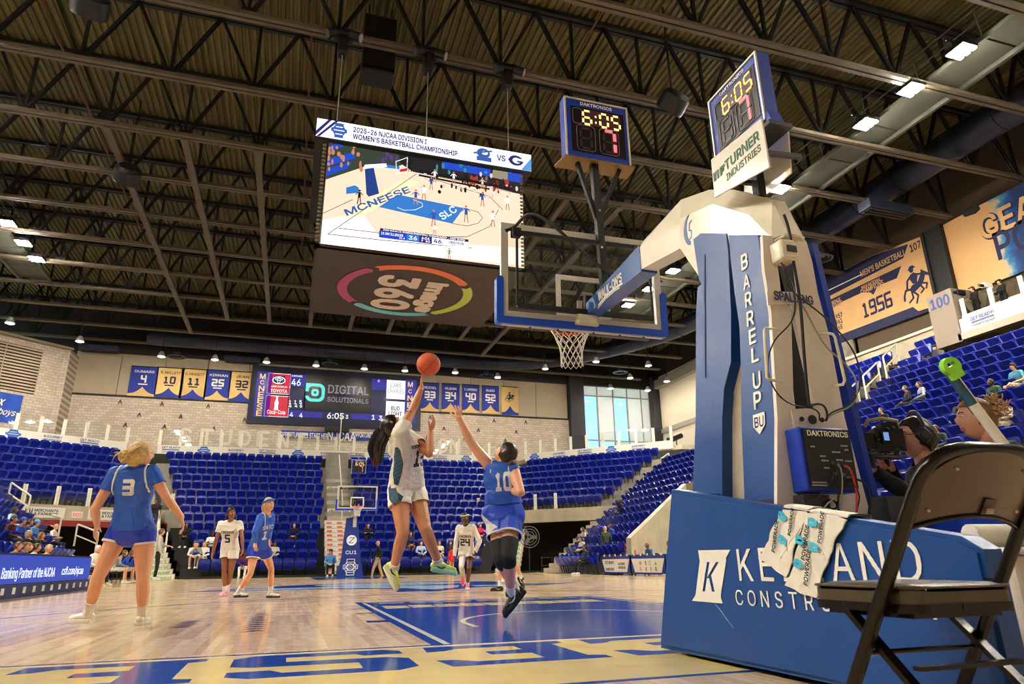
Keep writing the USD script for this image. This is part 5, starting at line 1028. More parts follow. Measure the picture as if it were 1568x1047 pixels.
# rear white mast plates, cross plates, dark slot
yR = -2.02
def rear(pts, name, m, off=0., th=.05):
    s = sg.Polygon([(p[0], p[2]) for p in (at(*q, y=yR-off) for q in pts)]).buffer(0); gl.part(name, poly3(s, (0, yR-off, 0), XX, ZZ, -th), m)
rear([Z8(445, 70), Z8(500, 75), Z8(530, 250), Z8(545, 380), Z8(598, 470), Z8(610, 900), Z8(622, 1000), (1226, 640), (1228, 792), (1190, 792), Z8(525, 1047), Z8(510, 800), Z8(492, 480), Z8(455, 250)], 'mast_plate', M_MASTW, 0, .025)
rear([Z8(610, 112), Z8(640, 100), Z8(680, 104), Z8(712, 215), Z8(742, 380), Z8(800, 600), Z8(885, 1047), (1336, 800), (1290, 800), Z8(770, 1047), Z8(720, 960), Z8(660, 700), Z8(600, 440), Z8(640, 380)], 'mast_plate', M_MASTW, 0, .025)
rear([Z8(470, 368), Z8(740, 378), Z8(748, 462), Z8(600, 436), Z8(476, 442)], 'cross_plate', M_MASTW, .012, .012)
rear([Z8(600, 1000), Z8(800, 985), Z8(850, 1047), (1300, 680), (1222, 680)], 'cross_plate', M_MASTW, .012, .012)
rear([Z8(520, 200), Z8(620, 200), Z8(700, 500), Z8(770, 1000), Z8(600, 1000), Z8(590, 470)], 'mast_core', M_BLACK, -.15, .1)
rear([(1222, 755), (1300, 755), (1322, 806), (1222, 800)], 'mast_foot', M_MASTW, .01, .2)
for (u, v, r) in ((220, 125, .013), (315, 130, .026), (400, 133, .013)): p = at(1190+u/5.82, 620+v/5.82, y=yR-.016); gl.part('plate_hole', trimesh.creation.cylinder(r, .008, sections=16).apply_transform(trimesh.transformations.rotation_matrix(PI/2, [1, 0, 0])).apply_translation(p), M_BLACK)
p = at(*Z8(612, 405), y=yR-.016); q0, q1 = at(*Z8(510, 400), y=yR), at(*Z8(715, 420), y=yR); lettering(gl, 'SPALDING', p, (1, 0, -.02), (0, 0, 1), abs(q1[0]-q0[0]), .058, M_BNAVY, 'mast_words')
pR = [at(*q, x=.30) for q in (Z8(685, 100), Z8(700, 98), Z8(770, 380), Z8(850, 700), (1304, 660), (1342, 806), (1334, 806))]
gl.part('mast_pad', hull([(.19+.0*i, -1.45-.42*j, 2.47) for i in (0,) for j in (0, 1)]+[(.235, -1.45-.42*j, 2.47) for j in (0, 1)]+[(.335, -1.3-.57*j, .75) for j in (0, 1)]+[(.375, -1.3-.57*j, .75) for j in (0, 1)]), M_PADD)
# small white box and handles at the top of the mast, grab handles lower down
b0 = at(*Z8(560, 160), y=yR-.06); gl.part('junction_box', rbox(b0+[-.058, -.05, -.07], b0+[.055, .06, .065], .02), M_CREAM); gl.part('box_label', box(b0+[-.02, -.056, -.02], b0+[.045, -.05, .02]), M_BLACK)
def trace(pts, y, r, m, name, n=30, dy=None, sides=8):
    P = [at(*p, y=y+(dy[i] if dy else 0)) for i, p in enumerate(pts)]; gl.part(name, tube(spline(P, n) if len(P) > 2 else P, r, sides), m, 50)
def poly_trace(pts, y, r, m, name): gl.part(name, tube([at(*p, y=y+d) for p, d in pts], r, 8), m, 50)
poly_trace([(Z8(550, 578), .03), (Z8(500, 568), -.07), (Z8(462, 566), -.1), (Z8(455, 580), -.1), (Z8(470, 830), -.1), (Z8(490, 843), -.1), (Z8(562, 855), .03)], yR, .0085, M_CREAM, 'grab_handle')
poly_trace([(Z8(735, 595), .03), (Z8(790, 592), -.07), (Z8(820, 598), -.1), (Z8(832, 615), -.1), (Z8(885, 845), -.1), (Z8(875, 868), -.1), (Z8(800, 878), .03)], yR, .0085, M_CREAM, 'grab_handle')
poly_trace([(Z8(512, 100), .02), (Z8(560, 72), -.06), (Z8(640, 78), -.06), (Z8(665, 84), -.06), (Z8(650, 105), .02)], yR, .007, M_CREAM, 'grab_handle')
gl.part('side_brace', tube(spline([at(768+6, 353, y=1.02), at(790, 345, y=.98), at(806.5, 329, y=.8), at(830, 333, y=.65), at(975, 377, y=-.02)], 30), .017, 10), M_BLACK, 50)
gl.part('side_brace', tube(spline([(.74, 1.0, 3.8), (.72, .95, 3.9), (.6, .7, 3.86), (.3, .3, 3.5), (.05, -.05, 3.24)], 24), .017, 10), M_BLACK, 50)
# cables hanging down the mast
for pts, r, m in (([Z8(560, 0-40), Z8(590, 60), Z8(610, 200), Z8(640, 380), Z8(660, 600), Z8(680, 850), Z8(695, 985)], .0085, M_CABLE), ([Z8(545, 215), Z8(600, 330), Z8(618, 430), Z8(600, 530), Z8(520, 620), Z8(485, 690), Z8(488, 850), Z8(560, 950), Z8(680, 990), Z8(740, 1010), Z8(750, 1060)], .004, M_CABLE),
        ([Z8(560, 230), Z8(640, 400), Z8(720, 460), Z8(830, 560), Z8(930, 690), Z8(962, 780), Z8(958, 900), Z8(900, 980), Z8(820, 1015), Z8(780, 1060)], .0045, M_CABLE), ([Z8(640, 420), Z8(700, 520), Z8(800, 680), Z8(900, 770), Z8(945, 850), Z8(935, 960), Z8(860, 1010), Z8(790, 1047)], .005, M_CABG),
        ([Z8(550, 220), Z8(590, 300), Z8(625, 420), Z8(605, 520)], .0035, M_CABG), ([Z8(680, 990), Z8(720, 975), Z8(775, 985), Z8(790, 1020), Z8(785, 1060)], .006, M_CABLE)):
    trace(pts, yR-.09, r, m, 'cable', 40)
# base: padded side boxes and the steel between
top = [(-.95, .965), (-1.28, .945), (-3.12, .60), (-3.22, .575)]
prof = [(-.93, .02), (-1.22, .96), (-3.13, .605), (-3.2, .56), (-3.2, .03)]
def basepad(x0, x1, name, m=M_PAD):
    s = prism_x(prof, x0, x1); b = hull([(x, y, z) for x in (x0+.012, x1-.012) for (y, z) in prof]); b2 = hull([(x, y*.999-.002, z*.985+.006) for x in (x0, x1) for (y, z) in [(-.95, .04), (-1.23, .94), (-3.12, .59), (-3.185, .55), (-3.185, .04)]])
    gl.part(name, tm(man(b)+man(b2)), m)
basepad(-.61, -.5, 'base_pad'); basepad(.42, .53, 'base_pad', M_PADD)
gl.part('base_pad', hull([(x, y, z) for x in (-.5, .42) for y, z in ((-.93, .02), (-1.03, .02), (-1.22, .95), (-1.3, .93))]), M_PAD); gl.part('base_pad_cap', prism_x([(-1.21, .955), (-3.13, .60), (-3.13, .615), (-1.21, .97)], .42, .53), mat('pad_cap', '#8fb3d8', .4))
gl.part('base_frame', cat([box((-.48, -2.5, .05), (.4, -1.05, .3)), box((-.36, -2.1, .3), (-.2, -1.2, .85)), box((.18, -2.1, .3), (.34, -1.2, .85))]), mat('base_steel', '#34343a', .5))
for s in (-.45, .37):
    for yy in (-1.3, -2.9): gl.part('caster', trimesh.creation.cylinder(.05, .05, sections=16).apply_transform(trimesh.transformations.rotation_matrix(PI/2, [0, 1, 0])).apply_translation([s, yy, .05]), M_BLACK)
# base lettering
xP = -.6125
PX = lambda px, py: at(px, py, x=xP)
def padtext(txt, pL, pR_, hpx, name, spacing=None):
    a, b = PX(*pL), PX(*pR_); w = abs(a[1]-b[1]); c_ = (a+b)/2; lo, hi = PX(pL[0], pL[1]+hpx/2), PX(pL[0], pL[1]-hpx/2)
    n = len(txt); h = hi[2]-lo[2]
    for i, ch in enumerate(txt):
        g = fit(text_shape(ch), None, h, 0, 0); gw = g.bounds[2]-g.bounds[0]; k = min(1.0, w/n*.74/gw); g = affinity.scale(g, k if ch != 'I' else 1, 1, origin=(0, 0)); f_ = (i+.5)/n; P = a+(b-a)*f_
        gl.part(name, poly3(g, P, (0, -1, 0), (0, 0, 1), .002), M_LETT)
padtext('KELLAND', (1126, 865), (1418, 858), 48, 'base_letter'); padtext('CONSTRUCTION', (1123, 914), (1440, 932), 23, 'base_letter')
Zb = lambda u, v: (1020+u/4.76, 740+v/4.76)
icon = sg.Polygon([(-p[1], p[2]) for p in (PX(*Zb(u, v)) for u, v in ((235, 487), (470, 483), (436, 545), (440, 560), (402, 800), (400, 830), (414, 875), (190, 855), (213, 820), (218, 800), (247, 565), (243, 540)))])
kk = [sg.Polygon([(-p[1], p[2]) for p in (PX(*Zb(u, v)) for u, v in q)]) for q in ([(300, 572), (318, 572), (285, 788), (267, 785)], [(366, 572), (386, 574), (318, 690), (296, 690)], [(310, 672), (330, 668), (356, 790), (336, 788)])]
gl.part('column_emblem', poly3(icon.difference(shapely.union_all(kk)), (xP, 0, 0), (0, -1, 0), ZZ, .002), M_LETT)
gl.part('scratch', tube([at(*Zb(*p), x=xP) for p in ((360, 880), (400, 930), (450, 1000), (490, 1050))], .002, 4), mat('scratch_pale', '#8fb4d6', .6))
# ---- control box on the mast
cb_ = Thing('control_box', 'blue and black scoreboard control box with cables plugged in on the goal mast', 'control box', (-.16, -2.05, .86))
c0, c1 = [CAM+(np.array(q)-CAM)*.9862 for q in ([-.325, -2.1, .865], [.012, -1.98, 1.208])]
cb_.part('case', rbox(c0+[0, .004, 0], c1, .012), M_PADD); cb_.part('front_panel', box((c0[0]+.018, c0[1]-.004, c0[2]+.02), (c1[0]-.012, c0[1]+.002, c1[2]-.012)), M_BLACK)
yF = c0[1]-.004
cb_.part('maker_words', poly3(fit(text_shape('DAKTRONICS', True), .264, .03, -.186, 1.163), (0, yF, 0), XX, ZZ, .002), M_LETT)
RR = random.Random(5); lab = []
for u, v, w in ((430, 495, .05), (560, 490, .05), (640, 500, .05), (450, 560, .045), (600, 365, .05), (620, 400, .03), (385, 690, .1), (390, 715, .11), (640, 645, .03), (530, 420, .06), (320, 370, .03), (410, 455, .04)):
    p = at(1190+u/5.82, 620+v/5.82, y=yF); lab += [rect(p[0]-w/2+i*.0095, p[2]-.004, p[0]-w/2+i*.0095+.006, p[2]+.004) for i in range(int(w/.0095))]
cb_.part('panel_print', poly3(shapely.union_all(lab), (0, yF, 0), XX, ZZ, .001), mat('panel_grey', '#b8b8b4', .5))
for u, v in ((490, 520), (540, 530), (600, 545), (640, 660), (520, 610), (590, 620)): p = at(1190+u/5.82, 620+v/5.82, y=yF); cb_.part('socket', trimesh.creation.cylinder(.009, .012, sections=14).apply_transform(trimesh.transformations.rotation_matrix(PI/2, [1, 0, 0])).apply_translation(p), mat('socket', '#77776f', .3, metal=.8))
def cabc(pts, r, m, name='plug_cable'):
    P = [at(1190+u/5.82, 620+v/5.82, y=yF-o) for (u, v), o in zip(pts, [0.0]+[.03]*(len(pts)-1))]; cb_.part(name, tube(spline(P, 36), r, 7), m, 50)
cabc([(600, 545), (640, 560), (680, 650), (705, 760), (710, 880), (706, 1000)], .0055, M_CABR); cabc([(540, 530), (570, 580), (580, 680), (575, 800), (560, 980)], .0045, M_CABG); cabc([(500, 520), (530, 570), (550, 680), (545, 820), (550, 960)], .0045, M_CABLE)
cabc([(640, 660), (720, 665), (780, 700), (815, 770), (825, 880), (815, 1020)], .006, M_CABLE); cabc([(500, 590), (490, 660), (440, 740), (380, 800), (300, 860), (220, 830), (200, 815)], .003, M_CABLE); cabc([(640, 670), (690, 720), (730, 800), (725, 880), (710, 990)], .0035, M_CABLE); cabc([(545, 740), (500, 840), (440, 890), (410, 950)], .004, M_CABG)
cb_.part('cable_coil', cat([tube([(-.20+.06*math.cos(a)*(1-.1*i), -2.08-.01*i, .80+.03*math.sin(a)*(1-.1*i)) for a in np.linspace(0, 2*PI, 24)], .004, 6) for i in range(4)]), M_CABLE)
# ---- shot clocks
SEGP = {'A': ((0, 1), (1, 1)), 'B': ((1, 1), (1, .5)), 'C': ((1, .5), (1, 0)), 'D': ((0, 0), (1, 0)), 'E': ((0, 0), (0, .5)), 'F': ((0, .5), (0, 1)), 'G': ((0, .5), (1, .5))}
SEGN = dict(_SEG, **{'1': 'BC'})
def segdigit(ch, cx, cz, w, h, dots=False, thick=.018):
    out = []
    for k in SEGN[ch]:
        (a, b), (c_, d_) = SEGP[k]; P, Q = np.array([cx+(a-.5)*w, cz+(b-.5)*h]), np.array([cx+(c_-.5)*w, cz+(d_-.5)*h]); e = (Q-P)/np.linalg.norm(Q-P)*thick*.55
        out += [sg.Point(*(P+e+(Q-P-2*e)*f)).buffer(thick*.42, 3) for f in np.linspace(0, 1, 6)] if dots else [stroke([P+e, Q-e], thick, 'flat')]
    return shapely.union_all(out)
L_AMB, L_AMBG, L_REDL = glow('clock_amber', '#ffe08a', 1.5), glow('clock_amber_dot', '#ffc860', 1.5), glow('clock_red', '#ff6a78', 1.5)
def shot_clock(name, label, O, U, V, w, h, depth, dots=False, game='605', shot='7'):
    """O lower left corner of the face; U x V points to the viewer"""
    O, U, V = (np.array(x, float) for x in (O, U, V)); N = np.cross(U, V); t = Thing(name, label, 'shot clock', O+U*w/2)
    put = lambda nm, sh, m, off=0., d=.004: t.part(nm, poly3(sh, O+N*off, U, V, d), m)
    put('case', rect(0, 0, w, h), M_PADD, -depth, depth)
    put('edge_trim', rect(0, 0, w, h).difference(rect(.014*w/.55, 0, w-.014*w/.55, h-.014*w/.55)), M_ALU, .0, .012)
    put('dark_face', rect(w*.1, h*.1, w*.93, h*.86), mat('clock_face', '#1a1214', .25), .0, .004); put('maker_words', fit(text_shape('DAKTRONICS', True), w*.5, h*.055, w*.5, h*.92), M_LETT, .003)
    cells = shapely.union_all([rrect(w*.12, h*.56, w*.27, h*.83, w*.05), rrect(w*.17, h*.12, w*.46, h*.55, w*.06), rrect(w*.52, h*.12, w*.83, h*.55, w*.06)]); put('cell_outline', cells.difference(cells.buffer(-w*.008)), mat('clock_line', '#7b7077', .4), .006)
    put('unlit_segments', shapely.union_all([segdigit('8', w*.315, h*.33, w*.16, h*.33, thick=w*.035), segdigit('8', w*.675, h*.33, w*.17, h*.33, thick=w*.035)]).difference(segdigit(shot, w*.675, h*.33, w*.17, h*.33, thick=w*.036)), mat('clock_unlit', '#33191c', .4), .005)
    tk = w*.036
    put('game_digits', shapely.union_all([segdigit(game[0], w*.345, h*.69, w*.125, h*.225, dots, tk), segdigit(game[1], w*.61, h*.69, w*.12, h*.225, dots, tk), segdigit(game[2], w*.80, h*.69, w*.12, h*.225, dots, tk), ellipse(w*.48, h*.73, w*.015, w*.02, 8), ellipse(w*.48, h*.63, w*.015, w*.02, 8)]), L_AMB if not dots else L_AMBG, .006)
    put('clock_glow', segdigit(shot, w*.675, h*.335, w*.17, h*.37, thick=w*.05).buffer(w*.022).union(rect(w*.28, h*.565, w*.87, h*.83)), glow('clock_glow', '#5a1018', .35), .0055); put('shot_digits', segdigit(shot, w*.675, h*.335, w*.17, h*.37, dots, w*.05), L_REDL, .008)
    return t, O, U, V, N
k1 = at(867, 237, y=.9); k2 = at(966, 249, y=.9); k3 = at(860, 146, y=.9); w1 = k2[0]-k1[0]; h1 = k3[2]-k1[2]
t1, *_ = shot_clock('shot_clock', 'blue shot clock on a black post behind the near backboard', (k1[0], .9, k1[2]), (1, 0, 0), (0, 0, 1), w1, h1, .13)
t1.part('base_plate', hull([(k1[0]-.02, .88, k1[2]-.005), (k2[0]+.04, .88, k1[2]-.005), (k1[0]-.06, 1.12, k1[2]-.01), (k2[0]+.06, 1.12, k1[2]-.01), (k1[0]-.02, .88, k1[2]-.02), (k2[0]+.04, .88, k1[2]-.02), (k1[0]-.06, 1.12, k1[2]-.03), (k2[0]+.06, 1.12, k1[2]-.03)]), mat('bracket_ochre', '#7a5c22', .5))
xm = at(920, 330, y=.97)[0]; t1.part('post', cat([bar((xm-.005, .97, 3.1), (xm-.05, .97, k1[2]-.02), .075, .075)]), M_BLACK); t1.part('post_brace', cat([bar((xm-.04, .97, k1[2]-.75), (k1[0]+.16, .97, k1[2]-.03), .045), bar((xm-.03, .97, k1[2]-.7), (k2[0]-.12, .97, k1[2]-.03), .045)]), M_BLACK)
t1.part('bolt', cat([trimesh.creation.icosphere(1, .014).apply_translation([xm-.03, .93, z]) for z in (3.5, 3.75, 4.2)]), M_ALU)
t2, O2, U2, V2, N2 = shot_clock('shot_clock', 'blue shot clock on top of the near goal mast facing the sideline', (-.1, -1.40, 3.29), (0, -1, 0), (0, 0, 1), .565, .545, .1, dots=True)
t2.part('lower_flare', hull([(x, -1.96-dy, z) for x in (-.1, .0) for dy, z in ((0, 3.32), (.0, 3.22), (.05, 3.24), (.02, 3.34))]), M_PADD); t2.part('base_plate', box((-.13, -2.02, 3.21), (.05, -1.38, 3.24)), M_BLACK)
t2.part('post', cat([bar((-.03, -1.72, 2.85), (-.03, -1.72, 3.22), .06, .06), bar((-.2, -1.6, 3.02), (.14, -1.6, 3.05), .03), bar((-.2, -1.95, 3.02), (.14, -1.95, 3.05), .03)]), M_BLACK)
sgn = Thing('sponsor_sign', 'white two-sided sponsor sign with green words on top of the goal mast', 'sign', (-.2, -1.8, 2.84)); M_SIGN = mat('sign_white', '#efe9da', .12, spec=.6)
sc_ = [at(*p, x=-.25) for p in ((1094, 302), (1177.6, 256.8), (1165.5, 181), (1088.6, 244.7))]
def signplate(P, nm):
    v = np.array(P); v2 = v+[.012, 0, 0]; me = hull(np.vstack([v, v2])); sgn.part(nm, me, M_SIGN)
signplate([(-.25, -1.53, 2.92), (-.25, -2.09, 2.815), (-.25, -2.085, 3.172), (-.25, -1.54, 3.214)], 'front_plate'); signplate([(.12, -1.35, 2.95), (.12, -1.865, 2.975), (.12, -1.905, 3.33), (.12, -1.45, 3.36)], 'rear_plate')
M_GREEN = mat('sign_green', '#1f5a38', .5)
for s, u, v, w, h, b in (('TURNER', -1.865, 3.075, .36, .075, True), ('INDUSTRIES', -1.865, 2.985, .36, .05, False)): sgn.part('sign_words', poly3(fit(text_shape(s, b), w, h, 0, 0), (-.252, u, v), (0, -1, 0.02), (0, 0, 1), .002), M_GREEN)
sgn.part('sign_emblem', poly3(shapely.union_all([rect(-.06, -.03, -.035, .035), rect(-.06, .015, .0, .035), rect(-.02, -.03, .0, .035), rect(.015, -.03, .035, .035), rect(.015, .015, .07, .035), rect(.015, -.01, .06, .008)]), (-.252, -1.61, 3.06), (0, -1, 0), (0, 0, 1), .002), M_GREEN)
# ---- far goal
fg = Thing('basketball_goal', 'far basketball goal with a blue padded mast at the other end of the court', 'basketball goal', (0, 29, 0))
T_far = trimesh.transformations.translation_matrix([0, 27.07, 3.05]) @ trimesh.transformations.rotation_matrix(PI, [0, 0, 1]); backboard(fg, T_far, True)
fg.part('arm', hull([(x, y, z) for x in (-.1, .1) for y, z in ((27.5, 2.9), (27.5, 3.1), (28.9, 2.5), (28.9, 2.8))]), M_CREAM); fg.part('arm', hull([(x, y, z) for x in (-.11, .11) for y, z in ((28.7, 2.3), (28.7, 2.8), (29.3, 2.2), (29.3, 2.6))]), M_CREAM)
pX = lambda px, py, y=28.35: (at(px, py, y=y)[0], at(px, py, y=y)[2])
mp = sg.Polygon([pX(*p) for p in ((531.5, 793), (547.5, 791), (552, 855), (557, 884), (515, 884), (523, 855))])
fg.part('mast_pad', poly3(mp, (0, 28.35, 0), XX, ZZ, -.5), mat('far_pad_blue', '#12307c', .5)); fg.part('mast_post', box((-.06, 28.32, 2.2), (.1, 28.5, 2.75)), M_MASTW)
for s, c_, w, h, in (('CU1', (537.5, 845.5), .5, .16),): x, z = pX(*c_); fg.part('mast_words', poly3(fit(text_shape(s, True), w, h, x, z), (0, 28.345, 0), XX, ZZ, .004), M_LETT)
x, z = pX(538.5, 827); fg.part('round_letter_emblem', poly3(ellipse(x, z, .235, .235).difference(affinity.skew(fit(text_shape('Z'), .22, .26, x, z), 12)), (0, 28.345, 0), XX, ZZ, .004), M_LETT)
x, z = pX(536.5, 868); e0 = fit(EMB, .68, .72, x, z); fg.part('mast_emblem', poly3(e0.difference(e0.buffer(-.03)).union(ellipse(x, z, .2, .16).difference(ellipse(x, z, .15, .11))), (0, 28.345, 0), XX, ZZ, .004), M_LETT)
fg.part('base', box((-.55, 28.5, .02), (.5, 30.3, .5)), mat('far_pad_blue', '#12307c'))
k1 = at(537.5, 725, y=28.0); k2 = at(561, 704, y=28.0); t3, *_ = shot_clock('shot_clock', 'small shot clock above the far backboard', (k1[0], 28.0, k1[2]), (1, 0, 0), (0, 0, 1), k2[0]-k1[0], k2[2]-k1[2], .12)
t3.part('post', bar((.03, 28.06, 3.1), (.03, 28.06, k1[2]), .07), M_BLACK)
# ================================================================ FOREGROUND AND COURTSIDE OBJECTS
M_CHAIRM = mat('chair_steel', '#17110c', .22, metal=.55, spec=.7, vary=.1); M_CHAIRP = mat('chair_panel', '#38281a', .3, spec=.6, vary=.05); M_VINYL = mat('chair_vinyl', '#423823', .32, spec=.6, vary=.06, bump=.08, bscale=120)
ch = Thing('folding_chair', 'dark brown metal folding chair with padded vinyl seat beside the goal base', 'chair', (-.93, -3.25, 0))
xl, xr = -1.165, -.70; dy_dz = -.62
up_y = lambda z: -3.02-.645*z
def flat_tube(P, w, h):     # oval section
    c = tube(P, 1.0, 12, cap=True); return c
# back frame: one bent tube from the left front foot over the back to the right front foot
P = [(xl, up_y(z), z) for z in np.linspace(.0, .70, 9)]
aa = np.linspace(PI, 0, 17); rx_ = (xr-xl)/2
for a in aa[1:-1]: z = .70+.135*math.sin(a)**.62; P.append(((xl+xr)/2+rx_*np.sign(math.cos(a))*abs(math.cos(a))**.62, up_y(z), z))
P += [(xr, up_y(z), z) for z in np.linspace(.70, 0, 9)]
ch.part('back_frame', tube(P, .0195, 12), M_CHAIRM, 60)
for x, s in ((xl, 1), (xr, -1)): ch.part('frame_flange', tube([(x+s*.012, up_y(z)-.012, z) for z in np.linspace(.12, .70, 8)], .007, 8), M_CHAIRM, 60)
# curved back panel
nu, nv = 24, 10; V = []
for j in range(nv+1):
    for i in range(nu+1):
        u = i/nu*2-1; zt_ = .70+.122*(1-abs(u)**2.6)**.5 if abs(u) < 1 else .70; zb_2 = .615+.035*(1-abs(u)**2)
        z = zb_2+(zt_-zb_2)*j/nv; V.append(((xl+xr)/2+u*(rx_-.012), up_y(z)-.028*(1-u*u), z))
V = np.array(V); f = []
for j in range(nv):
    for i in range(nu): a = j*(nu+1)+i; f += [[a, a+1, a+nu+2], [a, a+nu+2, a+nu+1]]
n_ = len(V); f = np.array(f); bn = [k for k in range(nu+1)]
V2 = V+[0, .006, .004]; me = trimesh.Trimesh(np.vstack([V, V2]), np.vstack([f, f[:, ::-1]+n_]), process=False)
ch.part('back_panel', me, M_CHAIRP, 50); ch.part('panel_lip', tube(V[:nu+1]-[0, .003, 0], .007, 8), M_CHAIRM, 60)
for u, z in ((-.75, .665), (.75, .665), (-.55, .775), (.62, .775)): ch.part('rivet', trimesh.creation.icosphere(1, .0055).apply_translation([(xl+xr)/2+u*rx_, up_y(z)-.034*(1-u*u), z]), M_ALU)
lab_c = np.array([(xl+xr)/2+.03, up_y(.675)-.034, .675]); ch.part('maker_label', cbox(lab_c, (.045, .003, .05), R=trimesh.transformations.rotation_matrix(.573, [1, 0, 0])), mat('label_brown', '#2e2116', .5))
ch.part('label_print', cat([cbox(lab_c+[0, -.004, .008], (.028, .002, .012), R=trimesh.transformations.rotation_matrix(.573, [1, 0, 0]))]+[cbox(lab_c+[0, -.0035+.002*k, -.008-.005*k], (.03, .0016, .0025), R=trimesh.transformations.rotation_matrix(.573, [1, 0, 0])) for k in range(3)]), mat('label_ink', '#b9ac96', .5))
# seat: steel pan under a welted cushion
s0, s1 = np.array([xl+.03, -3.385, .405]), np.array([xr-.03, -2.965, .455])
def cushion(a, b, r, bulge):
    s = rrect(a[0], a[1], b[0], b[1], .05); m = poly3(s, (0, 0, a[2]), UX, UY, b[2]-a[2]); m = m.subdivide_to_size(.03) if hasattr(m, 'subdivide_to_size') else m
    v = np.array(m.vertices); d = np.array([s.exterior.distance(sg.Point(*p[:2])) for p in v]); k = np.clip(d/.05, 0, 1); top = v[:, 2] > b[2]-.004
    v[top, 2] += bulge*np.sqrt(k[top])-.012*(1-k[top])**2; m.vertices = v; return m
ch.part('seat_cushion', cushion(s0, s1, .04, .008), M_VINYL, 50); ch.part('seat_welt', tube(np.c_[np.array(rrect(s0[0]-.002, s0[1]-.002, s1[0]+.002, s1[1]+.002, .05).exterior.coords)[:-1], np.full(len(rrect(s0[0]-.002, s0[1]-.002, s1[0]+.002, s1[1]+.002, .05).exterior.coords)-1, .452)], .0045, 6, closed=True), M_VINYL, True)
ch.part('seat_pan', cat([poly3(rrect(s0[0]-.004, s0[1]-.004, s1[0]+.004, s1[1]+.004, .05), (0, 0, .380), UX, UY, .026), box((s0[0]+.03, s0[1]+.04, .365), (s1[0]-.03, s1[1]-.04, .382))]), M_CHAIRM)
ch.part('seat_print', poly3(rect((xl+xr)/2-.03, -3.392, (xl+xr)/2-.026, -3.391), (0, 0, .39), UX, UY, .02), M_BLACK)
for x in (xl+.035, xr-.035):
    lg_ = ch.part('leg', bar((x, -3.10, .40), (x, -3.52, .0), .034, .018), M_CHAIRM); ch.part('foot_cap', rbox((x-.016, -3.55, 0), (x+.016, -3.505, .03), .006), M_BLACK, parent=lg_)
for x in (xl, xr): ch.part('foot_cap', rbox((x-.02, up_y(0)-.02, 0), (x+.02, up_y(0)+.03, .035), .008), M_BLACK); ch.part('hinge_plate', cat([cbox((x+(.018 if x == xl else -.018), up_y(.42), .42), (.004, .03, .1)), trimesh.creation.icosphere(1, .008).apply_translation([x, up_y(.6), .6]), trimesh.creation.icosphere(1, .007).apply_translation([x, up_y(.235), .235])]), M_ALU if False else M_CHAIRM)
for y, z, r in ((-3.345, .235, .008), (-3.47, .052, .009)): ch.part('cross_bar', bar((xl+.035, y, z), (xr-.035, y, z), .03, .012), M_CHAIRM)
ch.part('cross_bar', tube([(xl, up_y(.26), .26), (xr, up_y(.26), .26)], .008, 8), M_CHAIRM, 40); ch.part('cross_bar', bar((xl, up_y(.1), .1), (xr, up_y(.1), .1), .03, .012), mat('worn_steel', '#9a937f', .3, metal=.8))
# ---- towels draped over the base pad
M_TOWEL = mat('towel_white', '#ece6d6', .9, vary=.04, bump=.35, bscale=220); M_TINK = mat('towel_ink', '#23282e', .8); M_TBLUE = mat('towel_blue', '#35b4dc', .8)
def towel(outline, name, label, over):
    t = Thing(name, label, 'towel', (-.62, -2.2, .6)); xT = -.618
    P = np.array([at(*Zb(*p), x=xT)[1:] for p in outline]); s = sg.Polygon([(-y, z) for y, z in P])
    bx = s.bounds; cells = []; n1, n2 = 22, 30
    V, F = [], {}
    def wav(u, w): return .006*math.sin(u*46+w*5)+.004*math.sin(w*31+u*20)+.004
    tri = trimesh.creation.triangulate_polygon(s, engine='earcut'); me = trimesh.Trimesh(np.c_[tri[0], np.zeros(len(tri[0]))], tri[1]).subdivide_to_size(.025)
    v2 = np.array(me.vertices)[:, :2]; zt_ = bx[3]
    x_ = np.array([xT-.004-abs(wav(u, w)) for u, w in v2]); front = np.c_[x_, -v2[:, 0], v2[:, 1]]; back = front+[.006, 0, 0]; k = len(front); f = np.array(me.faces)
    body = trimesh.Trimesh(np.vstack([front, back]), np.vstack([f, f[:, ::-1]+k]), process=False); body.fix_normals()
    t.part('cloth', body, M_TOWEL, 50)
    (y0, z0), (y1, z1) = [at(*Zb(*p), x=xT)[1:] for p in over]       # the fold across the pad and the tail inside
    e = np.linspace(0, 1, 12); cap = []
    for q in e:
        a = PI*q; cap.append([(-.553-.066*math.cos(a), y0, z0+.012+.012*math.sin(a)), (-.553-.066*math.cos(a), y1, z1+.012+.012*math.sin(a))])
    cap += [[(-.482, y0, z0-.1), (-.482, y1, z1-.1)]]
    cp = np.array(cap).reshape(-1, 3); f = []
    for i in range(len(cap)-1): f += [[2*i, 2*i+1, 2*i+3], [2*i, 2*i+3, 2*i+2]]
    k = len(cp); t.part('fold', trimesh.Trimesh(np.vstack([cp, cp-[0, 0, .006]]), np.vstack([f, np.array(f)[:, ::-1]+k]), process=False), M_TOWEL, 50)
    return t, xT
def towel_prints(t, xT, words, bottles):
    for (u, v, ang, w) in words:
        a = at(*Zb(u, v), x=xT); sh = affinity.rotate(fit(text_shape('POWERADE', True), w, w*.15, 0, 0), ang); t.part('towel_word', poly3(sh, (xT-.0165, a[1], a[2]), (0, -1, 0), ZZ, .0015), M_TINK)
    for (u, v, ang) in bottles:
        a = at(*Zb(u, v), x=xT); sh = affinity.rotate(shapely.union_all([rrect(-.03, -.018, .012, .018, .006), rect(.012, -.012, .026, .012), rect(-.012, -.021, .0, .021)]).difference(rect(-.022, -.004, .008, .004)), ang); t.part('towel_bottle_print', poly3(sh, (xT-.0165, a[1], a[2]), (0, -1, 0), ZZ, .0015), M_TBLUE)
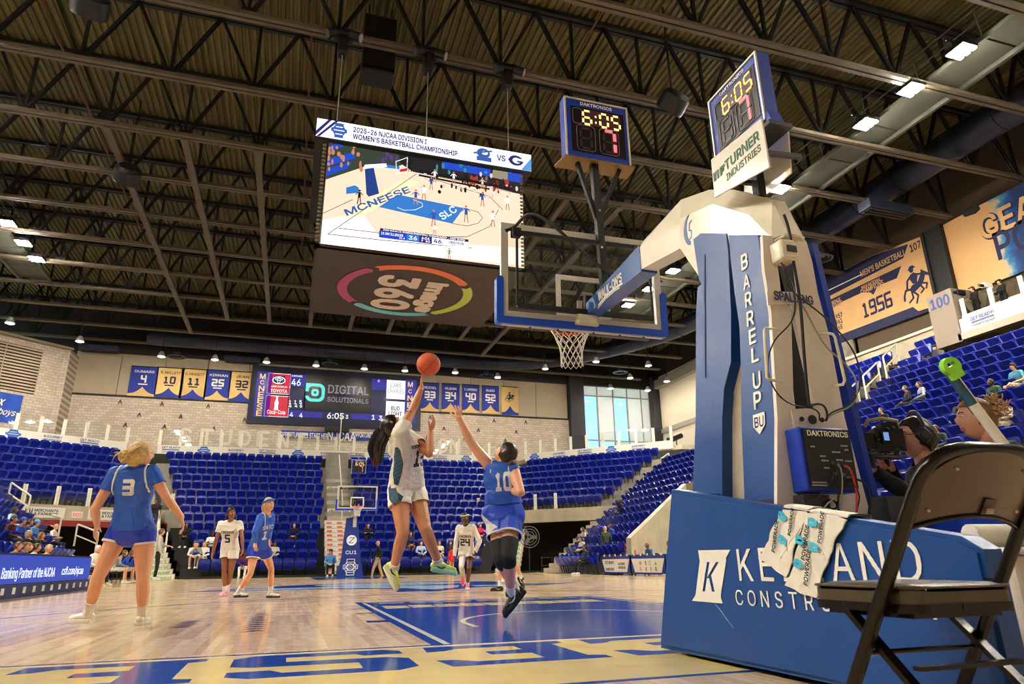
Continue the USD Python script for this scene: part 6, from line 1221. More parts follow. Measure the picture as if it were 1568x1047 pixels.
t, xT = towel([(862, 190), (1040, 205), (1050, 230), (1000, 330), (962, 420), (930, 560), (885, 682), (790, 615), (690, 545), (760, 400), (800, 300)], 'hand_towel', 'left white towel with black words and blue bottles on the goal pad', ((858, 185), (1045, 212)))
towel_prints(t, xT, [(815, 385, 68, .155), (930, 280, 68, .13)], [(870, 412, -28), (870, 240, -28)])
t, xT = towel([(1046, 215), (1200, 225), (1325, 265), (1260, 390), (1225, 470), (1160, 650), (1100, 835), (1000, 800), (878, 742), (935, 600), (985, 420), (1015, 300)], 'hand_towel', 'right white towel with black words and blue bottles on the goal pad', ((1046, 220), (1325, 262)))
towel_prints(t, xT, [(1035, 430, 68, .16), (1050, 612, 70, .16), (1150, 320, 70, .14)], [(1090, 285, -15), (1100, 465, -20), (985, 585, -12), (1000, 415, -15)])
# ---- white cart with a towel and a drink at the right edge
ct = Thing('equipment_box', 'white equipment box inside the rear of the goal base behind the folding chair', 'box', (.18, -2.7, 0))
ct.part('body', rbox((-.05, -2.88, .07), (.40, -2.55, .54), .03), mat('cart_white', '#ddd2c2', .6, vary=.05)); ct.part('top', rbox((-.07, -2.90, .54), (.41, -2.53, .57), .012), M_WHITEP)
for x in (.02, .33): ct.part('caster', trimesh.creation.cylinder(.035, .04, sections=14).apply_transform(trimesh.transformations.rotation_matrix(PI/2, [0, 1, 0])).apply_translation([x, -2.8, .035]), M_BLACK)
single('rolled_towel', tube(spline([(-.05, -2.72, .62), (.15, -2.74, .62), (.36, -2.72, .62)], 12), .05, 14), M_TOWEL, 'white towel rolled on the white equipment box at the right edge', 'towel', smooth=50)
bt = Thing('drink_bottle', 'pale blue drink bottle standing on the white equipment box', 'bottle', (.22, -2.84, .57)); bt.part('bottle', lathe([(0, 0), (.035, 0), (.037, .1), (.03, .15), (.013, .18), (.013, .2), (0, .2)], 18).apply_translation([.22, -2.84, .57]), mat('drink_blue', '#7fd0e4', .1, trans=.4), 40); bt.part('cap', trimesh.creation.cylinder(.016, .02, sections=14).apply_translation([.22, -2.84, .78]), M_PADD)
# ---- long pole with a green end leaning past the chair
pa, pb = at(1443, 556, d=3.1), at(1545, 692, d=3.0); dv = (pb-pa)/np.linalg.norm(pb-pa); foot = pb+dv*((.62-pb[2])/dv[2])
mp_ = Thing('mop_pole', 'white and blue floor mop pole with a lime green hanging end leaning behind the chair', 'mop', foot)
pt = lambda s: pa+dv*s
mp_.part('handle', tube([pt(.21), foot], .0225, 14), mat('pole_white', '#ece9da', .3), 40); mp_.part('sleeve', tube([pt(.04), pt(.22)], .0235, 14), mat('pole_blue', '#24506e', .25), 40); mp_.part('sleeve_stripe', tube([pt(.05)+CR*.012-CF*.015, pt(.21)+CR*.012-CF*.015], .008, 8), M_WHITEP, 40)
a_, b_, c_ = frame_of(-dv); side = np.cross(dv, CF); side /= np.linalg.norm(side); ov = affinity.scale(sg.Point(0, 0).buffer(.038), 1, 1.1).union(rect(-.026, -.06, .026, 0)).difference(rect(-.017, .0, .017, .018))
mp_.part('green_end', poly3(ov, pt(.02)-CF*.02, side, -dv, .04), mat('lime', '#8fe03a', .4))
# ---- advertising board, left sideline
xb = -7.9; ad = Thing('advertising_board', 'long blue lit advertising board on the left sideline with white words', 'advertising board', (xb, 12, 0))
yE = 16.6; L_AD, L_ADW = glow('board_blue', '#1746c4', .85), glow('board_white', '#eaf0ff', 1.25)
ad.part('cabinet', prism_x([(4.0, .08), (yE, .08), (yE, .84), (4.0, .84)], xb-.3, xb-.02), M_BNDARK); ad.part('screen', poly3(rect(-yE+.05, .27, -4, .80), (xb-.012, 0, 0), (0, -1, 0), ZZ, -.01) if False else poly3(rect(4, .27, yE-.05, .80), (xb, 0, 0), (0, 1, 0), ZZ, .012), L_AD)
ad.part('base_strip', box((xb-.25, 4, .0), (xb+.03, yE, .26)), mat('board_base', '#1d2a5a', .5))
for k in range(12):
    y_ = 9.9+k*.58; ad.part('base_badge', box((xb+.03, y_, .08), (xb+.036, y_+.16, .2)), M_WHITEP)
def adword(s, p0, p1, h): 
    a, b = at(*p0, x=xb+.014), at(*p1, x=xb+.014); ad.part('board_words', poly3(fit(text_shape(s, False), abs(b[1]-a[1]), h, (a[1]+b[1])/2, (a[2]+b[2])/2), (xb+.014, 0, 0), (0, 1, 0), ZZ, .004), L_ADW)
adword('Banking Partner of the NJCAA', (2, 882), (84, 876), .26); adword('csfl.com/njcaa', (95, 874), (127, 875), .24)
# ---- press tables with printed fronts, right sideline
M_TBLUE2 = mat('table_navy', '#1c2f86', .6); M_TWH = mat('table_white', '#e8e2d2', .6)
def press_table(y0, y1, label, words, k):
    x = 9.5; t = Thing('press_table', label, 'table', (x+.4, (y0+y1)/2, 0))
    t.part('top', box((x-.02, y0, .70), (x+.75, y1, .74)), M_TBLUE2); t.part('skirt', box((x, y0+.01, .08), (x+.03, y1-.01, .70)), M_TBLUE2); t.part('end_panel', box((x, y1-.04, .08), (x+.7, y1-.01, .7)), M_TBLUE2); t.part('end_panel', box((x, y0+.01, .08), (x+.7, y0+.04, .7)), M_TBLUE2)
    tr = sg.Polygon([(-y1+.06, .60), (-y0-.06, .60), (-y0-.3, .12), (-y1+.3, .12)]); t.part('front_panel', poly3(tr, (x-.001, 0, 0), (0, -1, 0), ZZ, .006), M_TWH); t.part('front_stripe', box((x-.006, y0+.25, .06), (x, y1-.25, .1)), M_PADD)
    for s, f, z, w, h, m in words: t.part('front_words', poly3(fit(text_shape(s, True), w, h, -y1+(y1-y0)*f, z), (x-.008, 0, 0), (0, -1, 0), ZZ, .003), m)
    for i in range(5): t.part('top_badge', box((x-.024, y0+.15+i*.5, .7), (x-.02, y0+.27+i*.5, .78)), M_TWH)
    for yy in (y0+.1, y1-.1):
        for xx in (x+.1, x+.65): t.part('leg', bar((xx, yy, 0), (xx, yy, .7), .04), M_STEEL)
press_table(19.05, 21.6, 'white fronted press table with lettered panel, farthest of the row', (('GET READY!', .3, .47, .8, .12, M_BNDARK), ('CHAMPIONSHIP', .3, .22, .8, .1, M_BNDARK), ('#JOURNEY', .72, .42, .6, .1, M_BNDARK), ('INTHEBOOK', .72, .28, .6, .1, M_BNDARK)), 0)
press_table(16.45, 19.0, 'white fronted press table with coloured emblems, nearest of the row', (('N', .3, .45, .14, .14, mat('ink_red', '#c23a30', .6)), ('t', .45, .45, .1, .14, M_BNDARK), ('C', .58, .45, .14, .14, mat('ink_grey', '#7a7f80', .6)), ('A', .74, .43, .16, .12, mat('ink_green', '#2f8a4a', .6)), ('&', .3, .24, .14, .14, mat('ink_orange', '#d8883a', .6)), ('8', .46, .24, .12, .14, mat('ink_red', '#c23a30')), ('!', .6, .24, .05, .14, M_BNDARK), ('G', .74, .24, .14, .14, M_BNDARK)), 1)
# ---- round floor fan in the right tunnel, black barricades
p = at(811, 822, y=30.2); fan = Thing('floor_fan', 'grey round floor fan standing in the dark right tunnel', 'fan', p*[1, 1, 0])
fan.part('cage', cat([tube([(p[0]+.55*r*math.cos(a), p[1], p[2]+.55*r*math.sin(a)) for a in np.linspace(0, 2*PI, 25)[:-1]], .02, 6, closed=True) for r in (1, .75, .5, .25)]), mat('fan_grey', '#57544e', .5)); fan.part('blade', cat([cbox((p[0]+.25*math.cos(a), p[1]+.06, p[2]+.25*math.sin(a)), (.4, .02, .18), R=trimesh.transformations.rotation_matrix(-a, [0, 1, 0])) for a in (0, 2.1, 4.2)]), mat('fan_blade', '#6f6a60', .4)); fan.part('stand', cat([bar((p[0], p[1]+.1, 0), (p[0], p[1]+.1, p[2]), .05), box((p[0]-.3, p[1]-.1, 0), (p[0]+.3, p[1]+.3, .05))]), M_BLACK)
for k, px in enumerate((842, 858)):
    p = at(px, 872, y=29.6); b = Thing('barricade', ['left', 'right'][k]+' low black barricade at the mouth of the right tunnel', 'barricade', (p[0], 29.6, 0)); b.part('rail', cat([bar((p[0]-.5, 29.6, z), (p[0]+.5, 29.6, z), .04) for z in (.35, .75)]), M_BLACK); b.part('foot', cat([bar((p[0]+s*.45, 29.6, 0), (p[0]+s*.45, 29.6, .78), .04) for s in (-1, 1)]+[box((p[0]+s*.45-.03, 29.35, 0), (p[0]+s*.45+.03, 29.85, .03)) for s in (-1, 1)]), M_BLACK)
# ---- basketball
BALL = at(656, 558, d=6.72); rb = .119
bs = trimesh.creation.icosphere(5, rb); bl = Thing('basketball', 'orange basketball just leaving the shooting player\'s raised hand', 'ball', BALL-[0, 0, rb])
Rb = trimesh.transformations.rotation_matrix(.7, [.3, .8, .2])
v = np.array(bs.vertices)/rb; vr = v @ Rb[:3, :3]
def seam(d): return np.exp(-(d/.022)**2)
d1, d2 = np.abs(vr[:, 0]), np.abs(vr[:, 1]); d3 = np.abs(np.hypot(vr[:, 0]*1.0, vr[:, 2]*1.0-0)-10); c1 = np.abs(vr[:, 2]**2-(.62+.25*vr[:, 1]**2)*1.0+0*vr[:, 0])*.6
g_ = np.maximum.reduce([seam(d1), seam(d2), seam(c1)]); bs.vertices = v*(rb*(1-.018*g_))[:, None]+BALL
bl.part('cover', bs, mat('ball_orange', '#d2552a', .55, vary=.1, nscale=6, bump=.5, bscale=260), True)
def seamline(fn): 
    th = np.linspace(0, 2*PI, 64)[:-1]; q = np.array([fn(a) for a in th]); q /= np.linalg.norm(q, axis=1, keepdims=True); return tube(q @ np.linalg.inv(Rb[:3, :3])*(rb*.992)+BALL, .0022, 6, closed=True)
bl.part('seam', cat([seamline(lambda a: (0, math.cos(a), math.sin(a))), seamline(lambda a: (math.cos(a), 0, math.sin(a)))]+[seamline(lambda a, s=s: (.62*math.cos(a), .5*math.sin(a), s*(.74+.0*math.cos(2*a)))) for s in (-1, 1)]), mat('ball_seam', '#3a1c12', .6), True)

p = at(1034, 655, y=41.0); sl = Thing('stage_spotlight', 'black stage spotlight on a stand behind the corner glass railing', 'spotlight', (p[0], 41, ZC)); q = np.array([p[0], 41, 9.6])
sl.part('lamp_body', tube([q+[-.45, 0, -.12], q+[.55, .1, .28]], .2, 14), M_BLACK, 40); sl.part('barn_door', tube([q+[-.45, 0, -.12], q+[-.75, -.03, -.24]], [.2, .3], 4), M_BLACK); sl.part('stand', cat([bar((p[0], 41, ZC), q, .06), box((p[0]-.3, 40.8, ZC), (p[0]+.3, 41.2, ZC+.04))]), M_BLACK)
# ================================================================ PEOPLE
def nrm(v): v = np.asarray(v, float); return v/(np.linalg.norm(v)+1e-12)
SPH = {l: trimesh.creation.icosphere(l, 1.).vertices for l in (0, 1, 2)}
def hullS(ps, lod=1): return Manifold.hull_points(np.vstack([SPH[lod]*r+np.asarray(p) for p, r in ps]).astype(np.float64))
def union(ms): return Manifold.batch_boolean([m for m in ms if not m.is_empty()], OpType.Add)
def smooth_m(m, L, it=8):
    t = tm(m.refine_to_length(L)) if L else tm(m)
    t = trimesh.Trimesh(t.vertices, t.faces, process=True, merge_tex=True, merge_norm=True); trimesh.smoothing.filter_taubin(t, .5, .53, iterations=it); return t
def lift(parent, px, L, sgn):
    """point on the photo ray of px at bone length L from its parent joint; sgn +1 lies farther, -1 nearer"""
    r = ray(*px); r = r/np.linalg.norm(r); o = CAM-parent; b = o@r; c = o@o-L*L; D = b*b-c
    t = -b+sgn*math.sqrt(D) if D > 0 else -b
    return CAM+r*t
# ---- head
def head_mesh(C, f, u, s=1., lvl=4):
    """a head with brow, sockets, nose, lips, chin and ears; C its centre, f forward, u up"""
    f = nrm(f); u = nrm(u-f*(u@f)); r = np.cross(f, u)
    v = np.array(trimesh.creation.icosphere(lvl, 1.).vertices); F = trimesh.creation.icosphere(lvl, 1.).faces
    x, y, z = v.T; front = np.clip(y, 0, 1)
    X = x*.074*(1-.30*np.clip(-z, 0, 1)**1.4); Y = y*np.where(y > 0, .090, .100)*(1-.16*np.clip(-z-.2, 0, 1)*(y < 0)); Z = z*np.where(z > 0, .108, .122)
    g = lambda a, b: np.exp(-a-b)
    Y = Y + front**.5*(.021*g((x/.14)**2, ((z+.13)/.15)**2) + .012*g((x/.1)**2, ((z-.05)/.14)**2) + .0045*g((x/.26)**2, ((z+.46)/.055)**2) + .004*g((x/.22)**2, ((z+.56)/.05)**2) - .004*g((x/.3)**2, ((z+.51)/.03)**2)
        + .011*g((x/.28)**2, ((z+.82)/.14)**2) + .005*g(((np.abs(x)-.3)/.25)**2, ((z-.26)/.08)**2) - .011*g(((np.abs(x)-.36)/.17)**2, ((z-.08)/.11)**2) + .004*g(((np.abs(x)-.5)/.2)**2, ((z+.2)/.2)**2))
    P = np.c_[X, Y, Z]*s
    W = C+P[:, :1]*r+P[:, 1:2]*f+P[:, 2:]*u
    h = man(trimesh.Trimesh(W, F, process=False))
    ears = [hullS([(C+s*(sg_*.072*r-.008*f+.018*u), .013*s), (C+s*(sg_*.079*r-.018*f+.028*u), .012*s), (C+s*(sg_*.072*r-.006*f-.018*u), .009*s)], 1) for sg_ in (-1, 1)]
    return union([h]+ears), (C, f, u, r, s)
def face_parts(t, fr, iris='#3b2a1c', lips='#b4605a', brow='#3a2a1c', lo=False, parent=None):
    C, f, u, r, s = fr; e = []
    for sg_ in (-1, 1):
        E = C+s*(sg_*.028*r+.0735*f+.010*u)
        ey = t.part('eye', trimesh.creation.icosphere(2, .0112*s).apply_translation(E), mat('eye_white', '#e9e4dc', .2), True)
        t.part('iris', trimesh.creation.icosphere(1, .0062*s).apply_translation(E+s*.0064*f), mat('iris_'+iris[1:], iris, .15), True, parent=ey)
        t.part('eyebrow', tube([C+s*(sg_*a*r+b*f+c*u) for a, b, c in ((.012, .090, .030), (.03, .087, .036), (.046, .074, .031))], .0035*s, 6), mat('brow_'+brow[1:], brow, .8), 40)
    t.part('lips', cat([tube([C+s*(a*r+b*f+c*u) for a, b, c in ((-.022, .073, -.061), (-.008, .0825, -.057), (0, .0825, -.059), (.008, .0825, -.057), (.022, .073, -.061))], .0038*s, 6), tube([C+s*(a*r+b*f+c*u) for a, b, c in ((-.019, .073, -.063), (0, .081, -.068), (.019, .073, -.063))], .004*s, 6)]), mat('lips_'+lips[1:], lips, .4), 40)
# ---- hand: palm, four fingers of different lengths, a thumb from the side
def hand(W, d, n, side, curl=.35, spread=.12, s=1., lod=1, thumb=.7, L=.0045):
    """W wrist, d towards the fingers, n out of the palm, side +1 when the thumb lies along d x n"""
    d = nrm(d); n = nrm(n-d*(n@d)); t = np.cross(d, n)*side; ms = []
    kn = [W+s*(.086*d+t*o+n*.0) for o in (.032, .011, -.010, -.030)]
    ms.append(hullS([(W+s*t*.016, .017*s), (W-s*t*.016, .016*s), (W+s*(.045*d+.028*t), .015*s), (W+s*(.045*d-.026*t), .014*s)]+[(k, .0105*s) for k in kn], lod))
    ms.append(hullS([(W+s*(.012*d+.014*t+.006*n), .016*s), (W+s*(.045*d+.026*t+.010*n), .014*s)], lod))
    cs = curl if hasattr(curl, '__len__') else [curl*k for k in (.85, 1., 1.1, 1.2)]
    for i, (k, Ls, c) in enumerate(zip(kn, (.92, 1.0, .95, .76), cs)):
        a = spread*(1.5-i)*.8; dd = nrm(d*math.cos(a)+t*math.sin(a)); p = k; r = .0095; ang = 0
        for seg, w in ((.044, .8), (.027, 1.1), (.021, .8)):
            ang += c*w; q = p+s*Ls*seg*(dd*math.cos(ang)+n*math.sin(ang)); ms.append(hullS([(p, r*s), (q, r*.88*s)], lod)); p, r = q, r*.9
    p = W+s*(.022*d+.030*t+.004*n); dd = nrm(d*(1-thumb*.35)+t*thumb*1.1+n*.28)
    q = p+s*.038*dd; ms.append(hullS([(p, .0135*s), (q, .0105*s)], lod)); dd = nrm(dd+d*.45+n*curl_of(cs)*.4); q2 = q+s*.030*dd; ms.append(hullS([(q, .0105*s), (q2, .0085*s)], lod)); ms.append(hullS([(q2, .0085*s), (q2+s*.014*nrm(dd+n*.15), .0072*s)], lod))
    m = union(ms)
    return man(smooth_m(m, L*s, 4)) if L else m
def curl_of(cs): return sum(cs)/len(cs)
# ---- the body: one continuous surface through the joints
def torso_frame(J):
    hips, sh = (J['hL']+J['hR'])/2, (J['sL']+J['sR'])/2; up = nrm(sh-hips); lat = nrm((J['sR']-J['sL'])+(J['hR']-J['hL'])); lat = nrm(lat-up*(lat@up)); fwd = np.cross(up, lat); return hips, sh, up, lat, fwd
def torso_bones(J, k, e=0., bust=1.):
    hips, sh, up, lat, fwd = torso_frame(J); latH, latS = nrm(J['hR']-J['hL']), nrm(J['sR']-J['sL'])
    w = hips+(sh-hips)*.42; c = hips+(sh-hips)*.76; la = nrm(latH+latS)
    B = [[(hips-latH*.075*k-fwd*.012, .102*k+e), (hips+latH*.075*k-fwd*.012, .102*k+e), (w-la*.05*k, .082*k+e), (w+la*.05*k, .082*k+e)],
         [(hips-latH*.06*k-fwd*.045*k-up*.03, .085*k+e), (hips+latH*.06*k-fwd*.045*k-up*.03, .085*k+e), (w, .09*k+e)],
         [(w-la*.05*k, .082*k+e), (w+la*.05*k, .082*k+e), (c-latS*.075*k+fwd*.01, .092*k+e), (c+latS*.075*k+fwd*.01, .092*k+e)],
         [(c-latS*.06*k+fwd*.035*bust*k-up*.02, .068*k+e), (c+latS*.06*k+fwd*.035*bust*k-up*.02, .068*k+e), (w, .08*k+e)],
         [(c-latS*.075*k, .09*k+e), (c+latS*.075*k, .09*k+e), (J['sL']-up*.01, .055*k+e), (J['sR']-up*.01, .055*k+e), (J['nk']-up*.03, .055*k+e)]]
    return B
def limb(a, b, rs, off=None):   # chain of radii along a->b at given fractions
    out = []
    for (f0, r0), (f1, r1) in zip(rs, rs[1:]):
        out.append([(a+(b-a)*f0+(off if off is not None and 0 < f0 < 1 else 0), r0), (a+(b-a)*f1+(off if off is not None and 0 < f1 < 1 else 0), r1)])
    return out
def body_mesh(J, k=1., thick=1., hands=None, L=.013, lod=1, headf=None, headu=None, lvl=4, legs=True, hs=1.):
    B = torso_bones(J, k, -.006); q = k*thick
    for s in 'LR':
        sh, el, wr = J['s'+s], J['e'+s], J['w'+s]
        B += limb(sh, el, ((0, .052*q), (.4, .047*q), (1, .036*q))) + limb(el, wr, ((0, .036*q), (.28, .038*q), (1, .024*q)))
        if legs:
            hp, kn, an = J['h'+s], J['k'+s], J['a'+s]; th = nrm(kn-hp); cv = nrm(an-kn); back = nrm((th-cv)-(th-cv)@cv*cv) if np.linalg.norm(np.cross(th, cv)) > .08 else -torso_frame(J)[4]
            back = back if back@torso_frame(J)[4] < .3 or np.linalg.norm(np.cross(th, cv)) > .25 else -back
            B += limb(hp, kn, ((0, .093*q), (.45, .079*q), (1, .052*q))) + limb(kn, an, ((0, .051*q), (.32, .054*q), (.65, .042*q), (1, .034*q)), -back*0+ -nrm(th-cv)*0)
            B.append([(kn+(an-kn)*.12, .046*q), (kn+(an-kn)*.34-calfdir(J, s)*.014*q, .049*q), (kn+(an-kn)*.62, .04*q)])
            B.append([(an, .034*q), (an+(J['t'+s]-J['q'+s])*.2-nrm(kn-an)*.03, .024*q)])
    B.append([(J['nk']-np.array([0, 0, .02]), .056*q), (J['nk']+(J['hd']-J['nk'])*.45, .046*q)]); B.append([(J['nk'], .05*q), (J['hd']-nrm(J['hd']-J['nk'])*.05, .046*q)])
    m = smooth_m(union([hullS(b, lod) for b in B]), L, 8)
    hm, fr = head_mesh(J['hd'], headf, headu if headu is not None else nrm(J['hd']-J['nk']), hs, lvl)
    parts = [man(m), hm]
    if hands: parts += hands
    return union(parts), fr
def calfdir(J, s):
    hp, kn, an = J['h'+s], J['k'+s], J['a'+s]; v = (hp+an)/2-kn; f = torso_frame(J)[4]
    return nrm(kn-(hp+an)/2) if np.linalg.norm(v) > .06 else f
def folds(t, amp=.006, fr=(9, 9, 15), seed=1):
    n = t.vertex_normals; p = np.array(t.vertices); d = meshkit.fbm(p*np.array(fr)+seed*3.7, 3, seed)-.5; d2 = np.abs(meshkit.fbm(p*np.array(fr)*1.7+seed, 2, seed+5)-.5); t.vertices = p+n*(amp*2*d-amp*2.2*(.12-d2).clip(0)*4*.25)[:, None]; return t
def trim(m, p, n): n = nrm(n); return m.trim_by_plane(n.tolist(), float(np.dot(n, p)))
def jersey(J, k, ease=.018, sleeve=.5, hem=-.03, L=.014, seed=1, lod=1, sleeveless=False, sw=1., long_=False):
    """shirt outer shell: torso with a hem skirt, sleeves, neck hole; hollow"""
    hips, sh, up, lat, fwd = torso_frame(J)
    def build(e, ext):
        B = [b for b in torso_bones(J, k, e)]; latH = nrm(J['hR']-J['hL'])
        w = hips+(sh-hips)*.42; B.append([(hips-latH*.085*k-up*.09, .108*k+e), (hips+latH*.085*k-up*.09, .108*k+e), (w-latH*.055*k, .09*k+e), (w+latH*.055*k, .09*k+e)])
        T = trim(union([hullS(b, lod) for b in B]), hips+up*(hem-ext), up)
        if not sleeveless:
            for s in 'LR':
                a, el, wr = J['s'+s], J['e'+s], J['w'+s]; d = nrm(el-a)
                if long_: S = union([hullS(b, lod) for b in limb(a-d*.02, el, ((0, .06*k+e*.4), (1, .043*k+e*.4)))+limb(el, wr, ((0, .043*k+e*.4), (1, .031*k+e*.3)))]); S = trim(S, wr-nrm(wr-el)*(.0-ext), -nrm(wr-el))
                else: S = hullS([(a-d*.02, .062*k+e*.5), (a+(el-a)*(sleeve+.12), .058*sw*k+e*.5)], lod); S = trim(S, a+(el-a)*(sleeve)+d*ext, -d)
                T = T+S
        return T
    O, I = build(ease, 0), build(ease-.007, .03)
    t = O
    nkc = hullS([(J['nk']+up*.01+fwd*.012, .066*k), (J['nk']+up*.12+fwd*.06, .09*k)], lod); I2 = I+nkc
    if sleeveless:
        for s, sg_ in (('L', -1), ('R', 1)): d = nrm(J['e'+s]-J['s'+s]); I2 = I2+hullS([(J['s'+s]+d*.0+lat*sg_*.035-up*.035, .07*k), (J['s'+s]+d*.12+lat*sg_*.05, .075*k)], lod)
    G = O-I2
    return G, O
def shorts(J, k, ease=.022, frac=.48, L=.014, top=.11, lod=1, flare=1.):
    hips, sh, up, lat, fwd = torso_frame(J); latH = nrm(J['hR']-J['hL'])
    def build(e, ext):
        T = trim(union([hullS([(hips-latH*.075*k-fwd*.01, .108*k+e), (hips+latH*.075*k-fwd*.01, .108*k+e), (hips+up*.12-latH*.05*k, .088*k+e), (hips+up*.12+latH*.05*k, .088*k+e)], lod), hullS([(hips-latH*.06*k-fwd*.05*k-up*.03, .088*k+e), (hips+latH*.06*k-fwd*.05*k-up*.03, .088*k+e), (hips+up*.08, .09*k+e)], lod)]), hips+up*(top+ext), -up)
        for s in 'LR':
            a, b = J['h'+s], J['k'+s]; d = nrm(b-a); S = hullS([(a, .100*k+e), (a+(b-a)*(frac+.2), (.088*flare)*k+e)], lod); T = T+trim(S, a+(b-a)*frac+d*ext, -d)
        return T
    O, I = build(ease, 0), build(ease-.008, .03); return O-I, O
def decal(t, name, mesh, shape, O, U, V, N, m, off=.004, res=.012, parent=None):
    """flat print laid on a cloth surface: the shape is cast along -N on the mesh"""
    ms = []
    for g in getattr(shape, 'geoms', [shape]):
        if g.geom_type != 'Polygon' or g.area < 1e-8: continue
        tri = trimesh.creation.triangulate_polygon(g, engine='earcut'); q = trimesh.Trimesh(np.c_[tri[0], np.zeros(len(tri[0]))], tri[1], process=False).subdivide_to_size(res); ms.append(q)
    q = trimesh.util.concatenate(ms); v = np.array(q.vertices); U, V, N = nrm(U), nrm(V), nrm(N); P = O+v[:, :1]*U+v[:, 1:2]*V+N*.25
    loc, ir, _ = mesh.ray.intersects_location(P, np.repeat(-N[None], len(P), 0), multiple_hits=False)
    W = P-N*.25; hit = np.zeros(len(P), bool); W[ir] = loc; hit[ir] = True
    if (~hit).any() and hit.any():
        from scipy.spatial import cKDTree
        W[~hit] = (P-N*.25)[~hit]+N*((W[hit][cKDTree(v[hit, :2]).query(v[~hit, :2])[1]]-(P-N*.25)[hit][cKDTree(v[hit, :2]).query(v[~hit, :2])[1]])@N)[:, None]
    F = np.array(q.faces); W = W+N*off; A = np.vstack([W, W-N*.003]); n = len(W); t.part(name, trimesh.Trimesh(A, np.vstack([F, F[:, ::-1]+n]), process=False), m, parent=getattr(t, 'paths', {}).get(id(mesh)))
def shoe(t, A, H, T, up, col, sole, lace='#e8e4d8', sock='#efece2', sockh=.11, shin=None, k=1., hero=True, mark=None):
    """A ankle, H back of the heel on the ground side, T toe tip; up the foot's own up"""
    d = nrm(T-H); up = nrm(up-d*(up@d)); sd = np.cross(d, up); Lf = np.linalg.norm(T-H); w = .105*k
    pt = lambda a, b, c: H+d*Lf*a+sd*b+up*c
    S = [hullS([(pt(.12, 0, .014), .034*k)], 1)]
    sol = hullS([(pt(a, b*k, c), .013*k) for a, b in ((.09, -.024), (.09, .024), (.35, -.028), (.35, .028), (.68, -.038), (.72, .036), (.92, -.018), (.93, .018), (.98, 0)) for c in (.012, .026 if a < .9 else .03)], 1)
    upp = union([hullS([(pt(.13, 0, .05*k), .033*k), (pt(.32, 0, .058*k), .036*k), (A+(-up)*.01, .042*k)], 1), hullS([(pt(.32, 0, .055*k), .037*k), (pt(.62, -.012*k, .042*k), .034*k), (pt(.62, .012*k, .042*k), .034*k)], 1), hullS([(pt(.62, -.012*k, .042*k), .034*k), (pt(.62, .012*k, .042*k), .034*k), (pt(.87, -.008*k, .038*k), .027*k), (pt(.87, .01*k, .038*k), .027*k)], 1), hullS([(A-up*.02, .043*k), (A+up*.012, .041*k)], 1)])
    u = smooth_m(upp, .008 if hero else None, 5 if hero else 0); p = t.part('shoe', u, mat('shoe_'+col[1:], col, .5, vary=.05), 50)
    so = smooth_m(sol, .01 if hero else None, 3 if hero else 0); t.part('shoe_sole', so, mat('sole_'+sole[1:], sole, .6), 40, parent=p)
    if hero:
        t.part('laces', cat([tube([pt(a, -.024*k, .072*k-(a-.3)*.05), pt(a+.02, 0, .094*k-(a-.3)*.12), pt(a, .024*k, .072*k-(a-.3)*.05)], .0032, 6) for a in (.34, .41, .48, .55)]), mat('lace_'+lace[1:], lace, .8), parent=p)
        if mark:
            for sg_ in (-1, 1):
                sw = [pt(a, sg_*b*k, c*k) for a, b, c in ((.22, .036, .05), (.32, .04, .036), (.42, .041, .034), (.56, .04, .05), (.68, .034, .066))]; t.part('shoe_mark', tube(sw, [.002, .006, .0075, .004, .0012], 6), mat('mark_'+mark[1:], mark, .5), parent=p)
    if sock:
        sh = nrm(shin-A); s_ = union([hullS([(A-up*.015, .042*k), (A+sh*sockh*.5, .0405*k)], 1), hullS([(A+sh*sockh*.5, .0405*k), (A+sh*sockh, .0465*k)], 1)]); s_ = trim(s_, A+sh*sockh, -sh); t.part('sock', smooth_m(s_, .012, 2) if hero else tm(s_), mat('sock_'+sock[1:], sock, .9, bump=.2, bscale=150), 50)
# ---- hair
def hair_cap(fr, mcol, front=.62, low=-.25, grow=1.09, seed=1, lvl=4, vol=.0):
    """hair shell over the skull, cut free of the face"""
    C, f, u, r, s = fr; v = np.array(trimesh.creation.icosphere(lvl, 1.).vertices); F = trimesh.creation.icosphere(lvl, 1.).faces
    n_ = meshkit.fbm(v*np.array([9, 3, 3])+seed, 3, seed)-.5
    g = grow+.07*n_+vol*(meshkit.fbm(v*5+seed, 3, seed+3)-.3)
    P = np.c_[v[:, 0]*.078, v[:, 1]*.100, v[:, 2]*.113]*g[:, None]*s; P[:, 1] -= .009*s; P[:, 2] += .004*s
    m = man(trimesh.Trimesh(C+P[:, :1]*r+P[:, 1:2]*f+P[:, 2:]*u, F, process=False))
    pr = sg.Polygon([(.25, .092), (.088, .080), (.050, .062), (.040, .02), (.018, -.004), (.012, -.045), (-.03, -.062), (-.062, -.085), (-.09, -.16), (.25, -.3)])
    cut = poly3(affinity.scale(pr, s, s, origin=(0, 0)), C-r*.2, f, u, .4); cut = cut if np.cross(f, u)@r > 0 else poly3(affinity.scale(pr, s, s, origin=(0, 0)), C+r*.2, f, u, .4)
    cut.fix_normals(); m = m-man(cut)-hullS([(C+s*(f*.1+u*x), .062*s) for x in (-.1, .018)], 2); return tm(m)
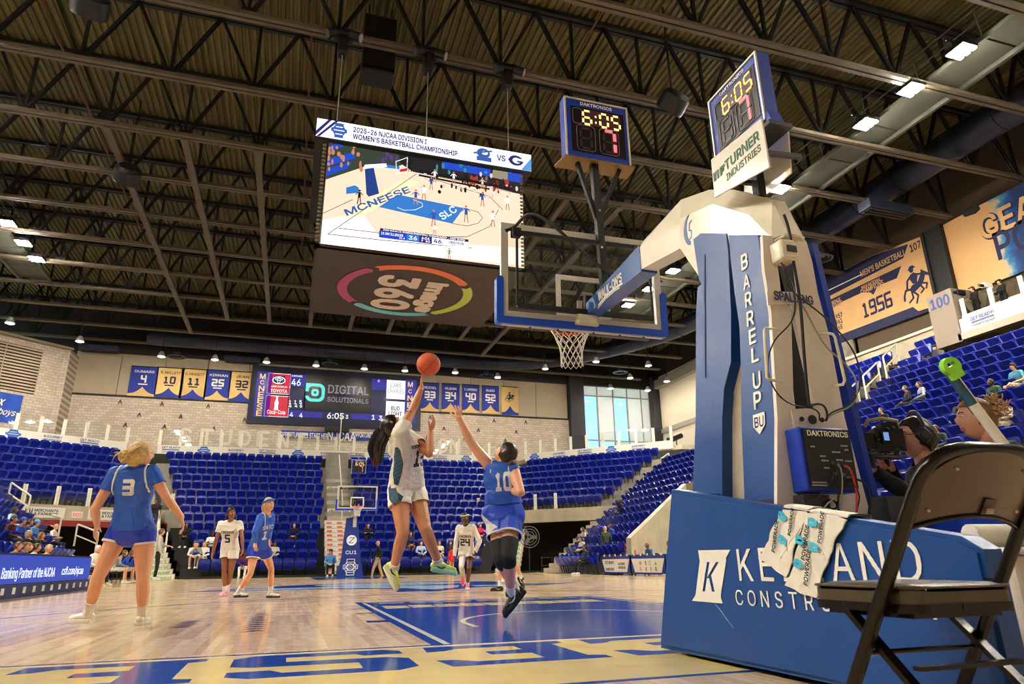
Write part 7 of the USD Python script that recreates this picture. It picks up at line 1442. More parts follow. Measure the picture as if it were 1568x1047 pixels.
def strands(path, r0, n, col, w=.012, seed=3, taper=.3, sides=5):
    """a bundle of wavy locks along a path"""
    R = np.random.default_rng(seed); c = spline(path, 18); out = []
    a, b, d = frame_of(c[-1]-c[0])
    for i in range(n):
        th, q = R.uniform(0, 2*PI), math.sqrt(R.uniform(0, 1)); k = np.linspace(0, 1, len(c)); env = np.interp(k, [0, .15, .6, 1], [.45, 1., 1., taper]); ph = R.uniform(0, 6.28)
        P = c+(a*math.cos(th)+b*math.sin(th))[None]*(r0*q*env)[:, None]+a[None]*(w*.5*np.sin(k*7+ph)*k)[:, None]+b[None]*(w*.5*np.cos(k*6+ph)*k)[:, None]; P = P[:int(len(c)*R.uniform(.8, 1.0))]
        out.append(tube(P, np.interp(np.linspace(0, 1, len(P)), [0, .7, 1], [r0*.3, r0*.27, r0*.05]), sides))
    return cat(out)
def skin(name): return {'fair': mat('skin_fair', '#e3a582', .48, sss=.08, vary=.05, nscale=14), 'tan': mat('skin_tan', '#c98a60', .45, sss=.06, vary=.05, nscale=14), 'brown': mat('skin_brown', '#8a5434', .42, sss=.04, vary=.05, nscale=14), 'dark': mat('skin_dark', '#5b3422', .4, sss=.03, vary=.05, nscale=14)}[name]
def z3a(u, v): return (110+u/5.51, 670+v/5.51)
def z3b(u, v): return (80+u/5.51, 800+v/5.51)
def pose(D, k, hips, sh, neck, head, arms, legs, feet):
    """joints from measured points; D depth of the pelvis, dd depth offsets, sgn whether a limb reaches away (+1) or nearer (-1)"""
    J = {}
    P = lambda q: at(q[0], q[1], d=D+q[2])
    for s, q in zip('LR', hips): J['h'+s] = P(q)
    for s, q in zip('LR', sh): J['s'+s] = P(q)
    J['nk'], J['hd'] = P(neck), P(head)
    for s, (e, w) in zip('LR', arms):
        J['e'+s] = lift(J['s'+s], e[:2], .285*k, e[2]); J['w'+s] = lift(J['e'+s], w[:2], .245*k, w[2])
    for s, (n, a) in zip('LR', legs):
        J['k'+s] = lift(J['h'+s], n[:2], .43*k, n[2]); J['a'+s] = lift(J['k'+s], a[:2], .41*k, a[2])
    for s, (d, up) in zip('LR', feet):
        d, up = nrm(d), nrm(up); up = nrm(up-d*(up@d)); H = J['a'+s]-d*.075*k-up*.082*k; J['q'+s], J['t'+s], J['u'+s] = H, H+d*.262*k, up
    return J
def posefit(zt, D, k, *a):
    """the depth at which the lower ankle (or zt's named one) stands at its height"""
    s, z = zt; Ds = np.linspace(D*.8, D*1.25, 19); v = [pose(d, k, *a)['a'+s][2]-z for d in Ds]
    i = int(np.argmin(np.abs(v))); return pose(float(Ds[i]), k, *a)
def report(n, J):
    L = lambda a, b: round(float(np.linalg.norm(J[a]-J[b])), 2)
    print(n, 'sh', L('sL', 'sR'), 'hip', L('hL', 'hR'), 'uarm', L('sL', 'eL'), L('sR', 'eR'), 'farm', L('eL', 'wL'), L('eR', 'wR'), 'thigh', L('hL', 'kL'), L('hR', 'kR'), 'shin', L('kL', 'aL'), L('kR', 'aR'), 'spine', round(float(np.linalg.norm((J['hL']+J['hR'])/2-J['nk'])), 2), 'nk-hd', L('nk', 'hd'), 'ankle z', round(J['aL'][2], 2), round(J['aR'][2], 2), 'hips', ((J['hL']+J['hR'])/2).round(2), 'toe z', round(J['tL'][2], 2), round(J['tR'][2], 2))
def dirv(az, pitch=0.): a, p = math.radians(az), math.radians(pitch); return np.array([math.sin(a)*math.cos(p), math.cos(a)*math.cos(p), math.sin(p)])
UPZ = np.array([0, 0, 1.])
TEAMBLUE, DEEPB = mat('jersey_blue', '#1450b8', .55, vary=.06, nscale=6), mat('shorts_blue', '#1230ae', .5, vary=.06, nscale=6)
JWH, JTRIM, TEAL, INKB = mat('jersey_cream', '#ece5d6', .6, vary=.03, nscale=6), mat('trim_white', '#e4e2dc', .6), mat('side_teal', '#17415a', .55, vary=.15, nscale=20), mat('number_black', '#11151a', .6)
def outfit(t, J, k, jm, sm, kw, sw, hand_dirs, skin_n, headf, headu=None, trims=True, hero=True, seed=1, thick=1., hs=1.):
    hs_ = []
    for s, (d, n, side, curl) in zip('LR', hand_dirs): hs_.append(hand(J['w'+s], d, n, side, curl, s=.94*k, L=.006 if hero else None))
    b, fr = body_mesh(J, k, thick, hs_, .014, headf=headf, headu=headu, hs=hs*k**.5); t.part('body', tm(b), skin(skin_n), 60)
    G, O = jersey(J, k, seed=seed, **kw); S, SO = shorts(J, k, **sw)
    gm = folds(smooth_m(G, .016, 6), .011, seed=seed); smm = folds(smooth_m(S, .016, 6), .012, (10, 10, 10), seed+9)
    t.paths = {id(gm): t.part('jersey', gm, jm, 60), id(smm): t.part('shorts', smm, sm, 60)}
    return fr, gm, smm
def hemband(t, J, k, m, frac, ease, w=.02, which='LR', flare=1.):
    for s in which:
        a, b = J['h'+s], J['k'+s]; d = nrm(b-a); e = ease+.004
        def cone(e): return hullS([(a, .100*k+e), (a+(b-a)*(frac+.2), .088*flare*k+e)], 2)
        c = cone(e)-cone(e-.012); c = trim(trim(c, a+(b-a)*frac+d*.004, -d), a+(b-a)*frac-d*w, d); t.part('shorts_hem', tm(c), m)
def neckband(t, J, k, m):
    hips, sh, up, lat, fwd = torso_frame(J); a = np.linspace(0, 2*PI, 31)[:-1]; c = J['nk']+fwd*.012-up*.012
    t.part('collar', tube([c+lat*.072*k*math.cos(x)+fwd*.064*k*math.sin(x)-up*(.03*max(0, math.sin(x))-.012) for x in a], .006, 6, closed=True), m, 50)
players = {}
# ---- number 3, seen from behind on the left
k = .96; t = Thing('player', 'player in blue seen from behind with a white 3, blond hair in a bun', 'person', (*at(165, 970, z=0)[:2], 0), group=None)
Lf, Rf = dirv(-62), dirv(12)
D3 = 5.45
J = posefit(('R', .105), D3, k, ((*z3a(405, 790), 0), (*z3a(610, 790), .02)), ((*z3a(362, 318), .02), (*z3a(683, 300), .05)), (*z3a(545, 248), .05), (*z3a(580, 150), .06),
    (((*z3a(195, 600), -1), (*z3a(212, 730), 1)), ((*z3a(800, 505), -1), (*z3a(925, 670), 1))), (((*z3b(390, 455), -1), (*z3b(300, 770), 1, .125)), ((*z3b(765, 480), -1), (*z3b(757, 790), 1, .115))), ((Lf, UPZ), (Rf, UPZ)))
report('p3', J); players['3'] = J
fr, gm, smm = outfit(t, J, k, TEAMBLUE, DEEPB, dict(sleeve=.46, hem=.035, sw=.95, ease=.022), dict(frac=.27, ease=.016, flare=1.0), ((dirv(-20, -78), dirv(95, 0), -1, .25), (dirv(80, -70), dirv(-100, -20), 1, .4)), 'fair', dirv(66, 8), seed=2, thick=1.14, hs=1.08)
hips, sh, up, lat, fwd = torso_frame(J); bc = hips+(sh-hips)*.76
decal(t, 'number', gm, fit(block_digits('3', .6, .30), .105, .148, 0, 0), bc+lat*.0+up*.02, lat, up, -fwd, JTRIM)
hemband(t, J, k, JTRIM, .27, .016, .014, flare=1.0); neckband(t, J, k, JTRIM)
for s, sg_ in (('L', -1), ('R', 1)):
    c = J['s'+s]+lat*sg_*-.035; d = nrm(J['e'+s]-J['s'+s]); a = np.linspace(-.5, 3.6, 24); path = [c+up*.072*math.sin(x)*1.05-fwd*.082*math.cos(x)*.95-up*.05*(1-math.sin(x)) for x in np.linspace(0, PI, 20)]
    loc, ir, _ = gm.ray.intersects_location(np.array(path)+lat*sg_*.3+up*.05, np.repeat((-lat*sg_)[None], len(path), 0), multiple_hits=False)
    # arm-hole piping follows a vertical slice of the shirt
for sg_, s in ((-1, 'L'), (1, 'R')):
    o = J['s'+s]-lat*sg_*.038; sec = gm.section(plane_origin=o, plane_normal=nrm(lat+up*.18*sg_))
    if sec is not None:
        for e in sorted(sec.discrete, key=len)[-1:]:
            p = e[[(q-o)@up > -.17 for q in e]]
            q = [x+nrm(x-(o-up*.05))*.003 for x in e if (x-o)@up > -.17]
            keepi = [i for i, x in enumerate(e) if (x-o)@up > -.17]
            if len(keepi) > 6:
                br = np.nonzero(np.diff(keepi) > 1)[0]; order = keepi[br[0]+1:]+keepi[:br[0]+1] if len(br) else keepi
                t.part('armhole_piping', tube([e[i]+nrm(e[i]-(o-up*.06))*.002 for i in order], .0095, 6), JTRIM, 50)
HB_ = mat('hair_blond', '#c4a468', .5, vary=.35, nscale=30)
t.part('hair', hair_cap(fr, None, seed=4, vol=.12), HB_, 60)
C, f_, u_, r_, s_ = fr; bun = C-f_*.125+u_*.0
bm_ = trimesh.creation.icosphere(4, 1.); v = np.array(bm_.vertices); bm_.vertices = bun+v*(.062+.03*(meshkit.fbm(v*4+3, 3, 2)-.5))[:, None]
t.part('hair_bun', bm_, HB_, 60); t.part('hair_strands', cat([strands([C+u_*.1+f_*.04+r_*x, C+u_*.06-f_*.08+r_*x*1.3, bun+r_*x*.6, bun-f_*.05-u_*.02+r_*x], .02, 6, None, seed=i, taper=.6) for i, x in enumerate((-.05, -.02, .02, .05))]+[strands([bun, bun-f_*.07+u_*.03+r_*x, bun-f_*.11+u_*(.02-.05*i)], .012, 3, None, seed=i+20, taper=.2) for i, x in enumerate((-.03, .0, .03))]), HB_, 60)
face_parts(t, fr, '#4a6a86', brow='#a87f4a')
for s in 'LR': shoe(t, J['a'+s], J['q'+s], J['t'+s], J['u'+s], '#ece6d8', '#e9e4d8', sockh=.135, shin=J['k'+s], k=k*1.13)
# ---- number 13 shooting
def z13(u, v): return (560+u/5.507, 530+v/5.507)
def z13b(u, v): return (560+u/5.2375, 720+v/5.2375)
k = 1.03; D = 6.72; t = Thing('player', 'player in white number 13 leaping to shoot with her right arm raised, long ponytail', 'person', (*at(625, 900, d=D)[:2], 0))
J = pose(D, k, ((*z13b(390, 165), .06), (*z13b(268, 165), -.07)), ((*z13(412, 800), .12), (*z13(298, 715), -.13)), (*z13(262, 752), -.0), (*z13(232, 672), -.01),
    (((*z13(535, 905), -1), (*z13(548, 715), 1)), ((*z13(398, 530), 1), (*z13(472, 345), 1))), (((*z13b(478, 470), -1), (*z13b(585, 745), 1)), ((*z13b(298, 500), -1), (*z13b(225, 785), 1))), ((dirv(100, -10), dirv(-40, 82)), (dirv(112, -60), dirv(80, 34))))
# right foot hangs toes down, left foot kicks back level
report('p13', J); players['13'] = J
hd_l = nrm(at(*z13(597, 580), d=D+.1)-J['wL']); hd_r = nrm(at(*z13(458, 225), d=D)-J['wR'])
fr, gm, smm = outfit(t, J, k, JWH, JWH, dict(sleeve=.34, hem=.045, sw=1.12, ease=.026), dict(frac=.40, ease=.020, flare=1.06), ((hd_l, nrm(-CR*.8+CF*.2), 1, .3), (hd_r, nrm(CR*.75+CF*.1), -1, (.15, .05, .1, .2))), 'tan', nrm(CR*.78+CF*.35+UPZ*.55), seed=5, thick=1.12, headu=nrm(UPZ*.8-CR*.5))
hips, sh, up, lat, fwd = torso_frame(J); bc = hips+(sh-hips)*.62
decal(t, 'number', gm, fit(block_digits('13', .6, .24), .2, .17, 0, 0), bc+fwd*.02-lat*.06, -lat, up, fwd, INKB)
decal(t, 'team_words', gm, fit(text_shape('VIKINGS', True), .2, .035, 0, 0), hips+(sh-hips)*.84, -lat, up, fwd, INKB)
sideN = nrm(lat+fwd*.22); sideU = nrm(np.cross(up, sideN))
pn = sg.Polygon([(-.045, -.26), (-.06, -.12), (-.05, .02), (-.012, .10), (.02, .10), (.045, .06), (.052, -.06), (.02, -.2), (-.0, -.27)])
decal(t, 'side_panel', gm, affinity.rotate(pn, 4), hips+(sh-hips)*.66+lat*.06, sideU, up, sideN, TEAL, res=.02)
st = shapely.union_all([stroke([(-.05, y), (.05, y+.05)], .006) for y in np.arange(-.2, .06, .035)]).intersection(pn.buffer(-.004)); decal(t, 'side_stripes', gm, affinity.rotate(st, 4), hips+(sh-hips)*.66+lat*.06, sideU, up, sideN, mat('stripe_teal', '#3f7288', .6), off=.006, res=.02)
dth = nrm(J['hR']-J['kR']); decal(t, 'shorts_panel', smm, sg.Polygon([(-.05, .10), (.035, .10), (.05, -.02), (.09, -.10), (.07, -.145), (-.0, -.13), (-.05, -.06)]), J['hR']+dth*.02-UPZ*.0, nrm(np.cross(dth, sideN)), dth, sideN, TEAL, res=.02)
neckband(t, J, k, INKB)
HD = mat('hair_dark', '#17100d', .35, vary=.4, nscale=30); HRD = mat('hair_red_tips', '#5a1518', .4, vary=.3, nscale=30)
t.part('hair', hair_cap(fr, None, seed=8), HD, 60); C, f_, u_, r_, s_ = fr
p0 = C-f_*.09+u_*.03; tail = [C-f_*.10+u_*.03, at(*z13(140, 735), d=D), at(*z13(95, 830), d=D), at(*z13(95, 930), d=D), at(*z13(85, 1010), d=D)]
t.part('ponytail', strands(tail, .075, 46, None, .03, 4, .55), HD, 60); t.part('ponytail_tips', strands([tail[2], tail[3], at(*z13(75, 1040), d=D-.02)], .04, 10, None, .02, 9, .3), HRD, 60); t.part('hair_tie', tube([p0+u_*.03*math.cos(a)+r_*.03*math.sin(a)-f_*.03 for a in np.linspace(0, 2*PI, 13)[:-1]], .009, 6, closed=True), M_BLACK); face_parts(t, fr)
e_, s0_ = J['eR'], J['sR']; d_ = nrm(e_-s0_); t.part('arm_tattoo', tm(trim(trim(hullS([(s0_+(e_-s0_)*.4, .0492*k), (e_, .040*k)], 2), s0_+(e_-s0_)*.70, d_), s0_+(e_-s0_)*.80, -d_)), mat('tattoo', '#5a4034', .5, vary=.5, nscale=60), 50)
LIME = '#dfe65a'
for s in 'LR': shoe(t, J['a'+s], J['q'+s], J['t'+s], J['u'+s], LIME if s == 'R' else '#b9e27a', '#eef0c0' if s == 'R' else '#9fd8c0', lace='#20302c', sockh=.06, shin=J['k'+s], k=k*1.1, mark='#10181a')
# ---- number 10 contesting
def z10(u, v): return (690+u/6.544, 620+v/6.544)
def z10b(u, v): return (690+u/5.51, 770+v/5.51)
k = 1.02; D = 6.35; t = Thing('player', 'player in sleeveless blue with a white 10 stretching her left arm up, black knee sleeves', 'person', (*at(782, 945, z=0)[:2], 0))
J = pose(D, k, ((*z10b(400, 100), .03), (*z10b(500, 105), .02)), ((*z10(400, 625), .13), (*z10(628, 655), .05)), (*z10(520, 590), .10), (*z10(548, 492), .13),
    (((*z10(205, 375), 1), (*z10(88, 130), 1)), ((*z10(700, 875), -1), (*z10(600, 850), 1))), (((*z10b(425, 470), -1), (*z10b(548, 745), 1)), ((*z10b(488, 450), -1), (*z10b(508, 770), 1))), ((dirv(-75, -50), dirv(-75, 40)), (dirv(-75, -55), dirv(-75, 35))))
report('p10', J); players['10'] = J
hd_l = nrm(at(*z10(68, 20), d=D+.25)-J['wL'])
fr, gm, smm = outfit(t, J, k, TEAMBLUE, mat('shorts_blue2', '#1444c4', .5, vary=.06, nscale=6), dict(sleeveless=True, hem=.115, ease=.026), dict(frac=.52, ease=.026, flare=1.06), ((hd_l, nrm(-CR*.3+CF), 1, .2), (nrm(CF-CR*.3), nrm(-CR), 1, .5)), 'fair', nrm(-CR*.75+CF*.5+UPZ*.45), seed=7, thick=1.16, headu=nrm(UPZ*.85+CR*.35))
hips, sh, up, lat, fwd = torso_frame(J); bc = hips+(sh-hips)*.74+lat*.04
decal(t, 'number', gm, fit(block_digits('10', .6, .27), .155, .18, 0, 0), bc, lat, up, -fwd, JTRIM)
hemband(t, J, k, JTRIM, .52, .026, .012, flare=1.06); neckband(t, J, k, JTRIM)
dth = nrm(J['hL']-J['kL']); sN = nrm(-lat-fwd*.1); decal(t, 'shorts_panel', smm, sg.Polygon([(-.06, .08), (-.045, .08), (.10, -.13), (.02, -.15), (-.07, -.12)]), J['hL']-dth*.03, nrm(np.cross(dth, nrm(-lat*.6-fwd*.8))), dth, nrm(-lat*.6-fwd*.8), JTRIM, res=.02)
for s, sg_ in (('L', -1), ('R', 1)):
    d = nrm(J['e'+s]-J['s'+s]); c = J['s'+s]+lat*sg_*.0-up*.03; q = nrm(np.cross(lat, up)); ring = [c-lat*sg_*.028+fwd*.088*k*math.cos(a)+up*(.105*k*math.sin(a)-.02)+lat*sg_*.03*math.cos(2*a)*0 for a in np.linspace(0, 2*PI, 33)[:-1]]
    from scipy.spatial import cKDTree
    tr_ = cKDTree(gm.vertices); ring = [gm.vertices[tr_.query(p)[1]]*.8+np.array(p)*.2 for p in ring]; t.part('armhole_trim', tube(spline(ring+[ring[0]], 48)[:-1], .007, 6, closed=True), JTRIM, 50)
HBR = mat('hair_brown', '#2a1a12', .4, vary=.4, nscale=30); t.part('hair', hair_cap(fr, None, seed=12), HBR, 60); C, f_, u_, r_, s_ = fr
bun = C-f_*.12-u_*.045; bm_ = trimesh.creation.icosphere(3, 1.); v = np.array(bm_.vertices); bm_.vertices = bun+v*(.045+.035*(meshkit.fbm(v*5+1, 3, 5)-.5))[:, None]; t.part('hair_bun', bm_, mat('hair_auburn', '#4a2318', .45, vary=.4, nscale=30), 60); face_parts(t, fr)
t.part('bun_curls', strands([bun, bun-u_*.05-f_*.01, bun-u_*.08+f_*.01], .03, 10, None, .03, 6, .4), mat('hair_auburn'), 60)
for s in 'LR':
    h_, n_, a_ = J['h'+s], J['k'+s], J['a'+s]; c_ = union([hullS([(n_+(h_-n_)*.36, .092*k), (n_, .071*k)], 2), hullS([(n_, .071*k), (n_+(a_-n_)*.24, .066*k), (n_+(a_-n_)*.2-calfdir(J, s)*.014, .062*k)], 2), hullS([(n_+calfdir(J, s)*.014, .06*k), (n_, .066*k)], 1)])
    c_ = trim(trim(c_, n_+(h_-n_)*.36, -nrm(h_-n_)), n_+(a_-n_)*.22, -nrm(a_-n_)); t.part('knee_sleeve', folds(smooth_m(c_, .014, 3), .006, (14, 14, 20), 4), mat('knee_black', '#101113', .75), 50)
    shoe(t, J['a'+s], J['q'+s], J['t'+s], J['u'+s], '#1d2016', '#1a1c15', lace='#2a2d22', sockh=.10, shin=J['k'+s], k=k*1.06, mark='#dad8c8')
# ---- the player hidden behind number 10
k = .95; t = Thing('player', 'player in blue mostly hidden behind number 10, only lower legs and black shoes showing', 'person', (*at(775, 905, z=0)[:2], 0)); D = at(763, 911, z=0); D = float((D-CAM)@CF)
J = posefit(('L', .1), D, k, ((769, 832, .0), (781, 832, .05)), ((763, 791, .0), (786, 791, .05)), (775, 785, .02), (774, 775, .0), (((762, 812, 1), (768, 825, 1)), ((787, 812, 1), (780, 825, 1))),
    (((765, 862, -1), (765.5, 898, 1, .11)), ((786, 858, -1), (799, 886, 1))), ((dirv(-70), UPZ), (dirv(100, -62), dirv(100, 28))))
report('pH', J); players['H'] = J
fr, gm, smm = outfit(t, J, k, TEAMBLUE, DEEPB, dict(sleeveless=True, hem=.05), dict(frac=.42, ease=.03), ((nrm(CF-UPZ), nrm(-CR), 1, .5), (nrm(CF-UPZ), nrm(CR), -1, .5)), 'fair', dirv(-60), hero=False)
t.part('hair', hair_cap(fr, None, seed=2, lvl=3), HBR, 60); face_parts(t, fr)
for s in 'LR': shoe(t, J['a'+s], J['q'+s], J['t'+s], J['u'+s], '#1d2016', '#1a1c15', sockh=.11, shin=J['k'+s], k=k, mark='#dad8c8')
h_, n_ = J['hR'], J['kR']; t.part('knee_sleeve', tm(hullS([(n_+(h_-n_)*.1, .06), (n_-(h_-n_)*.12, .055)], 1)), mat('knee_black', '#101113'))
# ---- number 5, number 1, number 24 further up the court
def z5p(u, v): return (310+u/5.507, 750+v/5.507)
k = .93; D = float((at(346, 914, z=0)-CAM)@CF); t = Thing('player', 'player in white number 5 with pink shoes walking forward at the left', 'person', (*at(346, 914, z=0)[:2], 0))
J = posefit(('R', .09), D, k, ((*z5p(263, 500), -.02), (*z5p(200, 500), .0)), ((*z5p(312, 292), 0), (*z5p(155, 297), 0)), (*z5p(240, 262), .0), (*z5p(244, 198), -.04), (((*z5p(335, 400), -1), (*z5p(340, 500), -1)), ((*z5p(115, 420), -1), (*z5p(85, 535), -1))),
    (((*z5p(240, 690), -1), (*z5p(207, 828), 1)), ((*z5p(185, 680), -1), (*z5p(188, 855), 1, .10))), ((dirv(196, -20), dirv(196, 70)), (dirv(200), UPZ)))
report('p5', J)
fr, gm, smm = outfit(t, J, k, JWH, JWH, dict(sleeve=.5, hem=.03, sw=1.05, ease=.022), dict(frac=.42, ease=.018, flare=1.02), ((dirv(200, -75), nrm(-CR), -1, .35), (dirv(180, -75), nrm(CR), 1, .35)), 'brown', dirv(160, -4), hero=False, seed=11)
hips, sh, up, lat, fwd = torso_frame(J); decal(t, 'number', gm, fit(block_digits('5', .6, .24), .10, .16, 0, 0), hips+(sh-hips)*.5, -lat, up, fwd, INKB, res=.02); decal(t, 'team_words', gm, fit(text_shape('VIKINGS', True), .24, .05, 0, 0), hips+(sh-hips)*.76, -lat, up, fwd, INKB, res=.02)
t.part('hair', hair_cap(fr, None, seed=3, lvl=3), mat('hair_black', '#120d0b', .45, vary=.3), 60); face_parts(t, fr, brow='#1a1210', lips='#7a4038')
C, f_, u_, r_, s_ = fr; t.part('hair_top_knot', trimesh.creation.icosphere(2, .035).apply_translation(C+u_*.12-f_*.03), mat('hair_black'), True)
for s in 'LR': shoe(t, J['a'+s], J['q'+s], J['t'+s], J['u'+s], '#e88aa6', '#e8b0bc', sockh=.10, shin=J['k'+s], k=k, hero=False)
k = .93; D = float((at(405, 921, z=0)-CAM)@CF); t = Thing('player', 'player in long sleeved blue number 1 with a blue headband, side on at the left', 'person', (*at(395, 921, z=0)[:2], 0))
J = posefit(('L', .1), D, k, ((*z5p(520, 490), .06), (*z5p(440, 492), -.06)), ((*z5p(578, 230), .08), (*z5p(490, 238), -.10)), (*z5p(548, 200), .0), (*z5p(562, 122), -.02), (((*z5p(565, 330), 1), (*z5p(560, 420), -1)), ((*z5p(440, 355), -1), (*z5p(444, 440), 1))),
    (((*z5p(582, 670), 1), (*z5p(573, 870), 1, .115)), ((*z5p(405, 705), -1), (*z5p(300, 865), 1, .125))), ((dirv(118), UPZ), (dirv(112), UPZ)))
report('p1', J)
fr, gm, smm = outfit(t, J, k, TEAMBLUE, DEEPB, dict(long_=True, hem=.02, ease=.022), dict(frac=.40, ease=.018, flare=1.0), ((dirv(120, -80), nrm(CR), -1, .3), (dirv(110, -80), nrm(-CF*.4+CR), 1, .25)), 'fair', dirv(150, 6), hero=False, seed=13)
hips, sh, up, lat, fwd = torso_frame(J); decal(t, 'number', gm, fit(block_digits('1', .6, .24), .08, .15, 0, 0), hips+(sh-hips)*.5+lat*.02, -lat, up, fwd, JTRIM, res=.02); decal(t, 'team_words', gm, fit(text_shape('SWIC', True), .2, .07, 0, 0), hips+(sh-hips)*.76, -lat, up, fwd, JTRIM, res=.02); neckband(t, J, k, JTRIM)
sec = gm.section(plane_origin=J['sR']-lat*.04, plane_normal=lat)
if sec is not None:
    e = sorted(sec.discrete, key=len)[-1]; o = J['sR']-lat*.04; q = [x for x in e if (x-o)@up > -.17]
    if len(q) > 6: q = sorted(q, key=lambda x: math.atan2((x-o)@up+.05, (x-o)@fwd)); t.part('armhole_piping', tube(q, .009, 6), JTRIM)
hemband(t, J, k, JTRIM, .40, .018, .012, flare=1.0)
t.part('hair', hair_cap(fr, None, seed=5, lvl=3), HB_, 60); C, f_, u_, r_, s_ = fr; t.part('ponytail', strands([C-f_*.09+u_*.05, C-f_*.16+u_*.0, C-f_*.17-u_*.12, C-f_*.15-u_*.22], .035, 14, None, .02, 5, .3), HB_, 60)
t.part('headband', tube([C+f_*.098*math.cos(a)-f_*.008+r_*.082*math.sin(a)+u_*(.052+.012*math.cos(a)) for a in np.linspace(0, 2*PI, 31)[:-1]], .016, 8, closed=True), mat('headband_blue', '#2a62b4', .7), 50); face_parts(t, fr)
for s in 'LR': shoe(t, J['a'+s], J['q'+s], J['t'+s], J['u'+s], '#ece6d8', '#33302a', sockh=.11, shin=J['k'+s], k=k, hero=True, mark='#222222')
def z24(u, v): return (670+u/6.98, 770+v/6.98)
k = .94; D = float((at(715, 907, z=0)-CAM)@CF); t = Thing('player', 'player in long sleeved white number 24 with one white legging jogging forward', 'person', (*at(715, 907, z=0)[:2], 0))
J = posefit(('L', .1), D, k, ((*z24(348, 530), -.0), (*z24(275, 528), .05)), ((*z24(382, 262), .0), (*z24(228, 272), .04)), (*z24(303, 238), .0), (*z24(292, 165), -.05), (((*z24(450, 410), -1), (*z24(405, 525), -1)), ((*z24(195, 430), -1), (*z24(180, 565), -1))),
    (((*z24(335, 705), -1), (*z24(320, 880), 1, .12)), ((*z24(255, 680), -1), (*z24(272, 785), 1))), ((dirv(196), UPZ), (dirv(196, -55), dirv(196, 35))))
report('p24', J)
fr, gm, smm = outfit(t, J, k, JWH, JWH, dict(long_=True, hem=-.01, ease=.024), dict(frac=.40, ease=.02, flare=1.02), ((dirv(200, -30), nrm(CR*-1), -1, .7), (dirv(190, -70), nrm(CR), 1, .7)), 'dark', dirv(192, -6), hero=False, seed=17)
hips, sh, up, lat, fwd = torso_frame(J); decal(t, 'number', gm, fit(block_digits('24', .6, .24), .2, .15, 0, 0), hips+(sh-hips)*.48, -lat, up, fwd, INKB, res=.02); decal(t, 'team_words', gm, fit(text_shape('VIKINGS', True), .26, .05, 0, 0), hips+(sh-hips)*.72, -lat, up, fwd, INKB, res=.02)
lg = [hullS(b, 1) for b in limb(J['hR'], J['kR'], ((.2, .088), (1, .058)))+limb(J['kR'], J['aR'], ((0, .057), (.32, .060), (1, .04)))]; t.part('legging', smooth_m(union(lg), .025, 3), JWH, 50)
t.part('hair', hair_cap(fr, None, seed=3, lvl=3), mat('hair_black'), 60); C, f_, u_, r_, s_ = fr; t.part('headband', tube([C+f_*.1*math.cos(a)-f_*.006+r_*.084*math.sin(a)+u_*.06 for a in np.linspace(0, 2*PI, 31)[:-1]], .014, 8, closed=True), mat('headband_grey', '#b9b4aa', .7), 50); face_parts(t, fr, brow='#15100e', lips='#6a3830')
t.part('braids', cat([strands([C-f_*.08+r_*s*.05, C-f_*.09+r_*s*.08-u_*.08, C-f_*.05+r_*s*.09-u_*.15], .018, 6, None, .01, 7, .4) for s in (-1, 1)]), mat('hair_auburn'), 60)
for s in 'LR': shoe(t, J['a'+s], J['q'+s], J['t'+s], J['u'+s], '#e0405a', '#f0d8d8', sockh=.08, shin=J['k'+s], k=k, hero=False)
# ---- people in the stands and at courtside
def sit_joints(loc, hd, k=1., lean=0., knee=0., arms='lap', legout=.0, R=None):
    """seated skeleton; loc on the tread under the seat front, hd the way the person faces"""
    f = np.array([math.cos(hd), math.sin(hd), 0]); r = np.array([f[1], -f[0], 0]); u = UPZ; o = np.asarray(loc, float); R = R or random.Random(1)
    g = lambda x, y, z: o+k*(r*x+f*y+u*z)
    s, c = math.sin(lean), math.cos(lean); T = lambda x, h, y=0: g(x, -.02+s*h+y, .50+c*h)
    J = {'hL': g(-.09, 0, .50), 'hR': g(.09, 0, .50), 'sL': T(-.18, .44), 'sR': T(.18, .44), 'nk': T(0, .50), 'hd': T(0, .645, .035)}
    for s_, x in (('L', -1), ('R', 1)):
        J['k'+s_] = g(x*(.11+knee), .42, .50+.02*x*R.uniform(-1, 1)); J['a'+s_] = g(x*(.10+knee*.6), .42+legout+R.uniform(-.05, .08), .10)
        if arms == 'lap': J['e'+s_], J['w'+s_] = T(x*.25, .18, .06), g(x*.07, .30, .60)
        elif arms == 'knees': J['e'+s_], J['w'+s_] = T(x*.27, .20, .14), g(x*.06, .46, .60)
        elif arms == 'cross': J['e'+s_], J['w'+s_] = T(x*.24, .20, .10), T(-x*.10, .24, .21)
        elif arms == 'up': J['e'+s_], J['w'+s_] = T(x*.24, .22, .16), T(x*.06, .46, .22)
        else: J['e'+s_], J['w'+s_] = T(x*.24, .2, .1), T(x*.14, .2, .33)
    return J, f, r
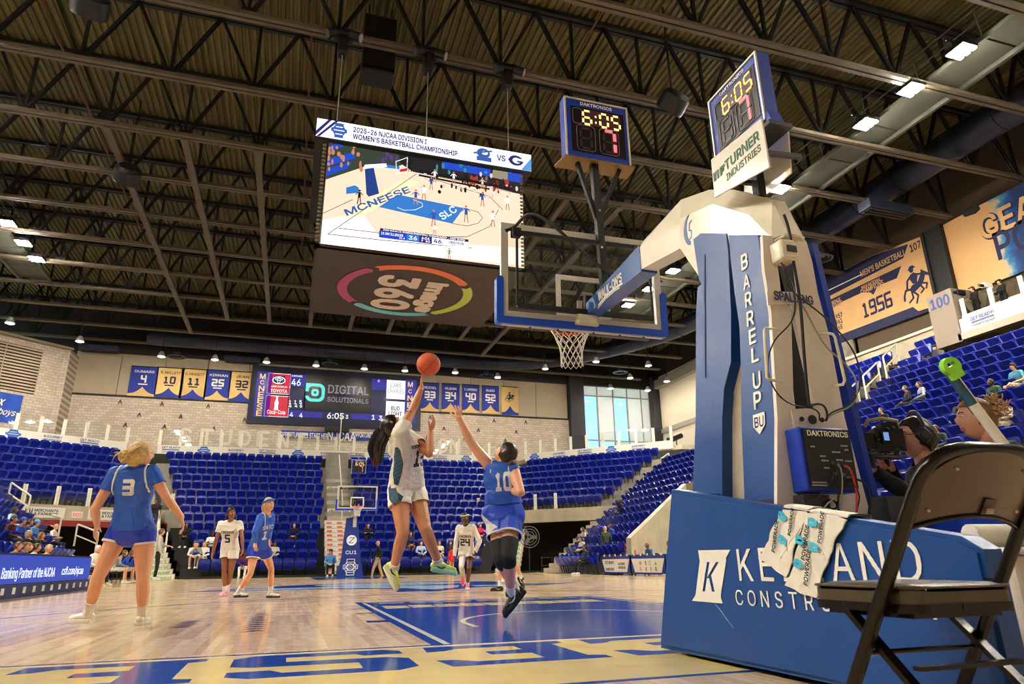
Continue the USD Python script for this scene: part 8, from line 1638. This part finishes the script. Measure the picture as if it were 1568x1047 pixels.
def stand_joints(loc, hd, k=1., stride=.0, arms=('down', 'down'), lean=0.):
    f = np.array([math.cos(hd), math.sin(hd), 0]); r = np.array([f[1], -f[0], 0]); o = np.asarray(loc, float); g = lambda x, y, z: o+k*(r*x+f*y+UPZ*z); l = lean
    J = {'hL': g(-.09, 0, .92), 'hR': g(.09, 0, .92), 'sL': g(-.18, l*.5, 1.40), 'sR': g(.18, l*.5, 1.40), 'nk': g(0, l*.55, 1.47), 'hd': g(0, l*.62+.03, 1.62)}
    for s_, x, st in (('L', -1, 1), ('R', 1, -1)):
        J['k'+s_] = g(x*.10, stride*.35*st+.03, .50); J['a'+s_] = g(x*.11, stride*.6*st, .09+(.06 if st < 0 else 0)*stride)
        a = arms[0 if x < 0 else 1]
        J['e'+s_], J['w'+s_] = (g(x*.25, -.02-.3*stride*st, 1.14), g(x*.25, .08-.35*stride*st, .90)) if a == 'down' else (g(x*.24, .1, 1.16), g(x*.12, .32, 1.14)) if a == 'fwd' else (g(x*.24, .06, 1.16), g(-x*.1, .2, 1.2))
    return J, f, r
def crowd_person(name, label, J, f, r, k, top, bottom, skn, hair=('#1a1210', 'short'), shoe_c='#d8d4cc', group=None, sleeves='long', cap=None, look=None, base=None, shortsleg=False):
    t = Thing(name, label, 'person', base if base is not None else [*((J['hL']+J['hR'])/2)[:2], min(J['aL'][2], J['aR'][2])-.09], group=group)
    Lr = .032; B = torso_bones(J, k, .004)
    hs_ = []
    for s, x in (('L', -1), ('R', 1)):
        d = nrm(J['w'+s]-J['e'+s]); n = nrm(np.cross(d, r)); n = n if n[2] < 0 else -n; hs_.append(hand(J['w'+s], d, n, -x, .5, s=.95*k, lod=0, L=None))
    b, fr = body_mesh(J | {'t'+s: J['a'+s]+f*.2 for s in 'LR'} | {'q'+s: J['a'+s]-f*.06 for s in 'LR'}, k, 1.03, hs_, Lr, 0, headf=look if look is not None else f, lvl=3, hs=k)
    t.part('body', tm(b), skin(skn), 60)
    up = nrm(J['nk']-(J['hL']+J['hR'])/2); h0 = (J['hL']+J['hR'])/2; g = [hullS(q, 0) for q in torso_bones(J, k, .02)]
    for s in 'LR':
        a, e, w = J['s'+s], J['e'+s], J['w'+s]; g.append(hullS([(a, .066*k), (e if sleeves == 'long' else a+(e-a)*.6, .055*k)], 0))
        if sleeves == 'long': g.append(hullS([(e, .055*k), (e+(w-e)*.93, .040*k)], 0))
    gm = trim(union(g), h0-up*.07, up)-hullS([(J['nk']+up*.02, .06*k), (J['hd'], .085*k)], 1); t.part('top', smooth_m(gm, .035, 4), top, 60)
    q = [hullS([(J['hL'], .115*k), (J['hR'], .115*k), (h0+up*.08, .11*k)], 0)]
    for s in 'LR':
        fr_ = 1. if not shortsleg else .85; q.append(hullS([(J['h'+s], .10*k), (J['h'+s]+(J['k'+s]-J['h'+s])*fr_, .072*k)], 0))
        if not shortsleg: q.append(hullS([(J['k'+s], .07*k), (J['k'+s]+(J['a'+s]-J['k'+s])*.92, .056*k)], 0))
    t.part('trousers' if not shortsleg else 'shorts', smooth_m(union(q), .035, 4), bottom, 60)
    for s in 'LR': A = J['a'+s]; H = A-f*.07-UPZ*.085; shoe(t, A, H, H+f*.26*k, UPZ, shoe_c, shoe_c, sock=None, k=k*1.05, hero=False)
    face_parts(t, fr) if (np.asarray(J['hd'])-CAM)@CF < 30 else None
    C, f_, u_, r_, s_ = fr; hm = mat('hairc_'+hair[0][1:], hair[0], .5, vary=.35, nscale=25)
    if hair[1] != 'bald': t.part('hair', hair_cap(fr, None, seed=4, lvl=3), hm, 60)
    if hair[1] == 'long': t.part('long_hair', smooth_m(union([hullS([(C-f_*.05+r_*x*.05, .05), (C-f_*.055-u_*.16+r_*x*.075, .04)], 0) for x in (-1, 0, 1)]), .03, 2), hm, 60)
    if hair[1] == 'bun': t.part('hair_bun', trimesh.creation.icosphere(2, .045).apply_translation(C-f_*.09+u_*.07), hm, True)
    if cap: t.part('cap', tm(trim(hullS([(C+u_*.03, .103), (C+u_*.045-f_*.01, .10)], 2), C+u_*.055+f_*.0, u_)+hullS([(C+u_*.058+f_*x+r_*y, .008) for x, y in ((.08, -.06), (.08, .06), (.165, -.03), (.165, .03))], 1)), mat('cap_'+cap[1:], cap, .7), 50)
    return t, fr
cl = lambda c: mat('cloth_'+c[1:], c, .85, vary=.12, nscale=10, bump=.15, bscale=40)
def row_of(px, py, sec):
    """which stand row a measured head belongs to"""
    best = None
    for k in range(17):
        p = at(px, py, y=30.6+TREAD*k) if sec == 'far' else at(px, py, x=(9.6 if sec == 'right' else -9.8)+(TREAD*k if sec == 'right' else -TREAD*k)); e = abs(p[2]-(zf(k)+1.17))
        if best is None or e < best[0]: best = (e, k, p)
    return best[1], best[2]
SC = random.Random(21)
def spectator(px, py, sec, label, top, bottom, skn, hair, arms='lap', hd=None, sleeves='long', cap=None, k=.97, lean=.1, legout=0., shortsleg=False, knee=.03, look=None):
    row, p = row_of(px, py, sec); out = {'far': (0, 1), 'right': (1, 0), 'left': (-1, 0)}[sec]; hd0 = math.atan2(-out[1], -out[0])+(hd or SC.uniform(-.15, .15)); f = np.array([math.cos(hd0), math.sin(hd0), 0])
    loc = np.array([p[0], p[1], zf(row)-.03])+np.array([*out, 0])*(-.26)-f*.0; J, f, r = sit_joints(loc, hd0, k, lean, knee, arms, legout, SC)
    crowd_person('spectator', label, J, f, r, k, cl(top), cl(bottom), skn, hair, sleeves=sleeves, cap=cap, base=loc+[0, 0, .03], shortsleg=shortsleg, look=look)
W_, K_, BL_, GR_, KH = '#e8e4da', '#141416', '#2246a8', '#8a8c90', '#a8966e'
FARLIST = [(305, 823, 'woman in grey sweater and dark jeans seated at the left end of the far stand', '#9a968c', '#23283a', 'fair', ('#3a2416', 'long'), 'up'), (300, 833, 'woman in white top in front of the seated woman in grey, far stand', W_, '#c8a080', 'fair', ('#2a1a12', 'long'), 'lap'), (315, 831, 'girl in white top with fair hair seated low in the far stand', W_, '#c2b49c', 'fair', ('#b08850', 'long'), 'lap'),
    (288, 802, 'person in black seated near the handrail left of the far stand', K_, K_, 'brown', ('#15100e', 'short'), 'lap'), (326, 818, 'person in white seated above the number 5 player\'s right shoulder', W_, '#5a5048', 'dark', ('#15100e', 'short'), 'cross'), (376, 852, 'person in maroon and white bending low between the two left players', '#5c1828', W_, 'dark', ('#15100e', 'short'), 'knees'),
    (451, 803, 'person in black seated alone right of the blue number 1 player', K_, '#2a2420', 'fair', ('#3a2a1c', 'short'), 'lap'), (421, 830, 'woman in cream top and dark trousers behind the blue number 1 player', '#d8cfb8', '#1c2a38', 'brown', ('#15100e', 'long'), 'lap'), (563, 803, 'man in black with folded arms seated right of the far goal', K_, K_, 'fair', ('#2a1c14', 'short'), 'cross'),
    (627, 818, 'person in dark top seated behind the jumping player\'s legs', '#2a2c3a', '#8a5a3a', 'tan', ('#15100e', 'short'), 'lap'), (643, 830, 'girl in pale blue top seated just right of the jumping player\'s front leg', '#b8c4dc', '#2a2a3a', 'fair', ('#3a2416', 'long'), 'knees'), (671, 829, 'girl in cream tee seated beside the jumping player\'s rear leg', '#d8d0a8', '#caa88a', 'fair', ('#5a3a20', 'long'), 'lap'),
    (688, 828, 'woman in dark top behind the standing person in red', '#23262c', '#23262c', 'tan', ('#1a120e', 'long'), 'lap'), (733, 803, 'girl in red top seated high behind the white number 24 player', '#c81e28', '#2a2420', 'fair', ('#2a1a12', 'long'), 'lap')]
for px, py, lab, a, b, sk, hr, ar in FARLIST: spectator(px, py, 'far', lab, a, b, sk, hr, ar)
RIGHTLIST = [(1396, 590, 'man in black lounging in the right-hand bank with pale shoes stretched out', K_, K_, 'fair', ('#2a1c14', 'short'), 'lap', .4, None), (1417, 584, 'woman with long dark hair in grey beside the lounging man in black', '#9aa0a8', '#22252c', 'fair', ('#2a1814', 'long'), 'lap', .1, None),
    (1359, 624, 'man in black jacket and blue jeans at the left of the right-hand bank', K_, '#5f7f96', 'fair', ('#1c1410', 'short'), 'lap', .25, None), (1385, 643, 'child in light blue below the man in jeans', '#5aa0d0', BL_, 'tan', ('#1c1410', 'short'), 'lap', .1, None), (1420, 638, 'woman in white top with dark hair just above the camera operator', '#ece6da', '#2a2c30', 'brown', ('#1a1010', 'long'), 'lap', .1, None),
    (1487, 600, 'person in black with legs stretched out left of the man in green', K_, K_, 'dark', ('#120d0b', 'short'), 'lap', .3, None), (1529, 583, 'man in dark green hoodie and maroon trousers in the right-hand bank', '#3f5a44', '#5a1c22', 'dark', ('#120d0b', 'short'), 'lap', .15, None), (1561, 553, 'man in light blue shirt, tan shorts and dark cap at the right edge', '#5fa8c8', '#b8a078', 'fair', ('#2a1c14', 'short'), 'lap', 0., '#1a1c24'),
    (1547, 618, 'man in beige hoodie and trousers sitting bent forward at the right', '#c9c0a0', '#b4aa8a', 'dark', ('#120d0b', 'bald'), 'knees', 0., None), (1447, 660, 'man with glasses in dark green between the camera operator and the curly haired woman', '#34463c', '#2a2c30', 'tan', ('#1a1410', 'short'), 'lap', 0., None),
    (958, 768, 'man in black sitting up on the aisle end of the right stand', '#1c1c20', '#24262a', 'brown', ('#15100e', 'short'), 'lap', .1, None), (944, 800, 'person in bright blue seated below the man in black, right stand', '#2a48c0', '#22242c', 'tan', ('#15100e', 'short'), 'lap', .1, None), (901, 808, 'woman in pale grey at the left edge of the right stand', '#c4c4bc', '#3a3c40', 'tan', ('#4a3020', 'long'), 'lap', .0, None),
    (899, 822, 'woman in white and dark green low at the left edge of the right stand', '#d8d4c8', '#2c3a2e', 'tan', ('#2a1c14', 'long'), 'lap', .0, None), (906, 836, 'person in dark clothes in the lowest row of the right stand', '#22242e', '#1c1e26', 'brown', ('#15100e', 'short'), 'lap', .05, None)]
for px, py, lab, a, b, sk, hr, ar, lo, cp in RIGHTLIST: spectator(px, py, 'right', lab, a, b, sk, hr, ar, legout=lo, cap=cp, sleeves='short' if 'shirt' in lab else 'long', shortsleg='shorts' in lab, hd=-.5 if 'lounging' in lab else None)
LEFTLIST = [(9, 770, 'woman with dark hair in light blue at the far left edge', '#9ab4d0', '#22252c', 'brown', ('#15100e', 'long')), (2, 798, 'person in dark red at the far left edge of the stands', '#5a1c1c', '#22252c', 'tan', ('#1a1210', 'short')), (19, 792, 'fan in royal blue cap and shirt, upper left group', BL_, K_, 'fair', ('#2a1c14', 'short')), (27, 806, 'fan in black with a pale headband', K_, '#5a4636', 'tan', ('#b8b0a0', 'short')),
    (29, 795, 'fan in dark blue behind the fan with the headband', '#2a3c8a', K_, 'tan', ('#2a1c14', 'short')), (40, 799, 'fan in light blue cap and shirt', '#3f8ad0', K_, 'fair', ('#2a1c14', 'short')), (24, 826, 'boy in dark tee leaning forward above the advertising board', '#23242a', '#7a6a4a', 'fair', ('#7a5a34', 'short')), (44, 822, 'girl in black with brown hair above the advertising board', K_, '#2a2a30', 'fair', ('#7a5028', 'long')), (5, 836, 'boy in olive and cream at the left edge above the advertising board', '#7a7248', '#c8bc9c', 'fair', ('#5a3c20', 'short')),
    (55, 840, 'child with fair curly hair just above the advertising board', '#caa078', '#8a6a4a', 'fair', ('#c8a868', 'short')), (34, 844, 'fan in white and red behind the advertising board', '#d8d0c4', '#7a2020', 'tan', ('#2a1c14', 'short')), (14, 848, 'fan in blue low behind the advertising board', BL_, K_, 'fair', ('#4a3420', 'short')), (71, 803, 'older man in white polo shirt with folded arms by the handrail', W_, K_, 'fair', ('#c8b8a4', 'bald'))]
for px, py, lab, a, b, sk, hr in LEFTLIST: spectator(px, py, 'left', lab, a, b, sk, hr, 'cross' if 'folded' in lab else 'lap', sleeves='short' if 'polo' in lab or 'tee' in lab else 'long', cap='#2a5ac0' if 'royal' in lab else '#3f9ae0' if 'light blue cap' in lab else None)
def stander(px, py, z, label, hd, top, bottom, skn, hair, k=1., stride=0., arms=('down', 'down'), sleeves='long', d=None, y=None, x=None, shortsleg=False):
    p = at(px, py, z=z) if y is None and x is None and d is None else at(px, py, y=y, x=x, d=d); J, f, r = stand_joints(p, hd, k, stride, arms); crowd_person('bystander', label, J, f, r, k, cl(top), cl(bottom), skn, hair, sleeves=sleeves, base=p, shortsleg=shortsleg)
# sideline and stairs
stander(577, 886, 0, 'bald man in black jacket and khaki trousers walking past the far stand', PI, '#15151a', '#b59a6c', 'fair', ('#b09a80', 'bald'), 1.0, .45, y=29.0)
stander(232, 819, 0, 'man in black tee and jeans standing on the stairs left of the far stand', -PI/2, K_, '#22304a', 'brown', ('#15100e', 'short'), .98, 0, ('down', 'down'), 'short', y=32.0)
stander(691, 884, 0, 'child in red shirt and tan trousers standing behind the white number 24 player', PI/2+.6, '#cc1f2a', '#b59a6c', 'tan', ('#2a1a12', 'short'), .86, .1, y=29.2)
stander(236, 888, 0, 'referee in grey shirt and black trousers standing behind player 3', 0.2, '#b8b4a8', K_, 'fair', ('#5a4a3a', 'short'), 1.0, 0, ('fwd', 'down'), y=22.5)
stander(930, 868, 0, 'man in dark green jacket standing behind the farthest press table', PI/2, '#33402f', '#22242a', 'fair', ('#8a6a4a', 'bald'), 1.0, 0, x=10.5)
def sitter(px, py, label, hd, top, bottom, skn, hair, arms='lap', seat='dark folding chair under the seated person', y=None, x=None, lean=.15, sleeves='long', shortsleg=False, cap=None, k=.97, chair=True):
    p = at(px, py, y=y, x=x); J, f, r = sit_joints([p[0], p[1], 0], hd, k, lean, .03, arms); o = [p[0], p[1], 0]; crowd_person('seated_person', label, J, f, r, k, cl(top), cl(bottom), skn, hair, sleeves=sleeves, base=o, shortsleg=shortsleg, cap=cap)
    if chair:
        c = Thing('side_chair', 'chair of the '+label.split(' seated')[0].split(' sitting')[0].split(' on ')[0], 'chair', o); b_ = np.array(o); g = lambda a, b, z: b_+r*a+f*b+UPZ*z
        c.part('seat', hull([g(a, b, z) for a in (-.22, .22) for b in (-.2, .2) for z in (.345, .375)]), M_BLACK); c.part('backrest', hull([g(a, b, z) for a in (-.2, .2) for b in (-.22, -.25) for z in (.55, .8)]), M_BLACK)
        for a in (-.2, .2):
            for b in (-.21, .18): c.part('leg', bar(g(a, b, 0), g(a, b, .35 if b > 0 else .8), .025), M_STEEL)
sitter(138, 885, 'older man in white shirt seated at the end of the advertising board', -.3, W_, '#2a2c30', 'fair', ('#d8cfbe', 'short'), x=-8.6)
for i, (px, lab, a) in enumerate(((170, 'player in grey warm-up on the bench behind player 3\'s left knee', '#8a8a84'), (182, 'bench player in blue bent forward between player 3\'s legs', TEAMBLUE and '#1f46b8'), (195, 'second bench player in blue nearest player 3\'s right leg', '#2448b0'))): sitter(px, 884, lab, .2, a, '#d8d0c0', 'fair', ('#5a4028', 'long'), 'knees', x=-8.7+.1*i, lean=.5, shortsleg=True)
sitter(504, 884, 'usher in light blue shirt and cap sitting on a chair left of the far goal', -PI/2, '#5b9bd6', K_, 'fair', ('#2a1c14', 'short'), y=29.2, cap='#22304a')
for px, py, lab, a, sk, hr in ((961, 868, 'boy in white and blue with a red cap behind the press tables', '#c8c8d8', 'fair', ('#b02a30', 'short')), (974, 868, 'boy in salmon shirt behind the press tables', '#d8907a', 'fair', ('#a02a2a', 'short')), (997, 868, 'man in denim blue at the nearest press table', '#3a6a90', 'brown', ('#15100e', 'bald')), (1031, 868, 'man in bright green at the right end of the press tables', '#4ab03a', 'tan', ('#6a5040', 'short'))): sitter(px, py, lab, PI, a, '#22242a', sk, hr, x=10.75)
# camera crew on the right-hand platform
for i, (px, py, lab) in enumerate(((1505, 505, 'camera operator in black crouching behind the platform glass at the right'), (1541, 470, 'camera operator in black cap standing at a camera on the right-hand platform'))):
    p = at(px, py, x=25.4+.4*i); p[2] = 10.25; J, f, r = stand_joints(p, PI-.4, 1., 0, ('fwd', 'fwd')); crowd_person('camera_operator', lab, J, f, r, 1., cl(K_), cl('#1a1a1c'), 'fair', ('#15100e', 'short'), base=p, cap='#121214')
    q = p+f*.55; vc = Thing('video_camera', ['black video camera on a stand behind the platform glass', 'pale bodied video camera at the right end of the platform'][i], 'camera', q); q2 = q+[0, 0, 1.45]
    vc.part('camera_body', rbox(q2+[-.28, -.1, -.1], q2+[.2, .1, .14], .03), M_WHITEP if i else M_BLACK); vc.part('lens', tube([q2+[-.26, 0, 0], q2+[-.5, 0, 0]], .07, 14), M_BLACK, 40)
    for a in (0, 2.1, 4.2): vc.part('tripod_leg', tube([q2-[0, 0, .1], q+[.35*math.cos(a), .35*math.sin(a), 0]], .02, 6), M_BLACK)
# camera operator on the floor beside the near goal, with a rig on his shoulder
def zc1(u, v): return (1310+u/4.364, 540+v/4.364)
D = 4.25; ck = cl('#0d0d0f'); k = 1.0
PJ = lambda u, v, dd: at(*zc1(u, v), d=D+dd)
hdp = PJ(400, 570, 0.); f = nrm(-CR*.98+CF*.1); r = nrm(np.cross(f, UPZ)); nk = hdp-UPZ*.15-f*.03
J = {'hd': hdp, 'nk': nk, 'sL': nk-UPZ*.07-r*.18-f*.03, 'sR': nk-UPZ*.07+r*.18-f*.03}
h0 = nk-UPZ*.52-f*.10; J |= {'hL': h0-r*.09, 'hR': h0+r*.09}
# which shoulder is nearer the lens follows from r
near_, far_ = ('L', 'R') if (J['sL']-CAM)@CF < (J['sR']-CAM)@CF else ('R', 'L')
wn, wf = at(*zc1(118, 790), d=D-.25), at(*zc1(235, 780), d=D-.02)
def elbow(a, w, drop):
    m = (a+w)/2; L2 = np.linalg.norm(w-a)/2; h = math.sqrt(max(.285**2-L2**2, .0004)); return m+nrm(-UPZ+drop)*h
J['w'+near_], J['w'+far_] = wn, wf; J['e'+near_], J['e'+far_] = elbow(J['s'+near_], wn, -CF*.1), elbow(J['s'+far_], wf, CF*.1)
gz = max(.02, h0[2]-.14); J['aL'], J['aR'] = [h0*[1, 1, 0]+[0, 0, .09]+f*.46+s*r*.12 for s in (-1, 1)]
for s in 'LR': a, h_ = J['a'+s], J['h'+s]; m = (a+h_)/2; J['k'+s] = m+nrm(f*.5+UPZ)*math.sqrt(max(.43**2-np.linalg.norm(a-h_)**2/4, .01))
hs_ = [hand(J['wL'], nrm(UPZ*.6+f*.5), nrm(r), 1, .9, s=.98, L=.005), hand(J['wR'], nrm(UPZ*.75+f*.35), nrm(-r), -1, .8, s=.98, L=.005)]
t = Thing('camera_operator', 'camera operator with headphones and glasses in black, crouching behind the goal base', 'person', h0*[1, 1, 0])
b, fr = body_mesh(J | {'t'+s: J['a'+s]+f*.2 for s in 'LR'} | {'q'+s: J['a'+s]-f*.06 for s in 'LR'}, k, 1.05, hs_, .014, headf=nrm(f-UPZ*.03), headu=UPZ, hs=1.08); t.part('body', tm(b), skin('fair'), 60)
G, O = jersey(J, k, ease=.03, long_=True, hem=-.06); t.part('sweatshirt', folds(smooth_m(G, .016, 5), .014, seed=3), ck, 60); t.part('hood', smooth_m(hullS([(nk-f*.05+r*s*.09-UPZ*.02, .035) for s in (-1, 1)]+[(nk-f*.11-UPZ*.09, .04)], 1), .02, 3), ck, 60)
q = [hullS(b_, 1) for s in 'LR' for b_ in limb(J['h'+s], J['k'+s], ((0, .11), (1, .075)))+limb(J['k'+s], J['a'+s], ((0, .075), (.92, .055)))]; t.part('trousers', smooth_m(union(q), .025, 4), ck, 60)
for s in 'LR': A = J['a'+s]; H = A-f*.07-UPZ*.085; shoe(t, A, H, H+f*.27, UPZ, '#18181a', '#26262a', sock=None, hero=False)
C, f_, u_, r_, s_ = fr; t.part('hair', hair_cap(fr, None, seed=6, vol=.1), mat('hair_black'), 60); face_parts(t, fr)
hp = Thing('headphones', 'big black headphones on the camera operator\'s head', 'headphones', C+u_*.0)
hp.part('headband', tube([C+s_*(r_*.105*math.cos(a)+u_*(.02+.135*math.sin(a))-f_*.005) for a in np.linspace(-.05, PI+.05, 24)], .011, 10), M_BLACK, 50)
for s in (-1, 1): hp.part('ear_cup', smooth_m(hullS([(C+s_*(r_*s*.098+u_*a+f_*b_), .024) for a, b_ in ((.03, 0), (-.03, 0), (0, .025), (0, -.025))], 1), .008, 3), M_BLACK, 50); hp.part('cup_plate', tube([C+s_*(r_*s*.122-u_*.0), C+s_*(r_*s*.128)], .026, 16), mat('cup_grey', '#3a3c40', .3), 40)
gs = Thing('glasses', 'thin dark glasses worn by the camera operator', 'glasses', C+f_*.09)
gs.part('frame', cat([tube([C+s_*(r_*(sg_*.031+.021*math.cos(a))+u_*(.008+.017*math.sin(a))+f_*.096) for a in np.linspace(0, 2*PI, 19)[:-1]], .0022, 5, closed=True) for sg_ in (-1, 1)]+[tube([C+s_*(r_*sg_*.052+u_*.014+f_*.094), C+s_*(r_*sg_*.078+u_*.012-f_*.01)], .0022, 5) for sg_ in (-1, 1)]), M_BLACK)
# camera rig: body, lens, top handle, screen, grips, rods
def boxr(c, s, R_): return cbox((0, 0, 0), s).apply_transform(R_).apply_translation(c)
cz = at(*zc1(205, 590), d=D-.05); RG = np.eye(4); RG[:3, 0], RG[:3, 1], RG[:3, 2] = f, np.cross(UPZ, f), UPZ; rg = Thing('camera_rig', 'black cinema camera rig with tan top handle and small glowing screen held by the operator', 'camera', cz-[0, 0, .2])
L_ = lambda x, y, z: cz+f*x+np.cross(UPZ, f)*y+UPZ*z; RM = random.Random(4)
rg.part('camera_body', cat([boxr(L_(0, 0, 0), (.17, .12, .14), RG), boxr(L_(-.02, .0, .09), (.1, .08, .04), RG), boxr(L_(.11, .0, -.01), (.08, .1, .1), RG)]), M_BLACK); rg.part('lens', cat([tube([L_(.14, 0, 0), L_(.26, 0, 0)], .045, 18), tube([L_(.25, 0, 0), L_(.31, 0, 0)], .055, 18)]), M_BLACK, 40); rg.part('matte_box', boxr(L_(.33, 0, 0), (.05, .14, .11), RG), mat('rig_grey', '#1f2022', .5))
rg.part('top_handle', tube([L_(-.07, .0, .08), L_(-.09, 0, .13), L_(.0, 0, .145), L_(.09, 0, .13), L_(.11, 0, .09)], .011, 10), mat('rig_tan', '#b8a878', .5), 50); sc_y = -.075 if (L_(0, -.07, 0)-CAM)@CF < (L_(0, .07, 0)-CAM)@CF else .075
rg.part('side_screen', boxr(L_(.03, sc_y, .01), (.05, .012, .075), RG), M_BLACK); rg.part('screen_glow', boxr(L_(.03, sc_y*1.1, .015), (.03, .004, .05), RG), glow('rig_screen', '#7fa6e8', .9)); rg.part('small_monitor', cat([boxr(L_(.2, 0, .13), (.02, .15, .10), RG), boxr(L_(.2, 0, .06), (.02, .02, .05), RG)]), M_BLACK)
rg.part('support_rod', cat([tube([L_(-.08, y_, -.1), L_(.34, y_, -.1)], .009, 8) for y_ in (-.04, .04)]), mat('rig_steel', '#6a6a68', .3, metal=.8), 40); rg.part('grip', tube([wn-UPZ*.05, wn+UPZ*.10], .021, 12), M_BLACK, 40); rg.part('grip', tube([wf-UPZ*.04+f*.02, wf+UPZ*.10+f*.02], .02, 12), M_BLACK, 40)
rg.part('grip_arm', cat([tube([wn+UPZ*.09, L_(.08, sc_y, -.12), L_(.05, 0, -.10)], .011, 8), tube([wf+UPZ*.09, L_(.0, 0, -.10)], .011, 8)]), M_BLACK, 40); rg.part('knobs', cat([trimesh.creation.icosphere(1, .016).apply_translation(L_(RM.uniform(-.12, .2), RM.choice((-.06, .06)), RM.uniform(-.1, .1))) for _ in range(14)]), mat('rig_grey')); rg.part('antenna', tube([L_(.3, .0, .1), L_(.31, 0, .42)], .016, 8), M_BLACK)
# curly haired woman in profile behind the chair
D = 3.95; hdp = at(1493, 641, d=D); f = nrm(-CR*.96+CF*.22); r = nrm(np.cross(f, UPZ)); h0 = hdp-UPZ*.68-f*.05; loc = np.array([h0[0], h0[1], hdp[2]-1.165]); J, f, r = sit_joints(loc, math.atan2(f[1], f[0]), 1., .0, .03, 'lap')
J['hd'] = hdp; t, fr = crowd_person('seated_person', 'woman in profile with curly fair-brown hair tied up and a navy top', J, f, r, 1.0, cl('#1c2836'), cl('#22242a'), 'fair', ('#7a5230', 'short'), base=loc, look=nrm(f+UPZ*.02)); C, f_, u_, r_, s_ = fr; RM = np.random.default_rng(8); cu = []
bq = C-f_*.10+u_*.06
for i in range(70):
    d = nrm(RM.normal(size=3)); p0 = bq+d*.02; a_, b_, _ = frame_of(d); L_c = RM.uniform(.05, .095); th = np.linspace(0, RM.uniform(5, 10), 16); cu.append(tube([p0+d*L_c*x/th[-1]+(a_*math.cos(x)+b_*math.sin(x))*.011 for x in th], .0042, 4))
t.part('curly_bun', cat(cu), mat('hair_curly', '#a07a4c', .5, vary=.4, nscale=30), 60)
sx = Thing('side_chair', 'low dark stool under the curly haired woman', 'stool', loc); sx.part('seat', hull([loc+r*a+f*b+UPZ*z for a in (-.2, .2) for b in (-.2, .16) for z in (.34, .38)]), M_BLACK); sx.part('leg', bar(loc+UPZ*max(0, -loc[2]), loc+UPZ*.35, .06), M_STEEL)
